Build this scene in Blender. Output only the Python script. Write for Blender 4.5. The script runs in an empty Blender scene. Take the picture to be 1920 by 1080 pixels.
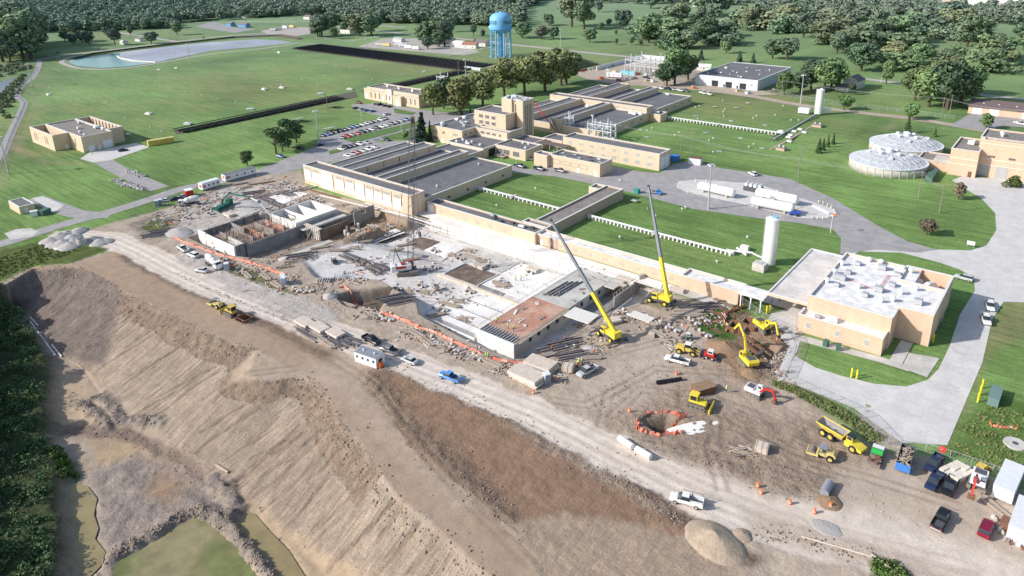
import bpy,math,random
import numpy as np
from math import sin,cos,pi,sqrt,atan2,radians,hypot
from mathutils import Vector,Matrix
random.seed(7);np.random.seed(7)
S=bpy.context.scene
COL=S.collection
# ------------------------------------------------------------------ camera
PITCH,ROLL,YAW,FPX,CY,CH=0.32367,-0.0202767,0.879407,1336.7,342.36,105.0
def _basis():
 cp,sp=cos(PITCH),sin(PITCH)
 fw=(0,cp,-sp);up=(0,sp,cp);rt=(1,0,0)
 r=[cos(ROLL)*a+sin(ROLL)*b for a,b in zip(rt,up)]
 u=[-sin(ROLL)*a+cos(ROLL)*b for a,b in zip(rt,up)]
 s,c=sin(YAW),cos(YAW)
 rot=lambda v:(v[0]*s-v[1]*c,v[0]*c+v[1]*s,v[2])
 return rot(r),rot(u),rot(fw)
CR,CU,CF=_basis()
def G(px,py,z=0.0):
 """survey helper: where the sight line through a photo point meets height z (metres)"""
 a=(px-960)/FPX;b=-(py-CY)/FPX
 d=[CF[i]+a*CR[i]+b*CU[i]for i in range(3)]
 t=(z-CH)/d[2]
 return(d[0]*t,d[1]*t,z)
cam=bpy.data.cameras.new('camera');co=bpy.data.objects.new('camera',cam);COL.objects.link(co)
cam.sensor_width=36;cam.lens=36*FPX/1920;cam.shift_y=(CY-540)/1920*1.0
cam.clip_start=1;cam.clip_end=20000
co.matrix_world=Matrix(((CR[0],CU[0],-CF[0],0),(CR[1],CU[1],-CF[1],0),(CR[2],CU[2],-CF[2],CH),(0,0,0,1)))
S.camera=co
# ------------------------------------------------------------------ light
SUN_DIR=Vector((0.63,0.775,0)).normalized()      # the way shadows fall on the ground
ELEV=radians(30.5)
w=bpy.data.worlds.new('World');S.world=w;w.use_nodes=True
nt=w.node_tree;bg=nt.nodes['Background']
sky=nt.nodes.new('ShaderNodeTexSky');sky.sky_type='NISHITA';sky.sun_disc=False
sky.sun_elevation=ELEV
sd=-SUN_DIR
sky.sun_rotation=atan2(sd.x,sd.y)
sky.air_density=1.2;sky.dust_density=1.5
nt.links.new(sky.outputs[0],bg.inputs[0]);bg.inputs[1].default_value=0.15
sl=bpy.data.lights.new('sun','SUN');sl.energy=5.0;sl.angle=radians(0.55);sl.color=(1,.95,.88)
so=bpy.data.objects.new('sun',sl);COL.objects.link(so)
d=Vector((SUN_DIR.x*cos(ELEV),SUN_DIR.y*cos(ELEV),-sin(ELEV)))
so.rotation_euler=d.to_track_quat('-Z','Y').to_euler()
S.view_settings.view_transform='Standard';S.view_settings.look='None';S.view_settings.exposure=0
S.render.engine='CYCLES'
try:
 S.cycles.max_bounces=5;S.cycles.diffuse_bounces=3;S.cycles.glossy_bounces=2;S.cycles.transparent_max_bounces=6
 S.cycles.caustics_reflective=False;S.cycles.caustics_refractive=False;S.cycles.use_denoising=True
except Exception:pass
# ------------------------------------------------------------------ materials
MATS={}
def mat(name,c=(.5,.5,.5),rough=.8,metal=0,var=.12,scale=1.0,bump=0,spec=.3,kind=None,c2=None,dark=0,world=True):
 """procedural surface: colour broken up by two scales of noise (metres)"""
 if name in MATS:return MATS[name]
 m=bpy.data.materials.new(name);m.use_nodes=True;n=m.node_tree.nodes;L=m.node_tree.links
 b=n['Principled BSDF'];b.inputs['Roughness'].default_value=rough;b.inputs['Metallic'].default_value=metal
 b.inputs['Specular IOR Level'].default_value=spec
 if world:
  g=n.new('ShaderNodeNewGeometry');vec=g.outputs['Position']
 else:
  g=n.new('ShaderNodeTexCoord');vec=g.outputs['Object']
 t1=n.new('ShaderNodeTexNoise');t1.inputs['Scale'].default_value=scale;t1.inputs['Detail'].default_value=6
 t1.inputs['Roughness'].default_value=.65
 L.new(vec,t1.inputs['Vector'])
 r=n.new('ShaderNodeMapRange');r.inputs[1].default_value=.25;r.inputs[2].default_value=.75
 r.inputs[3].default_value=1-var;r.inputs[4].default_value=1+var
 L.new(t1.outputs[0],r.inputs[0])
 mx=n.new('ShaderNodeMix');mx.data_type='RGBA';mx.blend_type='MULTIPLY';mx.inputs[0].default_value=1
 mx.inputs[6].default_value=(*c,1)
 L.new(r.outputs[0],mx.inputs[7])
 out=mx.outputs[2]
 if c2:
  t2=n.new('ShaderNodeTexNoise');t2.inputs['Scale'].default_value=scale*.22;t2.inputs['Detail'].default_value=5
  L.new(vec,t2.inputs['Vector'])
  r2=n.new('ShaderNodeMapRange');r2.inputs[1].default_value=.42;r2.inputs[2].default_value=.62
  L.new(t2.outputs[0],r2.inputs[0])
  m2=n.new('ShaderNodeMix');m2.data_type='RGBA'
  L.new(r2.outputs[0],m2.inputs[0]);m2.inputs[6].default_value=(*c,1);m2.inputs[7].default_value=(*c2,1)
  L.new(m2.outputs[2],mx.inputs[6])
 if kind=='brick':
  sx=n.new('ShaderNodeSeparateXYZ');L.new(vec,sx.inputs[0])
  wv=n.new('ShaderNodeMath');wv.operation='MULTIPLY';wv.inputs[1].default_value=2*pi/.62
  L.new(sx.outputs[2],wv.inputs[0])
  sn=n.new('ShaderNodeMath');sn.operation='SINE';L.new(wv.outputs[0],sn.inputs[0])
  rr=n.new('ShaderNodeMapRange');rr.inputs[1].default_value=.55;rr.inputs[2].default_value=1
  rr.inputs[3].default_value=1;rr.inputs[4].default_value=.8
  L.new(sn.outputs[0],rr.inputs[0])
  m3=n.new('ShaderNodeMix');m3.data_type='RGBA';m3.blend_type='MULTIPLY';m3.inputs[0].default_value=1
  L.new(out,m3.inputs[6]);L.new(rr.outputs[0],m3.inputs[7]);out=m3.outputs[2]
  st=n.new('ShaderNodeTexNoise');st.inputs['Scale'].default_value=1;st.inputs['Detail'].default_value=4
  mp=n.new('ShaderNodeMapping');mp.inputs['Scale'].default_value=(.7,.7,.08)
  L.new(vec,mp.inputs[0]);L.new(mp.outputs[0],st.inputs['Vector'])
  r4=n.new('ShaderNodeMapRange');r4.inputs[1].default_value=.35;r4.inputs[2].default_value=.7
  r4.inputs[3].default_value=.93;r4.inputs[4].default_value=1.04
  L.new(st.outputs[0],r4.inputs[0])
  m4=n.new('ShaderNodeMix');m4.data_type='RGBA';m4.blend_type='MULTIPLY';m4.inputs[0].default_value=1
  L.new(out,m4.inputs[6]);L.new(r4.outputs[0],m4.inputs[7]);out=m4.outputs[2]
 if kind=='pave':    # slab joints, cracks and long tyre stains
  br=n.new('ShaderNodeTexBrick');br.inputs['Scale'].default_value=.2;br.inputs['Mortar Size'].default_value=.008;br.inputs['Color1'].default_value=(1,1,1,1);br.inputs['Color2'].default_value=(.93,.93,.93,1);br.inputs['Mortar'].default_value=(.86,.85,.84,1)
  L.new(vec,br.inputs['Vector']);vo=n.new('ShaderNodeTexVoronoi');vo.feature='DISTANCE_TO_EDGE';vo.inputs['Scale'].default_value=.11
  wn=n.new('ShaderNodeTexNoise');wn.inputs['Scale'].default_value=.5;va=n.new('ShaderNodeVectorMath');va.operation='MULTIPLY_ADD';va.inputs[1].default_value=(4,4,0)
  L.new(vec,wn.inputs['Vector']);L.new(wn.outputs['Color'],va.inputs[0]);L.new(vec,va.inputs[2]);L.new(va.outputs[0],vo.inputs['Vector'])
  rv=n.new('ShaderNodeMapRange');rv.inputs[1].default_value=.0;rv.inputs[2].default_value=.012;rv.inputs[3].default_value=.87;rv.inputs[4].default_value=1;L.new(vo.outputs[0],rv.inputs[0])
  for src in(br.outputs[0],rv.outputs[0]):
   m6=n.new('ShaderNodeMix');m6.data_type='RGBA';m6.blend_type='MULTIPLY';m6.inputs[0].default_value=1;L.new(out,m6.inputs[6]);L.new(src,m6.inputs[7]);out=m6.outputs[2]
 if dark:     # grime in large soft blotches
  t5=n.new('ShaderNodeTexNoise');t5.inputs['Scale'].default_value=.16;t5.inputs['Detail'].default_value=7
  t5.inputs['Roughness'].default_value=.7
  L.new(vec,t5.inputs['Vector'])
  r5=n.new('ShaderNodeMapRange');r5.inputs[1].default_value=.4;r5.inputs[2].default_value=.65
  r5.inputs[3].default_value=1;r5.inputs[4].default_value=1-dark
  L.new(t5.outputs[0],r5.inputs[0])
  m5=n.new('ShaderNodeMix');m5.data_type='RGBA';m5.blend_type='MULTIPLY';m5.inputs[0].default_value=1
  L.new(out,m5.inputs[6]);L.new(r5.outputs[0],m5.inputs[7]);out=m5.outputs[2]
 L.new(out,b.inputs['Base Color'])
 if bump:
  bp=n.new('ShaderNodeBump');bp.inputs['Strength'].default_value=1;bp.inputs['Distance'].default_value=bump
  L.new(t1.outputs[0],bp.inputs['Height']);L.new(bp.outputs[0],b.inputs['Normal'])
 MATS[name]=m
 return m
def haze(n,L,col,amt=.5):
 """aerial haze put into the colour: paler and bluer with distance"""
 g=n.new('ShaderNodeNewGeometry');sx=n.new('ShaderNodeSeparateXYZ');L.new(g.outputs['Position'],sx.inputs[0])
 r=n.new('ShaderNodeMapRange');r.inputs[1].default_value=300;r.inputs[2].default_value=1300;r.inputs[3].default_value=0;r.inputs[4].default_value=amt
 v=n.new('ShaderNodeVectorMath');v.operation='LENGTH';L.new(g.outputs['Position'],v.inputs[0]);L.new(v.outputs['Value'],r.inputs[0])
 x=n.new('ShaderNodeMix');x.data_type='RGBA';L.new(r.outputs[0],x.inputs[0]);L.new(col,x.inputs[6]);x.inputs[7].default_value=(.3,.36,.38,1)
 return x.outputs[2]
mat('brick',(.69,.555,.42),kind='brick',var=.08,scale=1.2)
mat('brick_dark',(.54,.41,.32),kind='brick',var=.1,scale=1.2)
mat('brick_orange',(.69,.5,.375),kind='brick',var=.08,scale=.9)
mat('limestone',(.72,.66,.58),var=.1,scale=1)
mat('coping',(.72,.71,.7),var=.08)
mat('roof_gravel',(.2,.2,.215),var=.18,scale=3,c2=(.17,.17,.185),dark=.25)
mat('roof_pale',(.87,.86,.87),var=.06,scale=2,c2=(.7,.68,.68),dark=.1)
mat('roof_tan',(.3,.27,.25),var=.2,scale=2,c2=(.23,.21,.2),dark=.2)
mat('concrete',(.62,.6,.57),var=.12,scale=.8,c2=(.52,.5,.47),dark=.2,bump=.02)
mat('concrete_new',(.86,.84,.82),var=.06,scale=.6,c2=(.76,.73,.7),dark=.12)
mat('concrete_grey',(.34,.33,.33),var=.15,scale=1,c2=(.26,.25,.25),dark=.25)
mat('earth_and_shade',(.16,.12,.1),var=.2,scale=1.2,c2=(.24,.19,.15),dark=.2)  # dark brown for bare earth patches, and for shade on the formwork side
mat('asphalt',(.36,.35,.36),kind='pave',var=.14,scale=1.5,c2=(.42,.4,.4),dark=.16)
mat('drive',(.63,.61,.6),kind='pave',var=.08,scale=1.2,c2=(.68,.66,.65),dark=.1)
mat('road_far',(.46,.43,.4),var=.12,scale=.7,c2=(.4,.37,.34))
mat('dirt_road',(.5,.42,.35),var=.15,scale=1,c2=(.42,.35,.28),dark=.15)
mat('white_paint',(.82,.82,.82),rough=.45,var=.05,scale=1.5)
mat('white_wall',(.76,.78,.82),rough=.6,var=.05,scale=1)
mat('white_tank',(.84,.84,.84),rough=.4,var=.05,scale=.7,dark=.08)
mat('white_metal',(.72,.74,.78),rough=.5,var=.1,scale=1)
mat('galv',(.5,.52,.55),rough=.45,metal=.3,var=.12,scale=2)
mat('steel_dark',(.1,.1,.12),rough=.5,var=.2,scale=2)
mat('steel_rust',(.2,.1,.065),rough=.85,var=.35,scale=3)
mat('timber',(.43,.36,.29),var=.3,scale=2.5)
mat('timber_old',(.29,.245,.22),var=.35,scale=2.5)
mat('plywood',(.6,.52,.45),var=.2,scale=1)
mat('form_red',(.5,.26,.19),var=.22,scale=.7,c2=(.58,.38,.3),dark=.2)
mat('form_panel',(.7,.67,.64),var=.15,scale=1.4)
mat('rebar',(.16,.1,.08),var=.3,scale=4)
mat('orange_net',(.72,.2,.14),var=.3,scale=2.5,c2=(.6,.38,.3))
mat('safety_orange',(.9,.2,.04),var=.1)
mat('tyre',(.03,.03,.032),rough=.9,var=.3,scale=4)
mat('rim',(.5,.5,.5),rough=.4,var=.1)
mat('glass',(.03,.04,.05),rough=.1,spec=.6,var=.1)
mat('pane',(.12,.13,.15),rough=.3,spec=.5,var=.3,scale=1.5)
mat('pane_white',(.86,.85,.83),rough=.6,var=.06)
mat('pane_grey',(.42,.42,.42),rough=.6,var=.15)
mat('crane_yellow',(.8,.65,.07),rough=.45,var=.1,scale=1,dark=.12)
mat('plant_yellow',(.7,.52,.12),rough=.5,var=.15,scale=1.5,dark=.2)
mat('plant_tan',(.68,.58,.24),rough=.5,var=.15,scale=1.5,dark=.15)
mat('track_steel',(.22,.19,.16),rough=.8,var=.3,scale=3)
mat('boom_grey',(.26,.28,.32),rough=.4,var=.1)
mat('machine_red',(.55,.04,.03),rough=.45,var=.1)
mat('machine_white',(.75,.75,.77),rough=.45,var=.08)
mat('tank_blue',(.2,.5,.82),rough=.5,var=.06,scale=.4)
mat('tank_blue_dark',(.14,.4,.75),rough=.5,var=.08,scale=.4)
mat('letter_navy',(.02,.03,.08),var=.05)
mat('solar',(.035,.03,.035),rough=.7,spec=.15,var=.4,scale=1.5)
mat('pump_green',(.015,.12,.1),rough=.5,var=.1)
mat('box_green',(.08,.16,.13),rough=.6,var=.15)
mat('box_teal',(.05,.32,.26),rough=.5,var=.1)
mat('blue_paint',(.06,.22,.62),rough=.5,var=.15)
mat('blue_tarp',(.05,.12,.5),rough=.6,var=.2)
mat('dome',(.5,.53,.58),rough=.5,metal=.1,var=.1,scale=.5,dark=.12)
mat('dome_rib',(.66,.68,.72),rough=.5,var=.05)
mat('sand_pile',(.46,.37,.285),var=.25,scale=2.2,bump=.12,c2=(.39,.31,.235),dark=.2)
mat('gravel_pile',(.42,.4,.39),var=.22,scale=3,bump=.15)
mat('rock_white',(.5,.48,.48),var=.3,scale=1,world=True)
mat('soil_pile',(.3,.2,.13),var=.25,scale=2,bump=.25)
mat('lime',(.8,.78,.74),var=.1,scale=2)
mat('pipe_black',(.02,.02,.025),rough=.5,var=.1)
mat('skin',(.45,.28,.2),var=.05)
mat('vest',(.62,.85,.08),rough=.7,var=.08)
mat('jeans',(.05,.07,.14),rough=.9,var=.1)
mat('yellow_post',(.9,.72,.02),rough=.5,var=.05)
mat('roof_brown',(.17,.13,.13),var=.15,scale=2)
mat('house_white',(.8,.78,.75),var=.06)
mat('house_roof',(.2,.18,.18),var=.2)
mat('house_roof_red',(.36,.17,.12),var=.2)
mat('bark',(.12,.09,.07),var=.3,scale=3)
mat('sludge',(.5,.52,.6),rough=.5,var=.1,scale=.05,c2=(.36,.38,.45),dark=.12)
mat('mud_pond',(.33,.27,.14),rough=.25,spec=.3,var=.12,scale=.3,c2=(.28,.225,.12),dark=.2)
mat('algae_pond',(.2,.22,.085),rough=.3,spec=.25,var=.2,scale=.35,c2=(.31,.27,.15),dark=.25)
mat('teal_water',(.2,.37,.38),rough=.2,spec=.4,var=.06,scale=.1)
mat('river',(.3,.35,.42),rough=.2,spec=.5,var=.15,scale=.1)
ORG={}
# ------------------------------------------------------------------ mesh builder
class MB:
 def __init__(s):s.v=[];s.f=[];s.m=[];s.mi=0
 def mat(s,i):s.mi=i;return s
 def add(s,vs,fs):
  o=len(s.v);s.v+=[tuple(p)for p in vs]
  for f in fs:s.f.append(tuple(o+i for i in f));s.m.append(s.mi)
  return s
 def box(s,x0,y0,z0,x1,y1,z1):
  if x0>x1:x0,x1=x1,x0
  if y0>y1:y0,y1=y1,y0
  if z0>z1:z0,z1=z1,z0
  return s.add([(x0,y0,z0),(x1,y0,z0),(x1,y1,z0),(x0,y1,z0),(x0,y0,z1),(x1,y0,z1),(x1,y1,z1),(x0,y1,z1)],
                     [(0,3,2,1),(4,5,6,7),(0,1,5,4),(1,2,6,5),(2,3,7,6),(3,0,4,7)])
 def obox(s,c,sx,sy,sz,rz=0,rx=0,ry=0):
  """box centred at c, rotated"""
  M=Matrix.Rotation(rz,3,'Z')@Matrix.Rotation(ry,3,'Y')@Matrix.Rotation(rx,3,'X')
  vs=[]
  for z in(-.5,.5):
   for x,y in((-.5,-.5),(.5,-.5),(.5,.5),(-.5,.5)):
    p=M@Vector((x*sx,y*sy,z*sz));vs.append((c[0]+p.x,c[1]+p.y,c[2]+p.z))
  return s.add(vs,[(0,3,2,1),(4,5,6,7),(0,1,5,4),(1,2,6,5),(2,3,7,6),(3,0,4,7)])
 def tube(s,p,q,r,r2=None,n=8,cap=True):
  r2=r if r2 is None else r2
  p=Vector(p);q=Vector(q);d=q-p
  if d.length<1e-6:return s
  d.normalize();a=d.orthogonal().normalized();b=d.cross(a)
  vs=[p+(a*cos(2*pi*i/n)+b*sin(2*pi*i/n))*r for i in range(n)]+[q+(a*cos(2*pi*i/n)+b*sin(2*pi*i/n))*r2 for i in range(n)]
  fs=[(i,(i+1)%n,n+(i+1)%n,n+i)for i in range(n)]
  if cap:fs+=[tuple(range(n-1,-1,-1)),tuple(range(n,2*n))]
  return s.add(vs,fs)
 def bar(s,p,q,w,h=None):
  """square bar from p to q"""
  h=h or w
  p=Vector(p);q=Vector(q);d=(q-p).normalized()
  a=d.cross(Vector((0,0,1)));
  a=a.normalized()if a.length>1e-4 else Vector((1,0,0))
  b=a.cross(d)
  vs=[]
  for c in(p,q):
   for i,j in((-1,-1),(1,-1),(1,1),(-1,1)):vs.append(c+a*(i*w/2)+b*(j*h/2))
  return s.add(vs,[(0,3,2,1),(4,5,6,7),(0,1,5,4),(1,2,6,5),(2,3,7,6),(3,0,4,7)])
 def path(s,pts,w,h=None):
  for a,b in zip(pts,pts[1:]):s.bar(a,b,w,h)
  return s
 def prism(s,poly,z0,z1):
  n=len(poly)
  ar=sum(poly[i][0]*poly[(i+1)%n][1]-poly[(i+1)%n][0]*poly[i][1]for i in range(n))
  if ar<0:poly=poly[::-1]
  vs=[(p[0],p[1],z0)for p in poly]+[(p[0],p[1],z1)for p in poly]
  return s.add(vs,[tuple(range(n-1,-1,-1)),tuple(range(n,2*n))]+[(i,(i+1)%n,n+(i+1)%n,n+i)for i in range(n)])
 def side(s,poly,y0,y1):
  """profile given as (x,z), extruded along y"""
  n=len(poly)
  ar=sum(poly[i][0]*poly[(i+1)%n][1]-poly[(i+1)%n][0]*poly[i][1]for i in range(n))
  if ar>0:poly=poly[::-1]
  vs=[(p[0],y0,p[1])for p in poly]+[(p[0],y1,p[1])for p in poly]
  return s.add(vs,[tuple(range(n-1,-1,-1)),tuple(range(n,2*n))]+[(i,(i+1)%n,n+(i+1)%n,n+i)for i in range(n)])
 def lathe(s,prof,c=(0,0,0),n=16):
  """profile (r,z) turned about z"""
  vs=[];fs=[]
  for r,z in prof:
   for i in range(n):vs.append((c[0]+r*cos(2*pi*i/n),c[1]+r*sin(2*pi*i/n),c[2]+z))
  for k in range(len(prof)-1):
   for i in range(n):fs.append((k*n+i,k*n+(i+1)%n,(k+1)*n+(i+1)%n,(k+1)*n+i))
  fs.append(tuple(range(n-1,-1,-1)));o=(len(prof)-1)*n;fs.append(tuple(range(o,o+n)))
  return s.add(vs,fs)
 def tri(s,*p):return s.add(p,[tuple(range(len(p)))])
 def build(s,name,mats,parent=None,smooth=False,bev=0):
  me=bpy.data.meshes.new(name)
  o0=ORG.get(parent.name)if parent is not None else None
  vs=s.v
  if o0 is not None:vs=[(p[0]-o0[0],p[1]-o0[1],p[2]-o0[2])for p in vs]
  me.from_pydata(vs,[],s.f)
  if not isinstance(mats,(list,tuple)):mats=[mats]
  for m in mats:me.materials.append(MATS[m]if isinstance(m,str)else m)
  if len(mats)>1:me.polygons.foreach_set('material_index',s.m)
  if smooth:me.polygons.foreach_set('use_smooth',[True]*len(me.polygons))
  me.update()
  o=bpy.data.objects.new(name,me);COL.objects.link(o)
  if parent is not None:o.parent=parent
  if o0 is not None:ORG[o.name]=o0
  if bev:
   b=o.modifiers.new('bevel','BEVEL');b.width=bev;b.segments=2;b.limit_method='ANGLE'
  return o
def tag(o,label=None,cat=None,group=None,kind=None):
 if label:o['label']=label
 if cat:o['category']=cat
 if group:o['group']=group
 if kind:o['kind']=kind
 return o
def thing(name,label,cat,loc=(0,0,0),group=None,rz=0,world=True):
 """an Empty at the base of a thing. world=True: its parts are written in world metres"""
 o=bpy.data.objects.new(name,None);COL.objects.link(o);o.empty_display_size=.5
 o.location=loc;o.rotation_euler=(0,0,rz)
 if world:ORG[o.name]=tuple(loc)
 return tag(o,label,cat,group)
def dup(root,loc,rz=0,label=None,group=None,sc=None,paint=None):
 """copy a thing and each of its parts and sub-parts; paint={old material: new material}"""
 def cp(o,par):
  c=o.copy();COL.objects.link(c)
  if par is not None:c.parent=par
  if paint and c.type=='MESH':
   for k,sl_ in enumerate(c.material_slots):
    if sl_.material and sl_.material.name in paint:
     nm=paint[sl_.material.name];sl_.link='OBJECT';sl_.material=MATS[nm]
  for ch in[x for x in KIDS.get(o.name,[])]:cp(ch,c)
  return c
 if root.name not in KIDS:index_kids(root)
 r=cp(root,None);r.location=loc;r.rotation_euler=(0,0,rz)
 if sc:r.scale=(sc,sc,sc)if not isinstance(sc,tuple)else sc
 if label:r['label']=label
 if group:r['group']=group
 return r
def inst(src,parent,off):
 c=src.copy();COL.objects.link(c);c.parent=parent;c.location=off;return c
KIDS={}
def index_kids(root):
 bpy.context.view_layer.update()
 def go(o):
  KIDS[o.name]=list(o.children)
  for c in o.children:go(c)
 go(root)
# ------------------------------------------------------------------ terrain: one sheet to the horizon
def P(*pts,z=0.0):return[G(x,y,z)[:2]for x,y in pts]
def axis(lo,a,b,hi,fine,grow=1.13):
 xs=list(np.arange(a,b+1e-6,fine))
 s=fine;x=xs[-1]
 while x<hi:s=min(s*grow,160);x+=s;xs.append(x)
 s=fine;x=a;pre=[]
 while x>lo:s=min(s*grow,160);x-=s;pre.append(x)
 return np.array(pre[::-1]+xs)
xs=axis(-7000,-285,10,7000,.42,1.07);ys=axis(-3000,14,205,9000,.42,1.07)
X,Y=np.meshgrid(xs,ys);NX,NY=len(xs),len(ys)
_rng=np.random.RandomState(3)
def vnoise(x,y,scale,seed=0):
 """value noise, numpy"""
 x=x/scale+seed*17.3;y=y/scale-seed*9.1
 xi=np.floor(x).astype(np.int64);yi=np.floor(y).astype(np.int64)
 fx=x-xi;fy=y-yi;fx=fx*fx*(3-2*fx);fy=fy*fy*(3-2*fy)
 def h(i,j):
  n=(i*374761393+j*668265263+seed*982451653)&0x7fffffff
  n=((n^(n>>13))*1274126177)&0x7fffffff
  return(n&0xffff)/65535.0
 return(h(xi,yi)*(1-fx)+h(xi+1,yi)*fx)*(1-fy)+(h(xi,yi+1)*(1-fx)+h(xi+1,yi+1)*fx)*fy
def fbm(x,y,scale,seed=0,oct=4):
 t=0;a=.5
 for k in range(oct):t=t+a*vnoise(x,y,scale/2**k,seed+k);a*=.5
 return t/(1-.5**oct)
WX=X+(fbm(X,Y,6,11)-.5)*3.2+(vnoise(X,Y,1.1,5)-.5)*.6
WY=Y+(fbm(X,Y,6,23)-.5)*3.2+(vnoise(X,Y,1.1,9)-.5)*.6
def segdist(px,py,pts,closed=True):
 d=np.full(px.shape,1e9);n=len(pts)
 for i in range(n if closed else n-1):
  ax,ay=pts[i][:2];bx,by=pts[(i+1)%n][:2]
  dx,dy=bx-ax,by-ay;L2=dx*dx+dy*dy+1e-9
  t=np.clip(((px-ax)*dx+(py-ay)*dy)/L2,0,1)
  d=np.minimum(d,np.hypot(px-ax-t*dx,py-ay-t*dy))
 return d
def inside(px,py,pts):
 c=np.zeros(px.shape,bool);n=len(pts)
 for i in range(n):
  ax,ay=pts[i][:2];bx,by=pts[(i+1)%n][:2]
  if ay==by:continue
  k=((ay>py)!=(by>py))&(px<(bx-ax)*(py-ay)/(by-ay)+ax);c^=k
 return c
def mask(pts,feather=1.0,warp=True,m=8):
 x=WX if warp else X;y=WY if warp else Y
 px=[p[0]for p in pts];py=[p[1]for p in pts]
 x0,x1,y0,y1=min(px)-feather-m,max(px)+feather+m,min(py)-feather-m,max(py)+feather+m
 i0,i1=np.searchsorted(ys,[y0,y1]);j0,j1=np.searchsorted(xs,[x0,x1])
 out=np.zeros(X.shape)
 a,b=x[i0:i1,j0:j1],y[i0:i1,j0:j1]
 if a.size==0:return out
 sd_=segdist(a,b,pts);sd_=np.where(inside(a,b,pts),sd_,-sd_)
 t=np.clip(sd_/feather*.5+.5,0,1);out[i0:i1,j0:j1]=t*t*(3-2*t)
 return out
def strip(pts,width,feather=1.0,warp=True):
 x=WX if warp else X;y=WY if warp else Y
 px=[p[0]for p in pts];py=[p[1]for p in pts];mm=width+feather+6
 i0,i1=np.searchsorted(ys,[min(py)-mm,max(py)+mm]);j0,j1=np.searchsorted(xs,[min(px)-mm,max(px)+mm])
 out=np.zeros(X.shape);a,b=x[i0:i1,j0:j1],y[i0:i1,j0:j1]
 if a.size==0:return out
 t=np.clip((width/2-segdist(a,b,pts,False))/feather*.5+.5,0,1);out[i0:i1,j0:j1]=t*t*(3-2*t)
 return out
C=np.zeros(X.shape+(3,));Z=np.zeros(X.shape)
ROUGH=np.zeros(X.shape);FUR=np.zeros(X.shape);GRS=np.ones(X.shape)
def paint(m,c,rough=None,fur=0,grass=0,var=0.0,vs=8,seed=1):
 c=np.array(c)[None,None,:]
 if var:c=c*(1+(fbm(X,Y,vs,seed)-.5)[...,None]*2*var)
 k=m[...,None];C[:]=C*(1-k)+c*k
 for A,v in((ROUGH,rough if rough is not None else .3),(FUR,fur),(GRS,grass)):A[:]=A*(1-m)+v*m
GREEN=(.168,.272,.086)
g1=fbm(X,Y,60,31)[...,None];g2=fbm(X,Y,14,33)[...,None];g3=fbm(X,Y,160,37)[...,None]
C[:]=np.array(GREEN)*(1+(g1-.5)*.9+(g2-.5)*.6)
C[:]=C*(1-np.clip((g3*.6+g2*.5-.55)*3,0,.65))+np.array((.25,.25,.1))*np.clip((g3*.6+g2*.5-.55)*3,0,.65)
far_=np.clip((Y-520)/500,0,1)[...,None]  # aerial haze over the far grass, mixed into its colour
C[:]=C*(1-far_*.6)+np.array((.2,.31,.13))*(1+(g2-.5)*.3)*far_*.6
# ---- zones of the works (photo points surveyed on to the ground)
CREST=P((-60,560),(0,541),(62,503),(150,501),(230,545),(300,580),(420,640),(480,655))
CREST2=P((560,705),(600,720),(640,790),(690,850),(740,925),(830,1000),(925,1085))+[(-40,60),(20,40)]
TOE=[(-330,40),(-266,60),(-221,57),(-207,58),(-180,54),(-151,56),(-133,57),(-121,58),(-99,58),(-70,52),(-20,30)]
RAMP=P((560,705),(500,712),(440,712),(432,690),(480,655))
LOW=CREST+P((480,655),(470,690),(450,700),(500,715),(560,705))+CREST2+[(40,-300),(-700,-300),(-420,40),(-330,62)]
crest_line=CREST+P((470,690),(460,700),(500,712))+CREST2
TOEP=TOE+[(60,-300),(-700,-300),(-380,30)]
inl=inside(X,Y,LOW);near=(X>-420)&(X<60)&(Y<130)&(Y>-60)
dc=np.full(X.shape,1e3);dt=np.full(X.shape,1e3)
dc[near]=segdist(X[near],Y[near],crest_line,False);dt[near]=segdist(X[near],Y[near],TOE,False)
tt=np.where(inside(X,Y,TOEP),1,dc/(dc+dt+1e-6));tt=np.where(inl,tt,0)
DEEP=-9.0
Z+=DEEP*tt**.92
slope=((tt>.01)&(tt<.995)).astype(float)
SITE=P((-40,560),(0,533),(60,503),(130,492),(205,470),(165,455),(150,435),(205,420),(330,385),(400,352),(480,330),(566,318),(575,352),(700,385),(780,400),(1030,470),(1385,590),(1450,600),(1510,620),(1500,650),(1470,700),(1455,725),(1560,785),(1650,850),(1760,862),(1930,930),(2100,1010))+[(60,120),(60,-100),(-700,-300),(-420,20)]
paint(mask(SITE,1.2),(.45,.385,.33),rough=.35,var=.22,vs=5)
paint(inl.astype(float)*np.clip(tt*8,0,1),(.4,.33,.275),rough=.45,var=.12,vs=7)
sl_=inl&(tt<.99)&(X>-232)
paint(np.where(sl_,np.clip(dc/2,0,1),0),(.425,.355,.29),rough=.55,fur=.85,var=.18,vs=4)
band=np.where(inl&(dc<5+3*fbm(X,Y,9,71)),1,0)*(X<-100)
paint(band*.85,(.29,.225,.175),rough=1,var=.35,vs=1.4)
DARKS=P((0,541),(62,503),(150,501),(232,545),(190,640))+[(-221,57),(-266,60),(-290,50)]
paint(mask(DARKS,1.5),(.23,.195,.18),rough=.8,fur=.35,var=.25,vs=3)
BENCH=P((0,530),(60,500),(140,495),(215,468),(300,510),(430,570),(560,615),(660,680),(760,730),(700,745),(760,820),(850,905),(960,1000),(1010,1090),(925,1085),(830,1000),(740,925),(690,850),(640,790),(600,720),(480,655),(420,640),(300,580),(230,545),(150,502),(62,505))
paint(mask(BENCH,.8),(.385,.3,.235),rough=.08,var=.08,vs=12)
paint(strip(P((225,480),(320,525),(430,580),(560,640),(650,690),(720,730)),3.6,1.6),(.215,.165,.135),rough=.35,var=.2,vs=3)
paint(mask(RAMP,1.5),(.42,.345,.28),rough=.15)
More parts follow.
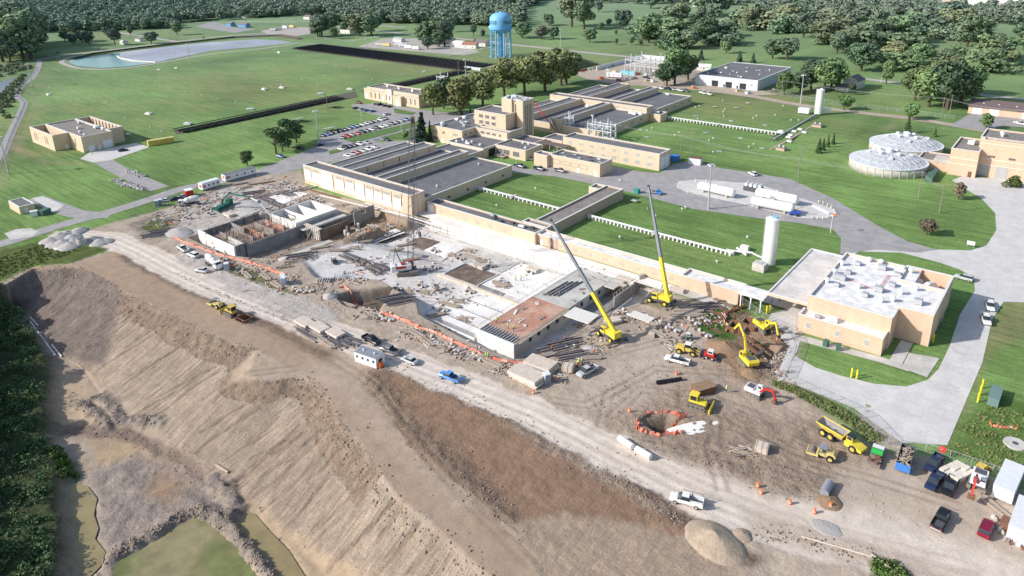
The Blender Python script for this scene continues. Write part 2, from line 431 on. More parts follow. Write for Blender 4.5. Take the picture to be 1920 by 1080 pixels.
paint(mask(P((640,660),(760,700),(700,760),(900,950),(860,960),(640,740),(560,705),(470,700),(600,680)),3),(.43,.355,.295),rough=.15,var=.1)
FIELD=P((690,700),(770,690),(840,735),(1000,800),(1130,870),(1260,950),(1320,1000),(1240,1010),(1050,985),(960,985),(860,910),(760,830))
paint(mask(FIELD,1),(.3,.205,.15),rough=.4,fur=.3,var=.16,vs=3)
paint(strip(P((700,700),(760,790),(860,880),(950,960)),4,3),(.2,.155,.13),rough=1,var=.3,vs=1.5)
paint(strip(P((700,672),(800,712),(900,758),(1020,812),(1150,885),(1260,965),(1400,1050)),3.4,1.2),(.2,.155,.13),rough=.9,var=.3,vs=1.5)
paint(strip(P((960,800),(1090,870),(1240,960)),2.2,1.2),(.34,.275,.23),rough=.9,var=.3,vs=1.2)
FIELD2=P((960,985),(1060,960),(1220,990),(1290,1010),(1420,1090),(1480,1160),(1000,1120))
paint(mask(FIELD2,1.5),(.39,.315,.255),rough=.4,fur=.25,var=.12,vs=6)
HAUL=P((120,440),(200,445),(262,472),(330,508),(430,553),(560,602),(700,655),(850,715),(1000,775),(1150,850),(1300,925),(1450,985),(1650,1040),(1830,1090))
paint(strip(HAUL,10.5,.7),(.66,.6,.56),rough=.12,var=.08,vs=6)
paint(strip(HAUL,5,3),(.76,.71,.67),rough=.08,var=.06,vs=9)
YARD2=P((1380,930),(1500,950),(1600,880),(1700,850),(1780,870),(1930,930),(2100,1100),(1700,1090),(1420,1000))
paint(mask(YARD2,3),(.5,.43,.37),rough=.15,var=.1,vs=8)
paint(strip(P((1150,850),(1400,930),(1700,1010),(1900,1080)),9,4),(.66,.6,.55),rough=.1,var=.08)
EARTH=P((1130,740),(1180,700),(1260,700),(1480,700),(1560,790),(1640,850),(1560,880),(1570,940),(1440,930),(1250,850),(1150,800))
paint(mask(EARTH,3),(.34,.275,.23),rough=.7,var=.22,vs=3)
paint(mask(P((1250,700),(1400,650),(1500,640),(1480,700),(1540,790),(1450,790),(1330,760)),4),(.42,.35,.3),rough=.4,var=.15)
paint(mask(P((1370,590),(1480,610),(1490,660),(1440,720),(1370,715),(1330,640)),2.5),(.34,.25,.185),rough=.8,var=.25,vs=2)
paint(mask(P((1130,690),(1190,640),(1290,620),(1300,680),(1230,740),(1140,790),(1060,760)),4),(.47,.41,.36),rough=.2,var=.1)
PIT=[(-206,131),(-204,187.5),(-98,189),(-96,176),(-101,160),(-102,138),(-104,127.6),(-122,127.8),(-143,129.6),(-150,135),(-172,138),(-190,126)]
PITZ=-4.5
pm=mask(PIT,1.5,warp=False)
ramp=np.clip((X+210)/45,0,1)
Z+=PITZ*pm*np.maximum(np.clip(ramp,.15,1),np.clip((Y-150)/15,0,1))
paint(mask([(p[0],p[1])for p in PIT],3),(.64,.61,.595),rough=.15,var=.16,vs=4)
PITL=[(-258,117.2),(-231,117.5),(-212,126.5),(-210,150),(-215,172),(-256,169)]
Z+=-3.5*mask(PITL,1.2,warp=False)*(1-np.clip(pm,0,1))
paint(mask(PITL,2),(.36,.31,.27),rough=.5,var=.3,vs=2.5)
paint(mask(P((350,460),(480,520),(640,590),(600,620),(520,590),(420,540),(330,480)),2),(.5,.48,.47),rough=.35,var=.15)
paint(mask(P((300,400),(430,350),(560,345),(560,400),(380,440),(330,440)),3),(.5,.47,.45),rough=.4,var=.2,vs=3)
paint(mask(P((240,420),(300,400),(340,415),(330,445),(270,450)),2),(.3,.27,.24),rough=.7,var=.3,vs=2)
paint(mask([(-230,152),(-206,150),(-200,168),(-202,181),(-232,181)],1.5),(.34,.265,.2),rough=.6,var=.35,vs=2)
Z+=-3.2*mask([(-229,168),(-205,168),(-203,180.5),(-230,180.5)],1.2,warp=False)*(1-np.clip(pm,0,1))
paint(mask([(-191,170),(-170,150),(-166,160),(-184,178)],1.5)*.5,(.4,.36,.33),rough=.3,var=.3,vs=3)
HOLE=P((630,553),(660,545),(735,538),(722,560),(705,585),(650,572))
hz=mask(HOLE,.7,warp=False);Z+=-4.6*hz*(1-np.clip(pm,0,1));paint(mask(HOLE,1),(.13,.11,.1),rough=.6,var=.2)
HOLE2=P((1215,790),(1250,780),(1272,790),(1262,803),(1238,810))
Z+=-2.6*mask(HOLE2,1.6,warp=False);paint(mask(HOLE2,2),(.2,.155,.12),rough=1,var=.3,vs=1.5)
TR=[(-106.5,131),(-103.5,131),(-101,150),(-103.5,152)]
Z+=-4.0*mask(TR,.8,warp=False);paint(mask([(-110,129),(-100,129),(-99,152),(-104,153)],1.5),(.34,.29,.24),rough=.6,var=.2)
SH=P((1425,640),(1455,650),(1440,690),(1405,680))
Z+=-2.0*mask(SH,1.2,warp=False)
def weeds(pts,c=(.12,.16,.05),f=1.5):paint(mask(pts,f),c,rough=.9,grass=.7,var=.35,vs=3)
weeds(P((-30,500),(0,470),(85,450),(160,460),(205,465),(140,492),(60,498),(0,528),(-30,545)))
weeds(P((1295,590),(1340,563),(1380,560),(1420,575),(1385,600),(1380,640),(1350,640),(1310,620)),(.08,.15,.035))
weeds(P((1445,712),(1500,725),(1580,765),(1640,795),(1670,830),(1640,835),(1560,775),(1500,745)),(.14,.17,.06))
weeds(P((1190,565),(1280,572),(1330,560),(1300,575),(1230,580)),(.3,.28,.18))
weeds(P((265,425),(300,410),(320,420),(290,440)),(.14,.16,.06))
weeds(P((380,480),(470,505),(560,555),(530,550),(430,510)),(.2,.2,.11),.8)
weeds(P((1640,1040),(1700,1060),(1720,1100),(1640,1090)),(.12,.16,.06),1)
paint(mask(P((1620,750),(1700,800),(1700,850),(1650,840),(1610,790)),1.5),(.42,.38,.33),rough=.3)
def PL(*p):return P(*p,z=DEEP)
BASIN=PL((90,790),(240,760),(420,940),(640,1090),(200,1180),(60,1180))
paint(mask(BASIN,2),(.42,.35,.29),rough=.2,var=.15,vs=5)
paint(mask(PL((95,690),(160,705),(215,790),(190,800),(95,800)),2),(.45,.36,.27),rough=.2,var=.1)
paint(mask(PL((150,790),(215,775),(330,860),(440,950),(430,970),(280,880),(180,850)),1.5),(.44,.345,.25),rough=.2,var=.12)
paint(strip(PL((95,805),(230,812),(330,862),(440,955),(560,1050),(640,1110)),4.5,1),(.25,.2,.17),rough=.5,var=.25,vs=1.5)
paint(strip(PL((300,870),(420,950),(560,1060),(620,1110)),2.6,1),(.47,.37,.27),rough=.1)
paint(mask(PL((170,850),(260,835),(330,880),(260,900),(190,885)),1.2),(.46,.35,.24),rough=.1)
paint(strip(PL((410,925),(520,1005),(640,1085),(700,1130)),4,1.5),(.42,.33,.24),rough=.2)
paint(mask(PL((170,880),(260,850),(380,900),(430,950),(350,990),(210,1060),(170,1000)),3),(.33,.285,.262),rough=.65,var=.3,vs=2.5)
paint(mask(PL((290,890),(350,900),(330,940),(270,930)),3),(.34,.245,.18),rough=.3,var=.3,vs=2)
for pts in(PL((205,800),(150,760),(190,745),(225,790),(300,800)),PL((210,1048),(260,1020),(330,975),(375,960),(420,975),(470,1040),(520,1100)),PL((400,900),(440,960),(420,975))):
 rm=strip(pts,3.2,1.5);paint(rm,(.27,.24,.225),rough=1,var=.35,vs=1.2);Z+=rm*(.5+.9*vnoise(X,Y,1.4,51))
POND_B=PL((112,912),(140,905),(165,912),(182,935),(176,965),(185,990),(178,1010),(198,1035),(190,1060),(150,1100),(128,1080),(125,1000),(118,950))
POND_G=PL((215,1055),(265,1030),(330,985),(360,968),(400,972),(430,1000),(465,1050),(495,1100),(540,1200),(230,1200),(212,1090))
POND_S=PL((435,975),(455,957),(478,963),(505,995),(540,1030),(575,1085),(540,1110),(500,1050),(470,1020))
for pp in(POND_B,POND_G,POND_S):
 Z+=-.6*mask(pp,1.0,warp=False)
paint(mask(PL((95,850),(110,845),(148,890),(150,905),(112,905)),1.5),(.1,.15,.05),rough=1,grass=.7,var=.4,vs=1.5)
BANK=PL((-80,560),(40,590),(100,690),(95,800),(120,900),(125,1000),(120,1180))+[(-260,-80),(-460,-60),(-440,60)]
bm_=mask(BANK,2.5);Z+=bm_*(2.0+1.8*fbm(X,Y,7,61));paint(bm_,(.07,.09,.045),rough=1,grass=.6,var=.4,vs=2.5)
def lawn(x0,y0,x1,y1,h,f=4.0):
 global Z
 m_=mask([(x0,y0),(x1,y0),(x1,y1),(x0,y1)],f,warp=False);Z=Z*(1-m_)+h*m_
for a_ in((-204,194,-156,250),(-146,194,-68,245),(-206,334,-90,380),(-206,392,-95,440)):lawn(*a_,h=.8)
for cx,cy,r_,k_ in((-172,224,14,.5),(-100,214,20,.35),(-150,350,22,.3),(-125,420,22,.25),(-405,190,22,.5),(-500,300,50,.4),(-420,290,30,.3),(-480,400,50,.35),(-280,470,30,.4)):
 gm=np.exp(-((X-cx)**2/(r_*1.6)**2+(Y-cy)**2/(r_*.6)**2))*np.clip(g2[...,0]*2-.4,0,1)*k_
 C[:]=C*(1-gm[...,None])+np.array((.2,.2,.08))*gm[...,None]
for pts,wd in((P((0,352),(10,300),(40,250),(70,190),(62,170),(100,150)),3),(P((60,290),(30,280),(20,265),(40,250)),5),(P((60,302),(110,305),(160,308)),3),(P((1700,262),(1650,230),(1560,222)),3)):
 paint(strip(pts,wd,2.5)*.6,(.33,.27,.17),rough=.4,grass=.3,var=.2)
FALLOW=P((1760,700),(1800,690),(1880,560),(1960,540),(1960,620),(1850,660),(1830,720),(1780,830))
paint(mask(FALLOW,3)*.7,(.27,.25,.13),rough=.7,grass=.7,var=.3)
paint(mask(P((1770,850),(1920,890),(1960,760),(1860,740),(1800,790)),3)*.7,(.1,.17,.04),rough=1,grass=.9,var=.4,vs=3)
bare=np.clip(1-GRS*1.3,0,1);fine=(X>-330)&(X<30)&(Y<230)&(Y>0)
rel=(fbm(X,Y,3.2,41)-.5)*.9*ROUGH+(vnoise(X,Y,.9,47)-.5)*.42*ROUGH
s_=vnoise(X*1.0+Y*.18,Y*.05,.95,77)-.5+(vnoise(X+Y*.18,Y*.12,2.6,78)-.5)*1.2
rel=rel*(1-.5*np.clip(FUR,0,1))+s_*.24*FUR
Z+=np.where(fine,rel*bare,0)
C*=(1+np.where(fine,s_*.17*FUR,0))[...,None]
gr=random.Random(6)
for k in range(46):
 x0=gr.uniform(-232,-70);y0=80-(x0+232)*.04+gr.uniform(-3,3);L_=gr.uniform(6,24);pts_=[(x0,y0)]
 for q in range(5):pts_.append((pts_[-1][0]-gr.uniform(-.5,1.4),pts_[-1][1]-L_/5))
 m_=strip(pts_,gr.uniform(.3,.7),.5,warp=False)*(tt>.04)*(tt<.97);paint(m_*.7,(.25,.19,.155),rough=.6,fur=.5);Z[:]-=m_*gr.uniform(.15,.4)
def ruts(pts,gap=2.0,col=(.4,.345,.3),k=.5,w_=.7):
 pts=[Vector((p[0],p[1],0))for p in pts]
 for s0 in(-1,1):
  off=[]
  for i,p in enumerate(pts):
   t=(pts[min(i+1,len(pts)-1)]-pts[max(i-1,0)]).normalized();off.append((p.x-t.y*gap/2*s0,p.y+t.x*gap/2*s0))
  m_=strip(off,w_,.5,warp=False)*k;paint(m_*(bare>.3),col,rough=.3);Z[:]-=m_*.1
ruts(HAUL,2.2,(.46,.4,.36),.6);ruts([(p[0],p[1]+3)for p in HAUL],2.2,(.47,.41,.37),.5);ruts([(p[0],p[1]-2.6)for p in HAUL],2,(.49,.43,.39),.5)
for q in(((1355,920),(1340,860),(1350,800),(1330,760)),((1370,880),(1340,830),(1345,790)),((1130,800),(1140,740),(1230,690),(1380,700)),((1150,780),(1200,730),(1330,740),(1450,790)),
          ((1180,720),(1100,760),(1040,750)),((1200,830),(1330,850),(1430,870),(1560,900)),((1160,660),(1240,640),(1290,650)),((1380,800),(1500,860),(1640,900),(1800,950)),
          ((960,1000),(840,890),(760,800),(700,720),(620,670),(430,590)),((1000,1060),(880,940),(790,840)),((560,690),(470,700)),((650,600),(620,570),(700,545),(760,535),(900,545)),((600,560),(700,540),(780,540))):
 ruts(P(*q),2.3,(.27,.22,.18),.55,.8)
C[:]=C*(1-(bare*fine*(1-pm))[...,None]*np.array((.05,.09,.135)))
me=bpy.data.meshes.new('ground')
nv=NX*NY;vco=np.empty((nv,3),np.float32);vco[:,0]=X.ravel();vco[:,1]=Y.ravel();vco[:,2]=Z.ravel()
idx=np.arange(nv).reshape(NY,NX);q_=np.stack([idx[:-1,:-1],idx[:-1,1:],idx[1:,1:],idx[1:,:-1]],-1).reshape(-1,4)
me.vertices.add(nv);me.vertices.foreach_set('co',vco.ravel())
me.loops.add(q_.size);me.loops.foreach_set('vertex_index',q_.ravel().astype(np.int32))
me.polygons.add(len(q_));me.polygons.foreach_set('loop_start',(np.arange(len(q_))*4).astype(np.int32))
me.polygons.foreach_set('loop_total',np.full(len(q_),4,np.int32))
me.polygons.foreach_set('use_smooth',np.ones(len(q_),bool));me.update(calc_edges=True)
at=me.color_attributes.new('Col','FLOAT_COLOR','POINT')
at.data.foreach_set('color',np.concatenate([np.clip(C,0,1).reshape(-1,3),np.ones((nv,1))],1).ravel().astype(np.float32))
at=me.color_attributes.new('Par','FLOAT_COLOR','POINT')
at.data.foreach_set('color',np.stack([ROUGH.ravel(),FUR.ravel(),GRS.ravel(),np.ones(nv)],1).ravel().astype(np.float32))
def zat(x,y):
 j=min(max(int(np.searchsorted(xs,x))-1,0),NX-2);i=min(max(int(np.searchsorted(ys,y))-1,0),NY-2)
 fx=(x-xs[j])/(xs[j+1]-xs[j]);fy=(y-ys[i])/(ys[i+1]-ys[i])
 return float((Z[i,j]*(1-fx)+Z[i,j+1]*fx)*(1-fy)+(Z[i+1,j]*(1-fx)+Z[i+1,j+1]*fx)*fy)
def ground_material():
 m=bpy.data.materials.new('ground_soil_and_grass');m.use_nodes=True;n=m.node_tree.nodes;L=m.node_tree.links
 b=n['Principled BSDF'];b.inputs['Roughness'].default_value=.95;b.inputs['Specular IOR Level'].default_value=.1
 c=n.new('ShaderNodeAttribute');c.attribute_name='Col';p=n.new('ShaderNodeAttribute');p.attribute_name='Par'
 sp=n.new('ShaderNodeSeparateColor');L.new(p.outputs['Color'],sp.inputs[0])
 g=n.new('ShaderNodeNewGeometry');pos=g.outputs['Position']
 def noise(scale,detail=5,vec=pos,rough=.6):
  t=n.new('ShaderNodeTexNoise');t.inputs['Scale'].default_value=scale;t.inputs['Detail'].default_value=detail
  t.inputs['Roughness'].default_value=rough;L.new(vec,t.inputs['Vector']);return t.outputs[0]
 def mr(v,a,b_,c_,d_):
  r=n.new('ShaderNodeMapRange');r.inputs[1].default_value=a;r.inputs[2].default_value=b_;r.inputs[3].default_value=c_;r.inputs[4].default_value=d_
  L.new(v,r.inputs[0]);return r.outputs[0]
 def mul(col,f,fac=None):
  x=n.new('ShaderNodeMix');x.data_type='RGBA';x.blend_type='MULTIPLY';x.inputs[0].default_value=1
  L.new(col,x.inputs[6]);L.new(f,x.inputs[7])
  if fac is not None:L.new(fac,x.inputs[0])
  return x.outputs[2]
 def math_(op,a,b_):
  x=n.new('ShaderNodeMath');x.operation=op
  for i,v in enumerate((a,b_)):
   if isinstance(v,(int,float)):x.inputs[i].default_value=v
   else:L.new(v,x.inputs[i])
  return x.outputs[0]
 fine=noise(2.2,8,rough=.72);coarse=noise(.35,6,rough=.65);clod=noise(1.3,3)
 col=mul(c.outputs['Color'],mr(fine,.25,.75,.8,1.2))
 col=mul(col,mr(coarse,.3,.7,.86,1.14))
 col=mul(col,mr(noise(3.2,2),.36,.5,.6,1.0),sp.outputs[0])
 mp=n.new('ShaderNodeMapping');mp.inputs['Rotation'].default_value=(0,0,radians(-10));mp.inputs['Scale'].default_value=(2.6,.16,.16)
 L.new(pos,mp.inputs[0]);fr=noise(1,5,mp.outputs[0],.7)
 mp2=n.new('ShaderNodeMapping');mp2.inputs['Rotation'].default_value=(0,0,radians(-8));mp2.inputs['Scale'].default_value=(.25,3.4,.25)
 L.new(pos,mp2.inputs[0]);fr2=noise(1,3,mp2.outputs[0],.7)
 col=mul(col,mr(fr,.32,.66,.68,1.2),sp.outputs[1])
 col=mul(col,mr(fr2,.36,.6,.88,1.07),sp.outputs[1])
 vo=n.new('ShaderNodeTexVoronoi');vo.inputs['Scale'].default_value=1.1;L.new(pos,vo.inputs['Vector'])
 st=mr(vo.outputs[0],.0,.16,1,0);st2=math_('MULTIPLY',math_('MULTIPLY',st,mr(noise(.5,2),.5,.62,0,1)),sp.outputs[0])
 mx=n.new('ShaderNodeMix');mx.data_type='RGBA';L.new(math_('MULTIPLY',st2,.8),mx.inputs[0]);L.new(col,mx.inputs[6]);mx.inputs[7].default_value=(.62,.56,.5,1)
 col=mx.outputs[2]
 gn=noise(1.1,9,rough=.8);col=mul(col,mr(gn,.3,.7,.74,1.26),sp.outputs[2])
 mp3=n.new('ShaderNodeMapping');mp3.inputs['Rotation'].default_value=(0,0,radians(3));mp3.inputs['Scale'].default_value=(.04,.5,1)
 L.new(pos,mp3.inputs[0]);col=mul(col,mr(noise(1,3,mp3.outputs[0]),.35,.65,.8,1.18),sp.outputs[2])
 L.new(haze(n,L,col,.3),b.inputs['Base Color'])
 bp=n.new('ShaderNodeBump');bp.inputs['Strength'].default_value=1;bp.inputs['Distance'].default_value=1
 hgt_=math_('ADD',math_('MULTIPLY',math_('ADD',math_('MULTIPLY',clod,.35),math_('MULTIPLY',fine,.28)),math_('ADD',math_('MULTIPLY',sp.outputs[0],.9),.06)),math_('MULTIPLY',math_('MULTIPLY',fr,.5),sp.outputs[1]))
 hgt_=math_('ADD',hgt_,math_('MULTIPLY',math_('MULTIPLY',gn,.3),sp.outputs[2]))
 L.new(hgt_,bp.inputs['Height']);L.new(bp.outputs[0],b.inputs['Normal'])
 return m
me.materials.append(ground_material())
ground=bpy.data.objects.new('ground',me);COL.objects.link(ground);ground['kind']='structure'
# ------------------------------------------------------------------ sheets: pavements, roads, water
_lay=[0]
def tess(name,pts,z,m,kind='structure',thick=0):
 _lay[0]+=1;z+=.0025*_lay[0]
 from mathutils.geometry import tessellate_polygon
 tris=tessellate_polygon([[Vector((p[0],p[1],0))for p in pts]])
 b=MB();b.add([(p[0],p[1],z)for p in pts],tris)
 o=b.build(name,m);o.data.polygons.foreach_get
 me_=o.data
 flip=[p.index for p in me_.polygons if p.normal.z<0]
 if flip:
  import bmesh
  bm=bmesh.new();bm.from_mesh(me_);bm.faces.ensure_lookup_table()
  bmesh.ops.reverse_faces(bm,faces=[bm.faces[i]for i in flip]);bm.to_mesh(me_);bm.free()
 o['kind']=kind;return o
def rib(name,pts,width,z,m):
 _lay[0]+=1;z+=.0025*_lay[0]
 pts=[Vector((p[0],p[1]))for p in pts]
 for _ in range(2):
  q=[pts[0]]
  for a,b_ in zip(pts,pts[1:]):q+=[a*.75+b_*.25,a*.25+b_*.75]
  pts=q+[pts[-1]]
 L_,R_=[],[]
 for i,p in enumerate(pts):
  t=(pts[min(i+1,len(pts)-1)]-pts[max(i-1,0)]).normalized();nrm=Vector((-t.y,t.x))*width/2
  L_.append(p+nrm);R_.append(p-nrm)
 b=MB()
 for i in range(len(pts)-1):b.add([(*R_[i],z),(*R_[i+1],z),(*L_[i+1],z),(*L_[i],z)],[(0,1,2,3)])
 o=b.build(name,m);o['kind']='structure';return o
tess('yard_pavement',P((905,296),(990,318),(1060,310),(1150,312),(1200,322),(1236,325),(1262,308),(1295,302),(1345,314),(1480,335),(1562,372),(1640,420),(1700,452),(1762,470),(1720,476),(1640,468),(1600,474),(1575,478),(1577,448),(1562,430),(1500,419),(1420,409),(1300,392),(1190,363),(1115,346),(1040,331),(958,323),(915,312)),.05,'asphalt')
tess('drive_pavement',P((1785,338),(1806,330),(1850,334),(1905,322),(1990,330),(1990,570),(1882,566),(1860,600),(1842,680),(1776,835),(1690,830),(1600,765),(1470,712),(1478,680),(1492,668),(1530,690),(1580,706),(1640,720),(1700,725),(1740,712),(1760,692),(1780,650),(1800,590),(1828,545),(1826,520),(1800,506),(1760,492),(1690,474),(1610,472),(1600,478),(1575,478),(1600,474),(1640,468),(1720,474),(1762,468),(1820,470),(1850,460),(1868,432),(1866,400),(1840,372),(1806,352)),.06,'drive')
tess('drive_pavement',P((1440,600),(1446,588),(1500,572),(1512,590),(1496,622),(1484,636),(1500,640),(1494,660),(1476,690),(1470,712),(1455,716),(1462,690),(1480,650),(1462,632),(1440,612)),.065,'drive')
tess('tank_pad',P((1268,352),(1272,340),(1310,337),(1420,345),(1520,378),(1562,392),(1570,402),(1548,410),(1500,410),(1400,385),(1290,362)),.11,'drive')
tess('lane_pavement',[(-70,197.5),(-52,197.5),(-52,240),(-60,244),(-70,236)],.07,'drive')
tess('footpath',P((1480,632),(1500,628),(1660,672),(1710,690),(1704,697),(1650,680),(1500,640)),.07,'concrete')
tess('footpath',[(-27.5,184.5),(-24.5,184.5),(-24.5,198.8),(-27.5,198.8)],.075,'concrete')
tess('slab_pavement',P((1704,662),(1762,672),(1738,708),(1690,690)),.08,'concrete')
tess('car_park',P((658,196),(720,194),(790,206),(860,213),(960,192),(960,200),(880,222),(830,234),(780,240),(720,262),(700,268),(770,262),(800,262),(760,270),(690,292),(620,304),(560,318),(470,330),(440,333),(500,312),(540,296),(600,272),(596,262),(620,250),(700,232),(722,220),(696,214),(668,206)),.05,'asphalt')
GREENS=[P((644,262),(690,250),(790,226),(800,232),(740,248),(664,268)),P((712,258),(760,246),(790,240),(800,256),(760,262)),P((738,203),(780,212),(772,216),(740,212)),P((616,284),(650,276),(640,284),(618,290))]
rib('yard_road',P((505,326),(560,312),(640,292)),8,.045,'asphalt')
rib('site_road',P((190,282),(180,294),(220,318),(262,338),(300,354)),8.5,.04,'asphalt')
tess('building_apron',P((170,285),(255,268),(280,276),(210,300),(175,305),(150,298)),.055,'drive')
rib('site_road',P((500,322),(430,338),(345,352),(300,368),(200,400),(120,420),(60,440),(-40,470)),7.5,.05,'asphalt')
rib('site_road',P((62,372),(100,385),(150,405),(210,402)),8,.046,'asphalt')
tess('building_apron',P((60,372),(80,368),(120,385),(100,400)),.06,'drive')
tess('gravel_patch',P((8,438),(30,430),(58,428),(72,434),(60,444),(20,450)),.05,'concrete')
rib('perimeter_path',P((0,300),(20,250),(45,200),(46,190),(28,180),(40,160),(62,148),(75,120),(72,112)),5,.04,'asphalt')
rib('perimeter_path',P((72,112),(116,104),(200,95),(330,78),(420,68),(520,60),(600,58)),8,.05,'road_far')
rib('pond_path',P((115,118),(118,112),(135,106),(200,98)),5,.055,'road_far')
rib('pond_path',P((115,118),(140,128),(190,131),(240,128),(300,118),(400,100),(480,93),(530,86),(560,80)),5,.055,'road_far')
rib('plant_road',P((560,82),(598,82),(700,95),(860,118),(925,125)),6,.05,'asphalt')
rib('north_road',P((960,84),(1040,92),(1130,102),(1240,112),(1300,122)),9,.05,'road_far')
rib('north_road',P((960,84),(880,74),(740,62),(600,45)),9,.05,'road_far')
rib('north_road',P((330,78),(230,62),(200,58)),7,.05,'road_far')
rib('north_road',P((600,58),(480,66),(350,78)),7,.05,'road_far')
rib('north_road',P((440,40),(520,42),(610,40),(760,52)),7,.05,'road_far')
rib('site_track',P((1075,132),(1110,150),(1180,158),(1260,162),(1400,178),(1500,198),(1620,212),(1740,226),(1850,246),(1990,268)),8,.05,'dirt_road')
tess('substation_yard',P((1100,132),(1180,108),(1290,108),(1330,125),(1310,158),(1240,160),(1160,160),(1090,145)),.04,'dirt_road')
tess('warehouse_yard',P((1270,155),(1310,158),(1430,170),(1460,178),(1400,180),(1270,165)),.06,'dirt_road')
tess('storage_yard',P((670,88),(720,72),(800,72),(860,82),(900,98),(870,104),(770,96)),.05,'road_far')
tess('storage_yard',P((488,58),(540,50),(590,52),(590,62),(545,70),(500,64)),.05,'road_far')
tess('blue_house_lot',P((365,50),(400,40),(440,52),(480,55),(440,62)),.05,'asphalt')
tess('garage_apron',P((1800,225),(1820,212),(1990,228),(1990,244),(1930,240),(1880,236),(1850,246),(1780,236)),.05,'asphalt')
rib('north_road',P((1620,148),(1700,158),(1830,178),(1940,188)),8,.05,'road_far')
tess('drive_pavement',P((1870,425),(1900,470),(1960,480),(1960,420),(1900,400)),.04,'drive')
tess('muddy_pond_water',POND_B,DEEP-.12,'mud_pond');tess('algae_pond_water',POND_G,DEEP-.12,'algae_pond');tess('muddy_pond_water',POND_S,DEEP-.12,'mud_pond')
tess('trench_water',[(-106.6,131.3),(-104,131.3),(-103,137),(-106,138)],PITZ+.6,'mud_pond')
RES=P((128,117),(136,110),(200,102),(260,94),(330,86),(400,79),(480,74),(525,76),(548,80),(520,84),(470,89),(400,95),(350,105),(290,118),(240,125),(190,128),(145,124))
tess('reservoir_water',RES,.10,'sludge')
tess('reservoir_water',P((128,117),(136,110),(200,102),(226,100),(222,107),(240,114),(292,117),(240,125),(190,128),(145,124)),.13,'teal_water')
tess('array_gravel',P((326,246),(332,252),(672,182),(665,171)),.03,mat('array_soil',(.13,.11,.09),var=.3));tess('array_gravel',[(-434,343),(-434,452),(-417,452),(-417,343)],.03,'array_soil');tess('array_gravel',[(-688,454),(-688,496),(-427,496),(-427,453)],.03,'array_soil')
tess('river_water',P((-60,200),(-30,165),(0,155),(18,147),(32,147),(28,155),(0,176),(-30,210)),.05,'river')
b=MB();pts=P((220,106),(226,110),(250,115),(292,118))
for a_,c_ in zip(pts,pts[1:]):b.tube((*a_,.4),(*c_,.4),.8,n=6)
tag(b.build('floating_boom','limestone'),'pale floating boom curving across the teal end of the reservoir','boom')
b=MB()
tree_ring=P((130,112),(160,104),(230,95),(330,83),(430,72),(520,68),(556,74))
for a_,c_ in zip(tree_ring,tree_ring[1:]):
 b.add([(*a_,.25),(*c_,.25),(c_[0]+3,c_[1]+6,2.2),(a_[0]+3,a_[1]+6,2.2)],[(0,1,2,3)])
o=b.build('reservoir_bank',mat('bank_soil',(.13,.11,.1),var=.4,scale=.5));o['kind']='structure'
mat('shed_wall',(.62,.66,.73),var=.05)
# ------------------------------------------------------------------ buildings
def block(root,x0,y0,x1,y1,z0,z1,wall='brick',roof='roof_gravel',open_='',drop=.55,cop='coping',t=.4,name=''):
 """one volume: walls, a roof set below the parapet, a pale coping. open_: sides (n s e w) with no parapet"""
 b=MB();zr=z1-drop
 b.box(x0+.003,y0+.003,z0,x1-.003,y1-.003,zr-.05)
 c=MB();e=.09;k=.14
 ys0=y0;ys1=y1
 if 's' not in open_:b.box(x0,y0,zr-.05,x1,y0+t,z1);c.box(x0-e,y0-e,z1,x1+e,y0+t+e,z1+k);ys0=y0+t
 if 'n' not in open_:b.box(x0,y1-t,zr-.05,x1,y1,z1);c.box(x0-e,y1-t-e,z1,x1+e,y1+e,z1+k);ys1=y1-t
 if 'w' not in open_:b.box(x0,ys0,zr-.05,x0+t,ys1,z1);c.box(x0-e,ys0+(e if ys0!=y0 else 0),z1,x0+t+e,ys1-(e if ys1!=y1 else 0),z1+k)
 if 'e' not in open_:b.box(x1-t,ys0,zr-.05,x1,ys1,z1);c.box(x1-t-e,ys0+(e if ys0!=y0 else 0),z1,x1+e,ys1-(e if ys1!=y1 else 0),z1+k)
 b.build('wall',wall,root)
 r=MB();r.box(x0+(t if 'w' not in open_ else 0),ys0,zr-.04,x1-(t if 'e' not in open_ else 0),ys1,zr)
 ro=r.build('roof',roof,root)
 if c.v:c.build('coping',cop,ro)
 return ro
def windows(root,side,c,spots,w,h,z,pane='pane',frame='limestone',bars=1,name='window'):
 """side: s (faces -y at y=c), e (faces +x at x=c), w, n. spots: centre positions along the wall"""
 for u in spots:
  def bx(b,u0,u1,z0,z1,d0,d1):
   if side=='s':b.box(u0,c-d1,z0,u1,c-d0,z1)
   elif side=='n':b.box(u0,c+d0,z0,u1,c+d1,z1)
   elif side=='e':b.box(c+d0,u0,z0,c+d1,u1,z1)
   else:b.box(c-d1,u0,z0,c-d0,u1,z1)
  f=MB();k=.12
  bx(f,u-w/2-k,u+w/2+k,z-k,z,.002,.1);bx(f,u-w/2-k,u+w/2+k,z+h,z+h+k,.002,.1)
  bx(f,u-w/2-k,u-w/2,z,z+h,.002,.09);bx(f,u+w/2,u+w/2+k,z,z+h,.002,.09)
  for i in range(bars):uu=u-w/2+w*(i+1)/(bars+1);bx(f,uu-.05,uu+.05,z,z+h,.04,.08)
  fo=f.build(name,frame,root)
  p=MB();bx(p,u-w/2,u+w/2,z,z+h,.003,.04);p.build('pane',pane,fo)
def doors(root,side,c,spots,w,h,z=0,m='pane_white',name='door'):
 windows(root,side,c,spots,w,h,z+.02,pane=m,frame=m if m!='pane' else 'limestone',bars=0,name=name)
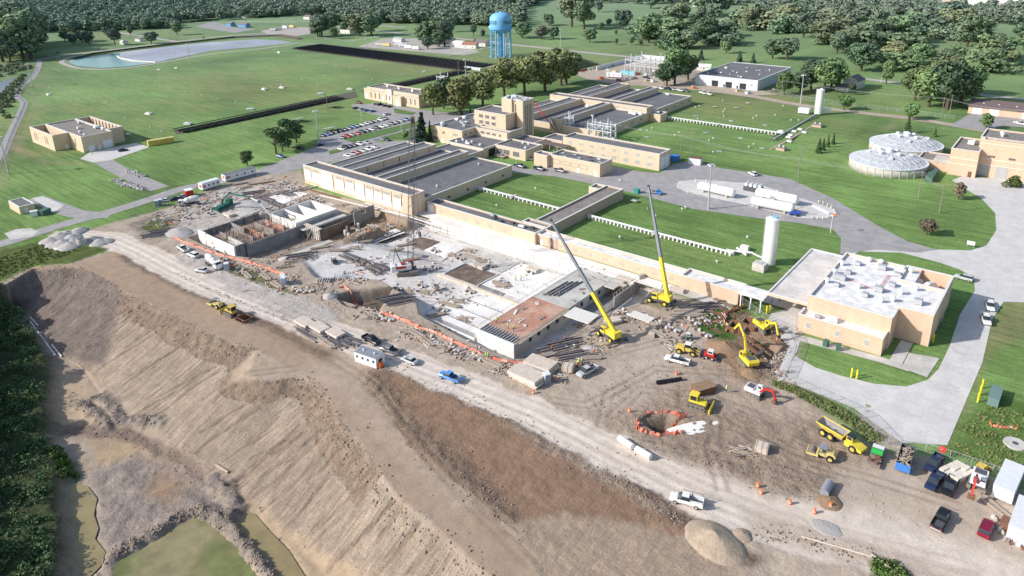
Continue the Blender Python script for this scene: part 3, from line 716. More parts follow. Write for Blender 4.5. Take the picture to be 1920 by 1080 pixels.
def hvac(root,x,y,z,sx=1.6,sy=1.4,sz=1.2,m='white_metal',legs=True):
 b=MB();b.box(x-sx/2,y-sy/2,z+.25,x+sx/2,y+sy/2,z+.25+sz)
 b.box(x-sx/2+.15,y-sy/2+.15,z+.25+sz,x+sx/2-.15,y+sy/2-.15,z+.33+sz)
 for i in(-1,1):
  for j in(-1,1):b.box(x+i*sx*.4-.06,y+j*sy*.4-.06,z,x+i*sx*.4+.06,y+j*sy*.4+.06,z+.25)
 b.build('roof_unit',m,root)
def vent(root,x,y,z,r=.45,h=.9,m='white_metal'):
 b=MB();b.lathe([(r*.6,0),(r*.6,h*.6),(r,h*.65),(r*.9,h),(r*.2,h*1.12)],(x,y,z),10);b.build('vent',m,root)
def pipe_on(root,pts,z,m='galv',r=.12):
 b=MB()
 for a_,c_ in zip(pts,pts[1:]):b.tube((*a_,z),(*c_,z),r,n=6)
 b.build('pipe',m,root)
def frange(a,b,n):return[a+(b-a)*i/(n-1)for i in range(n)]
fb=thing('filter_building','long tan brick filter building with white boarded bays facing the excavation and grey comb-shaped roof','building',(-241,215,0))
block(fb,-278,183.3,-205,191,-3,9,open_='')
for x0,x1 in((-261,-252.5),(-236,-230)):block(fb,x0,191,x1,245,0,9.0,open_='')
for x0,x1 in((-278,-261.0),(-252.5,-236),(-230,-205)):
 block(fb,x0,191.002,x1,248,0,5.7,open_='',drop=.4)
bays=[(-275,4.6,4.6,2.2),(-268.6,6.4,4.5,2.0),(-260.8,8.6,7.6,.6),(-251.6,6.0,4.6,1.9),(-244.4,6.0,4.8,1.7),(-237.6,5.8,7.3,.6),(-231.2,4.8,4.6,1.6),(-225.6,4.8,4.6,1.5),(-220,5.2,4.6,1.4),(-213.6,4.6,4.6,1.3)]
for u,w_,h_,z_ in bays:
 windows(fb,'s',183.3,[u],w_,h_,z_,pane='pane_white',frame='pane_white',bars=0,name='boarded_bay')
 if h_<6:windows(fb,'s',183.3,[u],w_*.62,.9,z_+h_+.7,pane='pane_grey',frame='pane_grey',bars=3,name='louvre')
for u,w_,h_,z_ in bays:b=MB();b.box(u+w_/2+.45,183.15,z_+2,u+w_/2+.6,183.29,8.4);b.build('downpipe','timber_old',fb)
for x,y in((-258+12,197),(-270,193),(-241,230),(-268,225),(-219,240),(-212,205)):vent(fb,x,y,5.3,.5,1.0)
for y in frange(200,240,5):
 b=MB();b.box(-252.4,y,.5+5,-252.3,y+.25,8.3);b.build('downpipe','steel_dark',fb)
windows(fb,'e',-205,[205,217,229,241],1.2,.7,2.0,pane='pane',frame='steel_dark',bars=0)
gl=thing('gallery','long low red-brown brick gallery with pale parapet running along the top of the excavation','building',(-140,194,0))
block(gl,-204,191,-158,197,0,4.3,wall='brick_orange',roof='roof_gravel',open_='e')
block(gl,-158,191,-147.4,197,0,4.3,wall='brick',roof='roof_gravel',open_='w')
block(gl,-147.4,191.6,-89.5,196.6,0,4.1,wall='brick_orange',roof='roof_pale',open_='')
block(gl,-89.5,191,-70.6,197.2,-1,4.5,wall='brick_orange',roof='roof_pale',open_='')
windows(gl,'s',191,frange(-196,-163,6),1.5,.7,1.5,pane='pane_grey',frame='brick_orange',bars=1)
windows(gl,'s',191.6,frange(-137,-93,8),1.5,.7,1.6,pane='pane_grey',frame='brick_orange',bars=1)
windows(gl,'s',191,[-80],1.6,.7,1.6,pane='pane_grey',frame='brick_orange',bars=1)
doors(gl,'s',191,[-201.8],2.6,3.4,0,'white_wall');doors(gl,'s',191.6,[-145],.9,2.1)
b=MB();b.box(-147.5,190.2,0,-146.9,191.5,4.0);b.box(-141.2,190.6,0,-140.5,191.55,4.0);b.build('pier','brick_dark',gl)
for x,y in((-170,194),(-166,193.2),(-161,194.4),(-158,194),(-152,195)):hvac(gl,x,y,3.8,1.7,1.2,.5,'steel_dark')
hvac(gl,-172,195.6,3.8,1.6,1,.8,'galv');hvac(gl,-156,193.6,3.8,2.6,1.2,.6,'white_metal')
cr=thing('corridor','flat brown-roofed brick corridor crossing between the lawns','building',(-150,225,0))
block(cr,-155.2,201,-146.7,251.8,0,4.6,roof='roof_tan',wall='brick_dark')
block(cr,-158.5,197.1,-146.7,201,0,4.6,roof='roof_tan',wall='brick_dark')
block(cr,-160.5,246,-155.2,251.8,0,4.4,roof='roof_tan')
ow=thing('office_building','tan brick office and pump house with tall flat-topped water works tower','building',(-250,285,0))
block(ow,-284,272.5,-260,308,0,9.0)
block(ow,-260,283,-237,287.2,0,9.0,open_='w')
block(ow,-260,287.2,-238,300,0,8.7,open_='')
block(ow,-267,290.5,-244,306,0,16.5)
block(ow,-253,298,-245.8,308.5,0,23.6,drop=.4)
block(ow,-242.2,298.4,-238.2,308,0,23.5,drop=.4)
block(ow,-245.8,299.2,-242.2,308.2,0,23.4,drop=.4)
b=MB()
rr=random.Random(5)
for k in range(46):   # broken white stone cresting
 x=rr.uniform(-253,-238.3);y=rr.uniform(298.5,308);s_=rr.uniform(.5,1.3);b.obox((x,y,23.9-(0 if x<-246 else .8)),s_,s_*.7,s_*.8,rr.uniform(0,3),rr.uniform(-.4,.4))
b.build('white_cresting','white_wall',ow)
b=MB()
for y in(300.4,302,303.6,305.2):b.box(-238.18,y,3,-238.08,y+.55,21)
b.box(-244.4,299.1,3,-243.6,299.19,21);b.build('slit_window','pane',ow)
block(ow,-262,262.5,-236,283,0,5.2);block(ow,-236,271.5,-215.5,285.4,0,5.6);block(ow,-237,285.4,-222,298,0,5.0)
block(ow,-260,249.5,-236.5,262.5,0,4.4);block(ow,-226,300,-213,312,0,4.5)
windows(ow,'s',272.5,[-282,-280.7,-279.4,-266.5,-265.1,-263.7],.7,1.4,5.4);windows(ow,'s',272.5,[-274.2],1.6,1.4,5.4)
windows(ow,'s',272.5,[-280.4],3.8,1.9,1.2,bars=4);windows(ow,'s',272.5,[-264.5],3.4,1.5,1.2,bars=3);doors(ow,'s',272.5,[-275],1.8,2.4)
windows(ow,'s',283,[-254.5,-250.3,-246.2],2.6,1.3,6.3,bars=2);windows(ow,'s',283,[-242],1.2,1.5,6.1)
windows(ow,'s',290.5,[-262,-257.4,-252.8],2.8,1.9,13-.2,bars=2);windows(ow,'s',290.5,[-262,-257.4,-252.8],2.8,1.9,9.4,bars=2)
windows(ow,'s',271.5,[-232.6,-228,-221.6],4,2.6,1.4,bars=3);windows(ow,'e',-260,[275,279],1.4,1.3,6)
b=MB();b.box(-235.9,266.5,.1,-235.8,272.5,4.1);b.build('garage_opening','glass',ow)
for k in range(15):
 hvac(ow,rr.uniform(-281,-263),rr.uniform(275,303),8.45,rr.uniform(1.2,3),rr.uniform(1,2.4),rr.uniform(.5,1.4),rr.choice(['white_metal','galv','white_wall']))
vent(ow,-262.5,303,8.45,1.6,2.2,'white_wall')
for x,y,s_ in((-257,270,1),(-253,268.5,1),(-250.5,270,.9),(-250,266,2.8),(-243,268,1.2),(-226,282.8,1),(-222.4,283,1),(-219,276,1),(-258,266,1.2)):hvac(ow,x,y,5.0 if x>-236 else 4.65,s_,1,.8,'white_metal')
ws=thing('chemical_building','long two-storey tan brick building with grey roof and rows of square windows','building',(-181,301,0))
block(ws,-209.7,296,-153.3,307,0,8.4)
windows(ws,'s',296,frange(-205,-158.5,8),2.2,1.5,5.4,pane='pane_grey');windows(ws,'s',296,frange(-198.4,-158.5,7)[3:],2.4,2.0,1.4,pane='pane_grey');windows(ws,'s',296,[-198,-191.5,-185],1.9,1.3,2.0,pane='pane_grey')
for y in(299.2,303.6):doors(ws,'e',-153.3,[y],3.6,6.2,0,'white_metal','roller_door')
wl=thing('maintenance_building','single-storey tan brick workshop with bricked-up windows and small skylights','building',(-185,276,0))
block(wl,-200,271.3,-171,282.2,0,6.4);block(wl,-208,268.8,-200,274.5,0,6.2)
for u in(-196,-190.2,-185.2,-180):windows(wl,'s',271.3,[u],4.2,1.7,2.6,pane='brick',frame='timber_old',bars=0,name='bricked_window')
doors(wl,'s',271.3,[-183.2,-173.4],1.1,2.2)
for x,y in((-198,274),(-196.5,277.6),(-192.5,273.2),(-190,278.5),(-185,275),(-182,279.5),(-178.6,275.4),(-176.5,279),(-173.4,275)):
 hvac(wl,x,y,5.85,1.9,1,.25,rr.choice(['white_metal','galv','steel_dark']))
cn=thing('canopy','brown flat canopy between tower and workshop','canopy',(-214,291,0))
b=MB();b.box(-224.5,289.6,4.7,-203.5,294.6,5.0);b.build('roof','roof_brown',cn)
b=MB()
for x in frange(-223.5,-204.5,5):b.box(x-.1,290,0,x+.1,290.2,4.7);b.box(x-.1,294,0,x+.1,294.2,4.7)
b.build('post','white_metal',cn)
nb=thing('filter_building','far comb-roofed brick filter building behind the tower, next to the substation','building',(-240,380,0))
block(nb,-279,378.5,-206.2,386.5,0,9.0)
for x0,x1 in((-262.5,-253.6),(-237,-231.2)):
 block(nb,x0,324.3,x1,378.5,0,9.0);block(nb,x0,386.5,x1,440,0,9.0)
for x0,x1 in((-279,-262.5),(-253.6,-237),(-231.2,-206.3)):
 block(nb,x0,325,x1,378.5,0,5.7,drop=.4);block(nb,x0,386.5,x1,440,0,5.7,drop=.4)
block(nb,-206.2,382.3,-198.8,391,0,5)
windows(nb,'s',378.5,[-227,-221,-215,-209.5],3,1,6.6,pane='pane_grey',bars=2)
windows(nb,'e',-206.3,frange(330,372,5)+frange(394,436,5),1.2,.7,3,pane='pane',frame='steel_dark',bars=0)
for x,y in((-268,360),(-246,374),(-211,372),(-214,373),(-208,374),(-203,386),(-244,436),(-222,436)):hvac(nb,x,y,5.3 if x<-206 else 4.6,2.6,1.6,1.1,'white_metal')
vent(nb,-228,352,5.3,.9,1.5,'white_wall')
ad=thing('administration_building','symmetrical cream brick building with tall narrow windows and central limestone bay behind the car park','building',(-380,332,0))
block(ad,-404,326.5,-350.5,342,0,9.2,roof='roof_tan');block(ad,-409.5,328,-404,342,0,7.4,roof='roof_tan');block(ad,-384,342,-346,349,0,7.0,roof='roof_pale')
block(ad,-381.5,325.4,-376.6,326.5,0,10.0,wall='limestone',open_='n');block(ad,-373.5,323.6,-365.5,326.5,0,6.6,wall='brick',open_='n')
windows(ad,'s',326.5,[-400,-395.4,-390.8,-383.5,-363,-358.6,-354.4],1.0,4.0,1.9,bars=0);windows(ad,'s',326.5,[-375],1.0,4,1.9,bars=0)
windows(ad,'s',326.5,[-400.6,-396,-391.4,-386.8,-370,-365.6,-361,-356.4,-352.4],2.6,1,6.8,pane='pane_grey',bars=3)
windows(ad,'s',325.4,[-379],1,3,2.6,bars=0);doors(ad,'s',326.5,[-387.2],1.8,3.8);doors(ad,'s',323.6,[-369],2.6,3.6);doors(ad,'s',328,[-406.5],2.2,3.6)
for x,y in((-392,336),(-379,335),(-364,334),(-370,346),(-358,346)):hvac(ad,x,y,8.65 if y<340 else 6.4,1.6,1.5,1.6,'white_wall')
ps=thing('pump_station','tan brick pump station with white-edged roof and open-roofed yard standing alone on the left lawn','building',(-447,150,0))
def ringwall(root,x0,y0,x1,y1,z1,t=.5,wall='brick',inner='form_red'):
 b=MB();b.box(x0,y0,0,x1,y0+t,z1);b.box(x0,y1-t,0,x1,y1,z1);b.box(x0,y0+t,0,x0+t,y1-t,z1);b.box(x1-t,y0+t,0,x1,y1-t,z1);b.build('wall',wall,root)
 c=MB();c.box(x0-.08,y0-.08,z1,x1+.08,y0+t+.08,z1+.15);c.box(x0-.08,y1-t-.08,z1,x1+.08,y1+.08,z1+.15);c.box(x0-.08,y0+t+.08,z1,x0+t+.08,y1-t-.08,z1+.15);c.box(x1-t-.08,y0+t+.08,z1,x1+.08,y1-t-.08,z1+.15);c.build('coping','coping',root)
ringwall(ps,-474.8,133.8,-440.5,142.2,9)
block(ps,-474.8,142.2,-423.5,158.4,0,9,roof='roof_tan');ringwall(ps,-474.8,158.4,-430,167,9)
b=MB();b.box(-474,134.4,1.5,-441,141.8,1.7);b.box(-474,158.9,1.5,-431,166.5,1.7);b.build('yard_floor','roof_tan',ps)
b=MB()
for x in frange(-470,-444,8):b.box(x,142.0,2,x+.5,142.19,8.5)
for x in frange(-470,-433,9):b.box(x,166.2,2,x+.5,166.48,8.5)
b.build('pilaster','steel_dark',ps)
windows(ps,'s',133.8,[-468.5,-465.6,-452.6,-449.6],.8,4.2,2.6,bars=0,pane='timber_old',frame='brick_dark');windows(ps,'s',142.2,[-433],.9,4,2.6,bars=0,pane='timber_old',frame='brick_dark')
doors(ps,'e',-423.5,[146.5],3,3,0,'white_wall');doors(ps,'e',-423.5,[150.5],1.2,2.3,0,'white_wall');doors(ps,'e',-423.5,[155],4.4,4.4,0,'white_wall','roller_door');doors(ps,'e',-440.5,[140],1.6,2.4)
for x,y,s_ in((-462,156,1.5),(-433,158,1.6),(-440,163-6,2.6),(-437,147,1.3),(-447,150,1.6),(-428,146,1.2)):hvac(ps,x,y,8.45,s_,s_,1.1,'white_metal')
pb=thing('plant_building','tan brick plant building with white roof crowded with small grey ventilators','building',(-36,210,0))
block(pb,-50.8,191.5,-29.3,228,0,9.4,roof='roof_pale',open_='e',wall='brick_orange')
block(pb,-29.3,199.4,-21,217,0,9.4,roof='roof_pale',open_='w',wall='brick_orange')
block(pb,-51.6,186.8,-29.8,191.5,0,5.2,roof='roof_pale',wall='brick_orange',open_='n')
ringwall(pb,-33.5,217,-21,229,9.4,wall='brick_orange')
b=MB();b.box(-33,217.5,.5,-21.6,228.5,4.2);b.build('well_floor','concrete_grey',pb)
b=MB()
for x in(-30.5,-27):b.path([(x,221,4.3),(x,221,6.5),(x+.5,222.5,7.6),(x+1.5,225.5,7.0),(x+2.2,227,5)],1.2)
b.build('duct','white_wall',pb)
b=MB();b.box(-25.5,220,4.3,-23,223,6);b.obox((-24,224.5,5.5),1.6,2,1.2,.3);b.build('pump','plant_tan',pb)
windows(pb,'s',186.8,[-48.6,-41,-33.5],1.2,1.7,1.9,pane='pane_grey',bars=0)
doors(pb,'e',-29.3,[196.4],1.6,2.6,0,'pane_grey');windows(pb,'e',-21,[223,226],1.0,2.2,4,pane='pane_grey',bars=0);doors(pb,'e',-21,[214],1.2,2.2,0,'pane_grey')
for x,y,s_,m_ in((-45.6,221.5,1.5,'galv'),(-39,222.5,2.2,'galv'),(-46.2,213.5,1.5,'galv'),(-47.2,208,3.4,'galv'),(-46.5,203,1.5,'galv'),(-34.2,220.5,1.7,'galv'),(-34,212.5,1.8,'galv'),(-36.2,206.6,2.2,'galv'),(-38.4,201.2,1.6,'galv'),(-25.8,205,2,'galv')):
 hvac(pb,x,y,8.85,s_,1.5,.9 if s_<2 else 1.4,m_)
for x,y in((-49.4,218.5),(-49.4,211),(-49.4,203.6),(-43.5,226),(-40.2,226.4),(-34,225.5),(-31.6,225),(-41.2,205.2),(-30.8,208.5),(-31.6,202.6),(-34,200),(-28,213.5)):vent(pb,x,y,8.85,.8,1.5,'white_wall')
for q in(((-36.6,219),(-36.6,206.5)),((-36,219),(-36,206.5)),((-46,209.6),(-38,207)),((-36.6,218.6),(-33,221.4))):pipe_on(pb,q,9.1,'machine_red',.06)
hvac(pb,-47,189,4.65,1.6,1.2,.6,'galv');hvac(pb,-43,189.3,4.65,2.4,1.6,1.0,'white_metal')
b=MB()
for p_ in((-30.6,186.2),):pass
for x,y in((-52,186.7),(-29.5,198.9),(-20.6,216)):b.box(x,y,0,x+.2,y+.2,4.5)
b.build('downpipe','galv',pb)
lr=thing('lane_roof','broad pale flat roof spanning the drive beside the white-roofed plant building','canopy',(-57,212,0))
b=MB();b.box(-62.3,192.6,5.3,-50.95,231.6,6.1);b.build('fascia','brick',lr)
b=MB();b.box(-62,192.9,6.1,-51.0,231.3,6.16);b.build('roof',mat('roof_stained',(.78,.74,.72),var=.08,scale=1.5,c2=(.68,.65,.63),dark=.25),lr)
b=MB();b.box(-62.5,192.4,6.1,-62,231.8,6.5);b.box(-62,231.3,6.1,-51,231.8,6.5);b.box(-62,192.4,6.1,-51,192.9,6.3);b.build('coping','coping',lr)
b=MB()
for y in frange(194,230,6):b.box(-61.8,y,0,-61.4,y+.4,5.3);b.box(-51.6,y+.1,0,-51.2,y+.5,5.3)
b.build('column','concrete_grey',lr)
cl=thing('canopy','narrow white canopy on slender columns between the brick gallery and the lane roof','canopy',(-66.5,193,0))
b=MB();b.box(-70.4,190.2,4.6,-62.6,196,4.9);b.box(-70.4,189.9,4.4,-62.6,190.2,5.0);b.build('roof','roof_pale',cl)
for x in(-69.6,-66.6,-63.6):
 b=MB();b.box(x-.15,190.5,0,x+.15,190.8,4.6);b.bar((x,190.6,3.4),(x+.9,190.6,4.6),.12);b.bar((x,190.6,3.4),(x-.9,190.6,4.6),.12);b.build('column','white_wall',cl)
bb=thing('residuals_building','tall orange-tan brick building with two grey roller doors right of the domed tanks','building',(-32,385,0))
block(bb,-35,379.6,-14,398.5,0,17,roof='roof_tan',wall='brick_orange');block(bb,-44.4,369.3,-33.4,393.8,0,12.4,roof='roof_tan',wall='brick_orange');
block(bb,-33.4,375,-15,379.6,0,17,roof='roof_tan',wall='brick_orange',open_='n')
block(bb,-58,372.5,-44.4,388,0,4.4,roof='roof_tan',wall='brick_orange');
b=MB();b.box(-51,372.3,4.0,-44.5,380,5.6);b.build('cooler_box','concrete',bb)
doors(bb,'s',375,[-31.4,-24.3],4.2,5.2,0,'pane_grey','roller_door');windows(bb,'s',375,[-29,-21.4],2.4,.8,9.2,pane='steel_dark',frame='brick_dark',bars=2);doors(bb,'s',369.3,[-35.6],1.2,2.6,0,'steel_rust')
b=MB()
for z in(8,15.2,5.4):b.box(-44.45,369.22,z,-33.4,369.29,z+.35)if z<12 else None;b.box(-33.4,374.93,z,-15,374.99,z+.35)
b.build('stone_band','limestone',bb)
hvac(bb,-38.6,383,11.9,2.6,2.2,1.6,'white_wall');vent(bb,-28,390,16.5,.9,1.6);vent(bb,-27.5,387.6,16.5,.9,1.6);vent(bb,-38,389,11.9,.6,1)
wh=thing('warehouse','large new grey-white warehouse with dark open bays and patchy dark grey roof','building',(-210,540,0))
block(wh,-236,507.5,-187.5,577,0,7.6,wall='shed_wall',roof='roof_gravel',drop=.25,cop='white_wall')
b=MB()
for x in(-220,-209.2,-198.4):b.box(x-2.4,507.3,.3,x+2.4,507.49,4.4)
b.box(-213.2,507.3,.3,-212.2,507.49,2.4);b.box(-203,507.3,.3,-202,507.49,2.4);b.build('bay_opening','glass',wh)
windows(wh,'s',507.5,[-192],1.6,.7,3.5,bars=1)
rr=random.Random(9)
for k in range(16):hvac(wh,rr.uniform(-230,-192),rr.uniform(512,560),7.35,rr.uniform(.8,2),rr.uniform(.8,2),.7,rr.choice(['white_metal','white_wall','galv']))
gg=thing('garage','low tan garage range with brown pitched roof and white doors at the right edge','building',(-35,520,0))
b=MB();b.box(-56.5,512,0,6,536,4.4);b.build('wall','brick_orange',gg)
b=MB();b.side([(0,0)]*0 or[(511.2,4.3),(524,7.2),(536.8,4.3),(536.8,4.55),(524,7.5),(511.2,4.55)],0,1)
v=[(x,y_,z_)for(y_,x,z_)in[]]
bb2=MB()
for x0 in(0,):
 pr=[(511.2,4.4),(524,7.2),(536.8,4.4),(536.8,4.65),(524,7.5),(511.2,4.65)]
 n_=len(pr);vs=[(-57.2,a_,z_)for a_,z_ in pr]+[(6.7,a_,z_)for a_,z_ in pr]
 bb2.add(vs,[tuple(range(n_)),tuple(range(2*n_-1,n_-1,-1))]+[(i,n_+i,n_+(i+1)%n_,(i+1)%n_)for i in range(n_)])
bb2.build('roof','roof_brown',gg)
b=MB();b.add([(-56.5,512,4.4),(-56.5,536,4.4),(-56.5,524,7.1)],[(0,2,1)]);b.build('gable','brick_orange',gg)
doors(gg,'s',512,[-51.8,-43,-26.5,-17],4.6,3.7,0,'pane_white','garage_door')
b=MB()
for x in(-50,-42,-33,-20):b.box(x,517,5.9,x+.8,519.5,6.2)
b.build('skylight','white_wall',gg)
kx,ky,_=G(42,394)
k_=thing('kiosk','small tan flat-roofed equipment hut on the left lawn','building',(kx,ky,0))
block(k_,kx-7,ky-2.5,kx+6,ky+3.2,0,3.4,drop=.1,roof='roof_gravel')
doors(k_,'e',kx+6,[ky],1.1,2.1,0,'white_wall')
k2=thing('brick_vault','small square brick vault with vents on the north lawn beside the silo path','hut',(*G(1532,240)[:2],.8))
def vault(root,x,y,s_=2.6):
 b=MB();b.box(x-s_,y-s_*.8,0,x+s_,y+s_*.8,2.3);b.build('wall','brick_dark',root)
 b=MB();b.box(x-s_-.15,y-s_*.8-.15,2.3,x+s_+.15,y+s_*.8+.15,2.5);b.build('roof','roof_tan',root)
 b=MB()
 for i in(-1,1):b.lathe([(.4,0),(.4,.5),(.6,.6),(.1,.9)],(x+i*s_*.5,y,2.5),8)
 b.build('vent','white_metal',root)
vault(k2,*G(1532,240)[:2])
k3=thing('brick_vault','small square brick vault at the near end of the pipe cross on the north lawn','hut',(*G(1464,284)[:2],.8));vault(k3,*G(1464,284)[:2],2.2)
# ---- domed tanks
def dome_tank(cx,cy,R_,H_,h,label):
 t=thing('domed_tank',label,'tank',(cx,cy,0),'domed clarifier tanks')
 n_=30;b=MB();b.lathe([(R_,0),(R_,H_)],(cx,cy,0),n_*2);w_=b.build('wall',mat('tank_wall',(.55,.53,.5),kind='brick',var=.14,scale=.5),t,smooth=True)
 b=MB()
 for k in range(n_):a_=2*pi*k/n_;b.obox((cx+(R_+.05)*cos(a_),cy+(R_+.05)*sin(a_),H_/2),.22,.3,H_-.1,a_)
 b.build('buttress','concrete',t)
 rings=5;seg=[30,30,24,18,12,6];V=[];F=[];rad=[]
 def pt(k,i):
  f=k/rings;r_=R_*(1-f)*1.0;a_=2*pi*(i+(k%2)*.5)/24
  return(cx+r_*cos(a_),cy+r_*sin(a_),H_+h*(1-(1-f)**2))
 for k in range(rings):
  for i in range(24):V.append(pt(k,i))
 V.append((cx,cy,H_+h))
 for k in range(rings-1):
  for i in range(24):
   a_,b_=k*24+i,k*24+(i+1)%24;c_,d_=(k+1)*24+i,(k+1)*24+(i+1)%24
   if k%2==0:F+=[(a_,b_,c_),(b_,d_,c_)]
   else:F+=[(a_,b_,d_),(a_,d_,c_)]
 top=len(V)-1
 for i in range(24):F.append(((rings-1)*24+i,(rings-1)*24+(i+1)%24,top))
 b=MB();b.add(V,F);b.build('dome_shell','dome',t)
 r=MB()
 for k in range(rings-1):
  for i in range(24):
   A_=V[k*24+i];B_=V[k*24+(i+1)%24];C_=V[(k+1)*24+i];D_=V[(k+1)*24+(i+1)%24]
   for p_,q_2 in((A_,C_),(B_,C_)if k%2==0 else(A_,D_)):r.bar((p_[0],p_[1],p_[2]+.08),(q_2[0],q_2[1],q_2[2]+.08),.16,.1)
   if k:r.bar((A_[0],A_[1],A_[2]+.08),(B_[0],B_[1],B_[2]+.08),.14,.1)
 r.build('rib','dome_rib',t)
 b=MB();b.lathe([(R_+.35,H_-.1),(R_+.35,H_+.35),(R_-.2,H_+.35)],(cx,cy,0),48);b.build('rim','dome_rib',t)
 for k in range(8):
  a_=2*pi*k/8+.3;f=.32 if k%2 else .55;x=cx+R_*f*cos(a_);y=cy+R_*f*sin(a_);z=H_+h*(1-f**2)
  q=MB();q.obox((x,y,z+.5),1.5,1.3,.9,a_);q.obox((x,y,z+1.0),1.8,1.5,.12,a_,0,.1);q.build('hatch','white_metal',t)
 q=MB();q.lathe([(1.6,0),(1.6,1.4),(1.9,1.5),(.5,2.2)],(cx,cy,H_+h-.2),12);q.build('cupola','white_metal',t)
c1=G(1664,300,3);c2=G(1700,262,4)
dome_tank(-68.2,362.5,16.6,4.2,4.2,'near grey geodesic-domed round concrete tank');dome_tank(-68.2,399,16.6,4.2,4.2,'far grey geodesic-domed round tank, partly hidden by the nearer one')
# ---- silos
def silo(px,py,hgt_,r_,label,cap=None):
 x,y,_=G(px,py,.8);t=thing('silo',label,'silo',(x,y,.8))
 b=MB();b.lathe([(r_,0),(r_,hgt_),(r_*.85,hgt_+.3),(r_*.2,hgt_+.6)],(x,y,.8),28);b.build('shell','white_tank',t,smooth=False)
 b=MB();b.lathe([(r_+.06,hgt_-.2),(r_+.06,hgt_+.05)],(x,y,.8),28)
 for i in range(10):b.bar((x+(r_+.1)*cos(i*.628),y+(r_+.1)*sin(i*.628),.8+hgt_),(x+(r_+.1)*cos(i*.628),y+(r_+.1)*sin(i*.628),1.9+hgt_),.06)
 b.build('top_rail','white_metal',t)
 b=MB();b.bar((x-r_-.3,y-.4,.8),(x-r_-.3,y-.4,hgt_+1),.08);b.bar((x-r_-.3,y+.1,.8),(x-r_-.3,y+.1,hgt_+1),.08)
 for k in range(int(hgt_/.5)):b.bar((x-r_-.3,y-.4,1+k*.5),(x-r_-.3,y+.1,1+k*.5),.05)
 b.build('ladder','galv',t)
 b=MB();b.obox((x+.3,y,hgt_+1.6),1.3,1.0,.9,.4);b.build('dust_filter',cap or 'white_wall',t)
silo(1441,494,16.2,2.15,'tall white cylindrical silo with a blue filter on top beside the near pipe row','tank_blue')
silo(1534,213,14.8,2.2,'tall white cylindrical silo on the far north lawn')
x,y,_=G(1424,506,.8);t=thing('concrete_vault','pale concrete box with a diagonal shadow beside the near silo','box',(x,y,.8))
b=MB();b.prism([(x-2,y-1.6),(x+2,y-1.8),(x+2.2,y+1.4),(x,y+2.4),(x-2,y+1.4)],.6,3.4);b.build('body','concrete',t)
b=MB();b.box(x-1.2,y-1,3.4,x+.8,y+.6,3.55);b.build('hatch','galv',t)
x,y,_=G(1508,211,.8);t=thing('white_hut','small white boxy shed beside the far silo','shed',(x,y,.8))
b=MB();b.box(x-3.4,y-1.6,.6,x+3,y+1.8,3.6);b.build('wall','white_wall',t);b=MB();b.box(x-3.6,y-1.8,3.6,x+3.2,y+2,3.75);b.build('roof','white_metal',t)
for i in range(4):
 x,y,_=G(1543+i*4.2,212,.8);t=thing('pressure_bottle','upright white pressure vessel in a row of four beside the far silo','tank',(x,y,.8),'white upright vessels by the far silo')
 b=MB();b.lathe([(.2,0),(.6,.3),(.6,3),(.3,3.5),(.1,3.6)],(x,y,.8),10);b.build('vessel','white_tank',t);b=MB();b.lathe([(.12,3.6),(.12,3.9)],(x,y,.8),6);b.build('valve','galv',t)
# ---- horizontal chlorine/CO2 tanks
def htank(p,q,r_,zc,label):
 a_=Vector((*G(*p)[:2],0));c_=Vector((*G(*q)[:2],0));t=thing('storage_tank',label,'tank',((a_.x+c_.x)/2,(a_.y+c_.y)/2,0),'white horizontal storage tanks on the gravel island')
 d_=(c_-a_).normalized();z=Vector((0,0,zc));L_=(c_-a_).length
 prof=[(-.9,.35),(-.6,.75),(0,1)]
 b=MB();A_=a_+z;B_=c_+z
 b.tube(A_,B_,r_,n=24,cap=False)
 for(P0,sg)in((A_,-1),(B_,1)):
  b.tube(P0,P0+d_*sg*.5,r_,r_*.82,24,False);b.tube(P0+d_*sg*.5,P0+d_*sg*.85,r_*.82,r_*.4,24,True)
 b.build('shell','white_tank',t)
 n_=Vector((-d_.y,d_.x,0))
 for f in(.14,.84):
  s_=MB();m_=a_+d_*L_*f;s_.obox((m_.x,m_.y,(zc-r_)/2+.35),.6,r_*1.7,zc-r_+.9,atan2(d_.y,d_.x));s_.build('saddle','concrete',t)
 s_=MB();m_=a_+d_*L_*.5;s_.tube((m_.x,m_.y,zc+r_-.1),(m_.x,m_.y,zc+r_+.5),.5,n=10);s_.build('manway','white_metal',t)
 s_=MB()
 for i in range(6):p_=a_+d_*(L_*i/6)-n_*(r_+.8);s_.bar((p_.x,p_.y,.1),(p_.x,p_.y,1.1),.08)
 s_.bar((*(a_-n_*(r_+.8)).xy,1.1),(*(c_-n_*(r_+.8)).xy,1.1),.07);s_.build('guard_rail','galv',t)
htank((1312,358),(1374,372),1.8,2.5,'smaller white horizontal tank at the left of the gravel island, behind the lamp mast')
htank((1412,388),(1484,402),1.9,2.7,'near white horizontal tank of the side-by-side pair')
htank((1420,371),(1492,386),1.9,2.7,'rear white horizontal tank of the side-by-side pair')
x,y,_=G(1412,359);t=thing('vaporiser','dark vaporiser cage with four white barrels on top','machine',(x,y,0))
b=MB();b.box(x-4,y-1.3,.3,x+4,y+1.3,2.6);b.build('body','steel_dark',t);b=MB()
for i in range(4):b.tube((x-3+i*2,y-1.4,3),(x-3+i*2,y+1.4,3),.75,n=10)
b.build('barrel','white_metal',t)
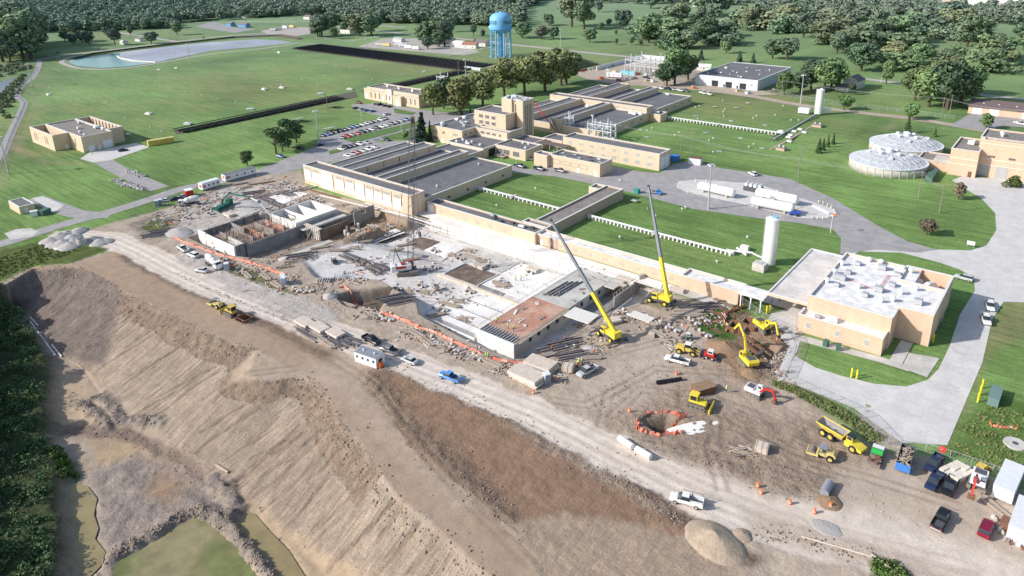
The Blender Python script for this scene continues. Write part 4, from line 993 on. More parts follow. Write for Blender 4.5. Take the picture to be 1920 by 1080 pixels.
for px,py in((1535,381),(1543,383),(1551,387),(1558,391),(1563,397),(1565,402),(1561,407),(1551,410),(1542,411),(1532,411),(1522,410),(1304,341),(1324,342),(1270,349),(1290,362)):
 x,y,_=G(px,py);t=thing('bollard','cream concrete bollard on the kerb round the tank island','bollard',(x,y,0),'bollards round the tank island')
 b=MB();b.lathe([(.22,0),(.22,1.2),(.14,1.4)],(x,y,0),8);b.build('post','limestone',t);b=MB();b.lathe([(.23,1.0),(.23,1.12)],(x,y,0),8);b.build('band','yellow_post',t)
x,y,_=G(1528,396);t=thing('curb_basin','long white concrete channel lying inside the tip of the island','channel',(x,y,0))
a_=G(1526,387);c_=G(1556,402);b=MB();b.bar((a_[0],a_[1],.4),(c_[0],c_[1],.4),1.6,.5);b.build('channel','concrete_new',t)
# ---- water tower
wx,wy,_=G(940,106);wt=thing('water_tower','bright blue water tower on tall legs with its city name round the tank','water tower',(wx,wy,0))
R_=10.6
b=MB();b.lathe([(2,22.2),(6,22.6),(9,24.0),(10.4,26.5),(10.6,29),(10.6,35.5),(10.1,38),(8.5,40.2),(5.5,41.8),(2,42.4),(.8,42.5)],(wx,wy,0),48);tk=b.build('tank','tank_blue',wt,smooth=True)
b=MB();b.lathe([(R_+.1,26.6),(R_+.9,26.7),(R_+.9,27.4),(R_+.75,27.4),(R_+.75,26.95),(R_+.1,26.9)],(wx,wy,0),40);b.build('balcony','tank_blue_dark',wt)
b=MB();b.lathe([(1.9,0),(1.7,22.6)],(wx,wy,0),16);b.build('riser','tank_blue_dark',wt)
for k in range(8):
 a_=2*pi*k/8+.2;b=MB();b.tube((wx+cos(a_)*(R_-.4),wy+sin(a_)*(R_-.4),0),(wx+cos(a_)*(R_-.6),wy+sin(a_)*(R_-.6),27),.62,.55,8);b.obox((wx+cos(a_)*(R_-.4),wy+sin(a_)*(R_-.4),.4),2,2,.8);b.build('leg','tank_blue',wt)
b=MB()
for z in(8,15.5):
 for k in range(8):
  a_=2*pi*k/8+.2;c_=2*pi*(k+1)/8+.2;b.tube((wx+cos(a_)*(R_-.5),wy+sin(a_)*(R_-.5),z),(wx+cos(c_)*(R_-.5),wy+sin(c_)*(R_-.5),z),.16,n=5)
b.build('brace','tank_blue',wt)
b=MB();b.lathe([(1.2,0),(1.2,.8),(.3,1.2)],(wx,wy,42.3),10);b.lathe([(.3,0),(.3,1.6)],(wx+3,wy,41.6),6);b.lathe([(.3,0),(.3,1)],(wx-5,wy-1,41.2),6);b.build('roof_vent','tank_blue',wt)
b=MB();b.obox((wx-cos(.3)*R_-1.2,wy-3,28.2),1.8,1.8,1.8,.3);b.build('antenna_box','white_metal',wt)
FONT={'T':['111','010','010','010','010'],'O':['111','101','101','101','111'],'L':['100','100','100','100','111'],'E':['111','100','110','100','111'],'D':['110','101','101','101','110']}
to_cam=atan2(-wy,-wx)
def word(a0):
 for i,ch in enumerate('TOLEDO'):
  for r_i,row in enumerate(FONT[ch]):
   for c_i,v_ in enumerate(row):
    if v_=='1':
     aa=a0+(i*4+c_i)*.052;rad_=R_+.03;z=34.6-r_i*.62;da=.052/2
     ltr.add([(wx+rad_*cos(aa-da),wy+rad_*sin(aa-da),z-.32),(wx+rad_*cos(aa+da),wy+rad_*sin(aa+da),z-.32),(wx+rad_*cos(aa+da),wy+rad_*sin(aa+da),z+.32),(wx+rad_*cos(aa-da),wy+rad_*sin(aa-da),z+.32)],[(0,1,2,3)])
ltr=MB();word(to_cam+.27);word(to_cam-.36-23*.052);ltr.build('lettering','letter_navy',wt)
# ---- pipe rows on the lawns
def pipe_row(p,q,n,label,z=.8):
 a_=Vector(G(*p,z));c_=Vector(G(*q,z));t=thing('pipe_row',label,'pipe rack',tuple((a_+c_)/2));d_=(c_-a_);ang=atan2(d_.y,d_.x)
 b=MB();b.bar((a_.x,a_.y,z+1.15),(c_.x,c_.y,z+1.15),.75,.18);b.tube((a_.x,a_.y,z+1.45),(c_.x,c_.y,z+1.45),.16,n=6);b.build('pipe','white_metal',t)
 pr_=None
 for i in range(n):
  m_=a_+d_*((i+.5)/n)
  if pr_ is None:b=MB();b.obox((m_.x,m_.y,z+.5),.5,1.5,1.3,ang);pr_=b.build('pier','concrete_new',t);m0=m_.copy()
  else:inst(pr_,t,m_-m0)
 m_=a_+d_*.5;b=MB();b.obox((m_.x,m_.y,z+1.3),1.4,4,.5,ang);b.build('valve_box','concrete',t)
pipe_row((884,352),(1050,396),22,'white pipe row on short piers along the lawn left of the corridor')
pipe_row((1102,408),(1374,480),36,'white pipe row on short piers across the lawn between corridor and near silo')
pipe_row((1246,222),(1458,252),34,'white pipe row on short piers crossing the north lawn')
x,y,_=G(1388,474,.8);t=thing('valve_cluster','cluster of white pipes and concrete chambers at the end of the near pipe row','pipework',(x,y,.8))
b=MB();b.box(x-4,y-4,.6,x-1,y-2.4,2.2);b.box(x-1,y+2,.6,x+1.8,y+4,2.6);b.build('chamber','concrete_new',t)
b=MB();b.tube((x-3,y-2,1.5),(x+4,y+1,1.5),.45,n=8);b.tube((x-2,y+2,1.4),(x+3,y-2,1.4),.4,n=8);b.tube((x+4,y+1,1.3),(x+9,y-1,1.3),.3,n=8);b.build('pipe','white_metal',t)
x,y,_=G(1470,250,.8);t=thing('pipe_cross','blue-white pipe bundle running to the far silo over the north lawn','pipework',(x,y,.8))
p0=G(1452,262,.8);p1=G(1530,216,.8);b=MB()
for o_ in(-.6,.2,1.0):b.tube((p0[0],p0[1]+o_,1.6),(p1[0],p1[1]+o_,1.6),.28,n=6)
b.build('pipe','white_metal',t)
b=MB()
for i in range(22):f=i/21;b.box(p0[0]*(1-f)+p1[0]*f-.9,p0[1]*(1-f)+p1[1]*f-.6,.6,p0[0]*(1-f)+p1[0]*f+.9,p0[1]*(1-f)+p1[1]*f-.2,1.5)
b.build('pier','steel_dark',t)
b=MB();m_=G(1464,250,.8);b.lathe([(2.2,0),(2.2,.8),(1.6,1.6),(.3,2)],(m_[0],m_[1],.8),14);b.build('dome_cover','white_metal',t)
for px,py in((1482,254),(1489,247),(1478,258),(1500,243),(1508,249),(1480,266)):g_=G(px,py,.8);b=MB();b.box(g_[0]-1.2,g_[1]-.8,.8,g_[0]+1.2,g_[1]+.8,1.6);b.build('chamber','white_metal',t)
for i,(p,q)in enumerate((((1444,281),(1480,262)),((1480,262),(1522,237)),((1440,252),(1452,254)))):
 a_=G(*p,.8);c_=G(*q,.8);b=MB();b.bar((a_[0],a_[1],.9),(c_[0],c_[1],.9),1.1,.25);b.build('walkway','dirt_road',t)
# ---- lawn vents and hatches
def lawn_bits():
 proto=thing('lawn_vent','small white mushroom vent on the grass','vent',(0,0,0),'white mushroom vents on the lawns',world=False)
 b=MB();b.lathe([(.16,0),(.16,.7)],(0,0,0),6);b.build('stem','white_metal',proto)
 b=MB();b.lathe([(.2,.65),(.42,.7),(.4,.9),(.1,1.1)],(0,0,0),8);b.build('cap','white_wall',proto)
 pts=[(931,387),(1004,355),(1223,360.5),(1229,407),(1279,394),(1285,391),(1344,493),(1401,447),(1162,447),(1162,340),
           (1308,224),(1304,202),(1311,200),(1359,206),(1356,211),(1357,220),(1355,190),(1412,223),(1418,219),(1222,242),(1213,246),(1273,250),(1265,255),(1337,261),(1329,265),(1413,272),(1404,277),(1337,287),(1468,200),(1483,227),(1453,217),(1497,227),
           (220,185),(235,222),(200,193),(142,170),(168,184),(265,156),(290,162),(318,166),(348,173),(378,179),(408,186),(442,192),(342,243),(303,248),(282,241),(122,171),(94,165),(216,145),
           (566,150),(618,185),(688,132),(630,122),(608,143),(755,142),(698,149),(596,162),(527,160),(562,116),(655,128),(715,116),(490,112),(470,130)]
 for i,(px,py)in enumerate(pts):
  z=zat(*G(px,py,.5)[:2]);g_=G(px,py,z)
  if i==0:proto.location=(g_[0],g_[1],z)
  else:dup(proto,(g_[0],g_[1],z),0,sc=1.0)
 hp=thing('hatch','flat pale access hatch set in the grass','hatch',(0,0,0),'flat hatches set in the lawns',world=False)
 b=MB();b.box(-1.3,-.9,0,1.3,.9,.22);b.build('kerb','concrete',hp);b=MB();b.box(-1.1,-.7,.22,1.1,.7,.3);b.build('lid','galv',hp)
 for i,(px,py)in enumerate(((1190,376),(1402,193),(1340,200),(1381,202),(1305,217),(1371,227),(1201,243),(1213,257),(1349,284),(1324,249),(1389,259),(1429,278),(1434,235))):
  g_=G(px,py,.85)
  if i==0:hp.location=(g_[0],g_[1],.85)
  else:dup(hp,(g_[0],g_[1],.85),.2*(i%5))
 vp=thing('valve_vault','low white concrete vault on the reservoir lawn','vault',(0,0,0),'white vaults on the reservoir lawn',world=False)
 b=MB();b.box(-2,-1.3,0,2,1.3,.9);b.build('body','concrete_new',vp);b=MB();b.box(-.9,-.6,.9,.6,.6,1.3);b.build('hatch','white_metal',vp)
 for i,(px,py)in enumerate(((92,178),(279,214),(352,233),(469,206),(496,168),(529,165),(656,168),(601,177),(524,99),(331,128),(298,131),(795,135),(240,252))):
  g_=G(px,py)
  if i==0:vp.location=(g_[0],g_[1],0)
  else:dup(vp,(g_[0],g_[1],0),.3*(i%4),sc=.8 if i>8 else 1.1)
lawn_bits()
# ---- solar rows
def solar_row(x,y0,y1,label,group):
 t=thing('solar_row',label,'solar panels',(x,(y0+y1)/2,0),group)
 b=MB();w_=3.4;z0,z1=.6,1.9;b.add([(x-w_/2,y0,z0),(x+w_/2,y0,z1),(x+w_/2,y1,z1),(x-w_/2,y1,z0),(x-w_/2,y0,z0-.08),(x+w_/2,y0,z1-.08),(x+w_/2,y1,z1-.08),(x-w_/2,y1,z0-.08)],
  [(0,1,2,3),(7,6,5,4),(0,4,5,1),(1,5,6,2),(2,6,7,3),(3,7,4,0)]);b.build('panel','solar',t)
 b=MB()
 n_=max(2,int((y1-y0)/6))
 for i in range(n_+1):y=y0+.3+(y1-y0-.6)*i/n_;b.bar((x+.9,y,0),(x+.9,y,1.5),.12);b.bar((x-.9,y,0),(x-.9,y,.85),.12)
 b.bar((x+w_/2+.05,y0,z1-.12),(x+w_/2+.05,y1,z1-.12),.1);b.build('frame','galv',t)
for i in range(49):
 x=-684+i*5.3;y1_=494;y0_=455.5
 solar_row(x,y0_,y1_,'short dark solar panel row in the big array beside the storage yard','solar rows of the big array')
for i,x in enumerate((-431,-426,-421)):
 solar_row(x,196,318,['left','middle','right'][i]+' one of the three long dark solar rows left of the administration building',None)
 solar_row(x,345,450,['left','middle','right'][i]+' one of the three long dark solar rows behind the administration building',None)
for i in range(9):
 solar_row(-394+i*5.4,428+i*3,572-i*3,'dark solar panel row in the small array behind the tall trees','solar rows behind the tall trees')
g_=G(885,130);t=thing('inverter_block','row of white inverter boxes at the end of the big solar array','equipment',(*g_[:2],0))
for i in range(5):b=MB();b.box(g_[0]-8+i*4,g_[1]-1.5,0,g_[0]-5+i*4,g_[1]+1.5,2);b.build('cabinet','white_wall',t)
# ------------------------------------------------------------------ construction works
FL=-4.4
def slab(name,label,pts,z,m,th=.15):
 b=MB();b.prism([p[:2]for p in pts],z-th,z);o=b.build(name,m);return tag(o,label,'slab')
def rect(x0,y0,x1,y1):return[(x0,y0),(x1,y0),(x1,y1),(x0,y1)]
rw=thing('retaining_wall','long bright white concrete retaining wall along the far side of the excavation below the brick gallery','wall',(-150,185.7,FL))
x=-197
while x<-104:
 b=MB();b.box(x,185.3,FL-.3,min(x+9.94,-103),185.8,.25);b.build('panel','concrete_new',rw);x+=10
b=MB()
for i in range(24):b.box(-195+i*3.9,185.22,FL+.6,-194.93+i*3.9,185.295,.1)
b.build('joint_bar','rebar',rw)
tess('gallery_ledge',rect(-205,185.81,-89,191),.06,'concrete_new')
tess('gallery_ledge',rect(-89,186.5,-71,191),.07,'concrete')
o=slab('footing_strip','tan strip of earth and footing along the foot of the white retaining wall',rect(-196,182.6,-112,184.9),FL+.12,'concrete',.3)
slab('floor_slab','largest white concrete floor slab beside the red-decked structure',[(-148,133.6),(-124.3,133.6),(-124.3,156.4),(-147.6,156.4)],FL+.1,'concrete_new')
slab('floor_slab','white concrete floor slab running under the retaining wall at the far right of the excavation',[(-147.6,161),(-124.2,161),(-113,182.4),(-147.6,182.4)],FL+.1,'concrete_new')
slab('floor_slab','small square white slab near the crane, left of the dark brown patch',rect(-184,169.4,-172.6,180),FL+.12,'concrete_new')
slab('floor_slab','pale concrete strip between retaining wall and brown patch',rect(-171.8,171.5,-148,182.2),FL+.09,'concrete')
slab('earth_patch','square dark brown earth patch framed by white kerbs',rect(-163,159.4,-148,169.8),FL+.13,'earth_and_shade')
slab('earth_patch','dark earth patch beside the foot of the retaining wall',[(-194.5,169.8),(-184.6,169),(-184.8,178.8),(-194.5,177.5)],FL+.11,'earth_and_shade')
slab('earth_patch','grey unpoured strip between two white slabs',rect(-147.6,157.6,-137,160.8),FL+.12,'concrete_grey')
slab('floor_slab','pale slab strip with dark edge running up through the left excavation',P((640,480),(664,458),(742,430),(760,437),(700,458),(655,484),z=-3.4),-3.1,'concrete_new')
slab('floor_slab','grey slab with planks beside the drained trench',P((520,500),(560,468),(610,452),(636,462),(560,505),z=-3.4),-3.25,'concrete_grey')
slab('floor_slab','pale slab below the far corner of the filter building',P((498,372),(545,356),(578,364),(530,384)),.2,'concrete_new')
slab('floor_slab','long pale slab between the concrete pump and white chambers',P((440,398),(500,380),(516,386),(452,408)),.2,'concrete')
for i in range(16):
 a_=(470+i*7.5,372-i*1.2);p=G(*a_);b=MB();r_=random.Random(i);b.obox((p[0],p[1],.45),.35,r_.uniform(6,13),.4,r_.uniform(-.12,.12));tag(b.build('long_beam',['timber_old','steel_rust','timber','galv'][i%4]),'long beam laid out in the row north of the white chambers','beam','beams laid out north of the white chambers')
for i,(a_,c_)in enumerate((((645,476),(756,433)),((470,455),(560,425)),((600,470),(640,500)),((560,350),(640,372)),((600,366),(760,405)),((640,372),(800,412)))):
 z_=-3 if i in(0,2)else .3;p=Vector(G(*a_,z_));q=Vector(G(*c_,z_));b=MB();b.bar(p,q,.35,.5);tag(b.build('rail',['steel_dark','timber_old','timber','steel_rust','form_panel','timber'][i]),['dark rail edging the pale slab strip','weathered rail across the tank chambers','pale rail at the head of the trench','rusty rail at the far foot of the filter building','pale rail along the middle of the filter building foot','timber rail nearest the crane at the filter building foot'][i],'rail')
k_=thing('form_kerb','long double timber kerb form running across the excavation floor','formwork',(-145,157,FL))
for y in(156.6,157.2):b=MB();b.box(-164.5,y,FL,-124.5,y+.22,FL+.9);b.build('board','plywood',k_)
b=MB();b.box(-148,159.3,FL,-147.7,170.4,FL+.45);b.box(-163.4,159,FL,-163.1,170,FL+.5);b.build('kerb','concrete_new',k_)
sb=thing('starter_bars','rows of starter bars standing along the joints of the white slabs','rebar',(-136,145,FL))
for y in(138.5,144.2,150):
 b=MB();b.box(-147.8,y,FL+.1,-124.6,y+.3,FL+.18);b.build('joint','concrete_grey',sb)
b=MB();rr=random.Random(2)
for k in range(90):
 x=rr.uniform(-147,-125);y=rr.choice([138.6,144.3,150.1,163.5,168,173]);b.bar((x,y,FL),(x,y,FL+rr.uniform(.6,1.3)),.06)
b.build('bars','rebar',sb)['kind']='stuff'
fw=thing('edge_wall','low pale edge wall with rebar mesh at the front of the white slab','wall',(-136,132.5,FL))
b=MB();b.box(-149,131.6,FL-.4,-124.2,132.1,-2.7);b.build('wall','concrete_new',fw)
b=MB()
for i in range(40):b.bar((-144+i*.5,131.85,-2.7),(-144+i*.5,131.85,-1.2),.05)
for z in(-2.3,-1.9,-1.5):b.bar((-144,131.85,z),(-124.4,131.85,z),.05)
b.build('mesh','rebar',fw)['kind']='stuff'
ds=thing('decked_structure','half-built white concrete tank structure with red plywood deck and square wall openings','building',(-116,160,FL))
b=MB();b.box(-123.9,132.2,FL-.2,-110,132.7,.2);b.build('front_wall','concrete_new',ds)
b=MB();b.box(-123.9,132.7,FL-.2,-123.5,190,-.1);b.build('left_wall','concrete_new',ds)
b=MB();b.box(-110.4,132.7,FL-.2,-110,185,-.05);b.build('right_wall','concrete',ds)
b=MB()
for y in(139,143,147.5,152,156,160.5,165,170,175,180):b.box(-110,y,-2.3,-109.96,y+1.3,-.9)
b.build('wall_opening','glass',ds)
b=MB();b.box(-123.5,136.5,-.5,-110.4,158,.02);b.build('deck','form_red',ds)
b=MB();b.box(-123.5,132.7,-3.2,-110.4,136.5,-3.0);b.build('trough','steel_dark',ds)
for i in range(13):b=MB();b.bar((-123.2+i*1.02,132.9,-.02),(-123.2+i*1.02,136.9,.05),.28,.3);b.build('joist','galv',ds)
b=MB();b.box(-123.5,158,-.5,-110.4,178,-.1);b.box(-123.5,178.01,-.5,-106,190,-.11);b.build('roof_slab','concrete',ds)
for i,x in enumerate((-121,-119.7,-118.4,-117.2)):b=MB();b.bar((x,161+i*.6,.1),(x+.5,173+i,.15),.35,.25);b.build('steel_beam','steel_dark',ds)
b=MB()
for y in frange(134,186,22):b.bar((-124.1,y,0),(-124.1,y,1.15),.07)
for z in(.6,1.1):b.bar((-124.1,134,z),(-124.1,186,z),.06)
b.build('guard_rail','galv',ds)
b=MB()
for y in frange(133,158,12):b.bar((-109.7,y,-.1),(-109.7,y,1.0),.08)
for z in(.4,1.0):b.bar((-109.7,133,z),(-109.7,158,z),.08)
b.box(-109.95,134,-.25,-109.2,158,-.15);b.build('edge_scaffold','timber',ds)
rr=random.Random(4)
for k in range(10):b=MB();x,y=rr.uniform(-122,-112),rr.uniform(139,156);b.obox((x,y,.15),rr.uniform(.4,2.6),rr.uniform(.3,1.2),.22,rr.uniform(0,3));b.build('loose_board',rr.choice(['plywood','timber','form_panel','timber_old']),ds)
b=MB()
for k in range(22):x,y=rr.uniform(-121.5,-111.5),rr.uniform(160,188);b.obox((x,y,.08),rr.uniform(.4,2.2),rr.uniform(.15,.6),rr.uniform(.15,.4),rr.uniform(0,3))
b.build('roof_clutter','timber_old',ds)['kind']='stuff'
sw=thing('buttress_wall','free-standing new concrete wall with timber buttresses near the second yellow crane','wall',(-102.5,181,-3))
b=MB();b.box(-103.2,173,-3.6,-102.7,188,-.2);b.build('wall','concrete_grey',sw);b=MB();b.box(-103.4,188,-3.6,-102.5,195-4.2,1.4);b.build('tall_wall','concrete',sw)
for i in range(6):b=MB();b.bar((-102.5,177+i*1.8,-3),(-102.6,177+i*1.8,-.4),.22);b.build('buttress','timber_old',sw)
b=MB()
for y in frange(173.5,187,8):b.bar((-103.4,y,-.2),(-103.4,y,.9),.08)
b.bar((-103.4,173.5,.8),(-103.4,187,.8),.08);b.build('rail','timber',sw)
sc_=thing('scaffold','timber and tube scaffold between the two new concrete walls','scaffold',(-107,183,-3))
for i in range(6):
 b=MB();x=-109.4+i*.95;b.bar((x,181,-3.8),(x,181,.6),.1);b.bar((x,187,-3.8),(x,187,.8),.1);b.bar((x,181,-.6),(x,187,.2),.12);b.build('frame','timber',sc_)
b=MB();b.box(-109.6,181,-.2,-104,183,-.1);b.box(-109.6,185,.3,-104,187,.4);b.build('platform','plywood',sc_)
sf=thing('excavation_slab','grey floor slab strip between the decked structure and buttress wall','slab',(-106,175,FL));b=MB();b.box(-109.9,162,-4.2,-103.3,190,-3.7);b.build('slab','concrete_grey',sf)
for(x,y,w_,d_,r,lb)in((-104,152.5+4,8.5,6.2,.03,'big pale square form panel lying beside the trench wall, nearest the yellow crane'),(-89.5,166.5,7.0,3.4,-.05,'low pale panel on blocks in front of the second yellow crane')):
 t=thing('precast_slab',lb,'panel',(x,y,0));b=MB();b.obox((x,y,.55),w_,d_,.25,r);b.build('panel','form_panel',t)
 b=MB()
 for i in(-1,0,1):b.obox((x+i*w_*.4,y,.2),.3,d_*.9,.45,r)
 b.build('bearer','timber_old',t)
ls=thing('tank_structure','half-built grey and white concrete tank chambers in the left excavation','building',(-243,145,-3))
def wall(root,x0,y0,x1,y1,z0,z1,m='concrete',name='wall'):b=MB();b.box(x0,y0,z0,x1,y1,z1);return b.build(name,m,root)
wall(ls,-257.5,119.8,-252.3,120.4,-3.6,2.2,'concrete_new');wall(ls,-251.8,119.8,-231.6,120.4,-3.6,1.9,'concrete_new')
wall(ls,-232.2,120.4,-231.6,124.4,-3.6,1.9,'concrete_grey');wall(ls,-243,124.0,-232.2,124.4,-3.6,1.6,'concrete')
wall(ls,-257.5,120.4,-257,146,-3.6,1.4,'concrete_grey');wall(ls,-231.4,124.4,-230.8,167.4,-3.6,1.2,'concrete_grey')
wall(ls,-257,133,-247,133.4,-3.6,1.2,'concrete_grey')
b=MB();b.box(-257,124.4,-1.2,-231.4,147,-1.0);b.build('deck','timber_old',ls)
for(y0,y1,x0,x1)in((147,167,-250.6,-250.2),(147,167,-232.6,-232.2)):wall(ls,x0,y0,x1,y1,-3.6,2.4,'concrete_new')
for y in(147,153.5,160,166.6):wall(ls,-250.2,y,-232.6,y+.4,-3.6,2.2,'concrete_new')
for j,y in enumerate((125.5,130,134.5,139,143.5)):
 b=MB();b.box(-252+j*.8,y,-1,-236,y+.25,1.0+.3*(j%2));b.build('form_wall','form_red' if j in(2,4)else 'timber_old',ls)
b=MB();rr=random.Random(18)
for k in range(190):
 if k%2:x,y=rr.choice((-256.8,-231.1,-246,-240)),rr.uniform(121,147)
 else:x,y=rr.uniform(-256,-232),rr.choice((146.8,133.2,128,140))
 b.bar((x,y,-1),(x+rr.uniform(-.2,.2),y,rr.uniform(1.2,2.8)),.09)
for k in range(26):x,y=rr.uniform(-255,-234),rr.uniform(122,145);b.bar((x,y,rr.uniform(-.6,1.6)),(x+rr.uniform(-5,5),y+rr.uniform(-5,5),rr.uniform(-.6,1.8)),.16)
b.build('rebar_and_props','rebar',ls)['kind']='stuff'
b=MB()
for k in range(30):b.bar((-231.2,124.5+k*.75,1.1),(-231.2+rr.uniform(-.3,.3),124.5+k*.75,2.1),.1)
b.build('rebar_row','steel_dark',ls)['kind']='stuff'
b=MB();b.box(-250.2,147.4,-2.6,-232.6,166.6,-2.4);b.build('floor','concrete_new',ls)
b=MB()
for y in(149.8,156.3,163):b.box(-250,y,-2.4,-233,y+.8,.2)
b.build('baffle','concrete_new',ls)
b=MB();rr=random.Random(8)
for y in(149.75,156.25,162.95):
 for i in range(13):b.box(-249+i*1.25,y-.05,-.6,-248.5+i*1.25,y-.003,-.1)
b.build('port','steel_dark',ls)
b=MB();b.box(-230.8,147,.1,-227.6,168,.3);b.build('walkway','concrete',ls)
wall(ls,-227.4,148,-227,172,-3.6,.1,'concrete_grey','perforated_wall')
b=MB()
for i in range(14):
 for z in(-1.2,-2.0,-.5):b.box(-227,149+i*1.55,z,-226.95,149.6+i*1.55,z+.35)
b.build('port','steel_dark',ls)
b=MB();b.box(-223.4,168,-3.6,-222.9,171.6,2.6);b.box(-223.4,174,-3.6,-222.9,178.6,2.6);b.box(-223.4,171.6,-3.6,-222.9,174,.6);b.box(-223.4,171.6,2.0,-222.9,174,2.6);b.build('end_wall','concrete_grey',ls)
t=thing('formwork_wall','tall white wall formwork with a shaded concrete side in the middle of the left excavation','formwork',(-226,150,-4))
b=MB();b.box(-231,149.8,-3.8,-221.6,150.3,1.3);b.build('face','form_panel',t)
b=MB()
for i in range(8):b.box(-230.8+i*1.25,149.6,-3.7,-230.65+i*1.25,149.79,1.2)
b.build('stud','timber_old',t);b=MB();b.box(-221.6,149.8,-3.8,-221.1,164,1.0);b.build('side_wall','earth_and_shade',t)  # side wall is in shade; the shade is put into its dark colour
b=MB();b.box(-231,149.2,1.3,-221,150.9,1.45);b.build('walkway','plywood',t)
for i in range(3):b=MB();b.bar((-229+i*3,149.7,.6),(-229+i*3,146.6,-3.4),.16);b.build('prop','timber',t)
for i,(x,y)in enumerate(((-220.2,161.7),(-213.6,157.4),(-218.8,166.4),(-213.8,161.9),(-212.8,166.4),(-217.3,158.6),(-208,166))):
 t=thing('column','short white concrete column standing in the muddy left excavation','column',(x,y,-4),'white stub columns');b=MB();b.lathe([(.5,0),(.5,3.2)],(x,y,-4),10);b.build('shaft','concrete_new',t);b=MB();b.box(x-.8,y-.8,-4.1,x+.8,y+.8,-3.7);b.build('base','concrete',t)
slab('trench_edge','long rough concrete strip edging the dark trench',[(-213.8,126.2),(-211.2,126.2),(-210.6,148),(-213.2,148)],-.2,'concrete',4)
slab('trench_floor','tan floor strip at the foot of the dark trench',[(-211,125.5),(-208.6,125.5),(-208,147),(-210.5,147)],-2.6,'dirt_road')
sp_=thing('sheet_pile_wall','rust-orange sheet pile wall below the filter building','wall',(-215,181.5,-4));b=MB()
for i in range(22):x=-232+i*1.15;b.box(x,181.5+(i%2)*.35,-4,x+1.12,181.9+(i%2)*.35,-.2)
b.build('piles','steel_rust',sp_)
b=MB();b.bar((-233,181.2,-.6),(-206,181.2,-.6),.4);b.build('waler','steel_dark',sp_)
for j,(y,z)in enumerate(((182.2,-.1),(181.0,.3),(179.6,-.1))):
 b=MB();b.tube((-232,y,z+.4),(-192+j*3,y,z+.4),.14,n=6);tag(b.build('long_pipe',['galv','white_metal','timber'][j]),['grey pipe lying along the foot of the filter building','white pipe lying along the foot of the filter building','pale timber rail along the foot of the filter building'][j],'pipe')
# ---- lumber, steel and debris
def rnd(seed):return random.Random(seed)
def stack_proto(kind):
 r=rnd(hash(kind)%97 if False else len(kind)*7+ord(kind[0]));t=thing(kind,'x','x',(0,0,0),world=False)
 if kind=='lumber_stack':
  for k in range(9):b=MB();b.obox((r.uniform(-.3,.3),(k%5)*.42-.9,.2+(k//5)*.32),6.5+r.uniform(-1,1),.3,.25,r.uniform(-.05,.05));b.build('board','timber' if k%3 else 'timber_old',t)
 elif kind=='beam_stack':
  for k in range(8):b=MB();b.obox((r.uniform(-.5,.5),(k-3.5)*.55,.22+(.3 if k%4==1 else 0)),9+r.uniform(-2,1),.32,.36,r.uniform(-.06,.06));b.build('beam','steel_dark' if k%2 else 'timber_old',t)
 elif kind=='panel_stack':
  for k in range(5):b=MB();b.obox((r.uniform(-.2,.2),r.uniform(-.2,.2),.15+k*.22),4.6,2.6,.18,r.uniform(-.04,.04));b.build('panel',['plywood','form_panel','timber','form_panel','plywood'][k],t)
 elif kind=='rebar_bundle':
  for k in range(7):b=MB();b.bar((-5+r.uniform(-.4,.4),(k-3)*.22,.12+.12*(k%2)),(5+r.uniform(-.4,.4),(k-3)*.22+r.uniform(-.2,.2),.12),.1);b.build('bar','rebar',t)
 elif kind=='form_stack':
  for k in range(6):b=MB();b.obox((k*.8-2.4,0,.5),.22,2.4,1.0,0,0,.5);b.build('form','machine_white' if k%3 else 'form_panel',t)
 elif kind=='timber_pile':
  for k in range(14):b=MB();b.obox((r.uniform(-1,1),r.uniform(-1.3,1.3),.15+.1*(k%4)),r.uniform(2,6.5),.22,.18,r.uniform(-.6,.6),0,r.uniform(-.06,.06));b.build('plank',['timber','timber_old','plywood'][k%3],t)
 elif kind=='scrap_heap':
  for k in range(12):b=MB();b.obox((r.gauss(0,1.2),r.gauss(0,.9),.25),r.uniform(.4,1.8),r.uniform(.3,.9),r.uniform(.2,.7),r.uniform(0,3),r.uniform(-.3,.3));b.build('piece',['steel_rust','galv','timber_old','concrete','plywood','form_panel'][k%6],t)
 elif kind=='crate':
  b=MB();b.box(-.9,-.7,0,.9,.7,1.1);b.build('body','plywood',t);b=MB()
  for i in(-.8,0,.7):b.box(i,-.74,.05,i+.1,.74,1.14)
  b.build('slat','timber',t)
 return t
KN={'lumber_stack':('lumber stack','stack of sawn boards'),'beam_stack':('beam stack','row of dark steel and timber beams'),'panel_stack':('panel stack','stack of pale plywood form panels'),
      'rebar_bundle':('rebar bundle','bundle of rusty reinforcing bars'),'form_stack':('form panels','row of leaning white form panels'),'timber_pile':('timber pile','untidy pile of loose planks'),
      'scrap_heap':('scrap heap','heap of mixed building scrap'),'crate':('crate','plywood crate')}
PROTO={}
used_lab={}
def put(kind,px,py,ang=0,z=None,where='',sc=1):
 """ang: heading on the ground in degrees from the gallery direction"""
 gz=0 if z is None else z
 for _ in range(3):g_=G(px,py,gz);gz=zat(g_[0],g_[1])if z is None else z
 g_=G(px,py,gz);base=KN[kind][1]+' '+where
 first=kind not in PROTO
 if first:PROTO[kind]=stack_proto(kind);index_kids(PROTO[kind])
 src=PROTO[kind]
 n=used_lab.get(base,0);used_lab[base]=n+1
 o=src if first else dup(src,g_,radians(ang))
 o.location=g_;o.rotation_euler=(0,0,radians(ang));o.scale=(sc,sc,sc)
 o['label']=base;o['category']=KN[kind][0];o['group']=KN[kind][0]+'s '+where
 return o
W1='along the orange net left of the haul road';W2='by the concrete pump in the left works';W3='on the gravel floor of the excavation';W4='between haul road and red-decked structure'
W5='beside the yellow cranes';W6='next to the grassy heap by the trench';W7='on the bench beside the white site hut';W8='below the filter building';W9='inside the left excavation'
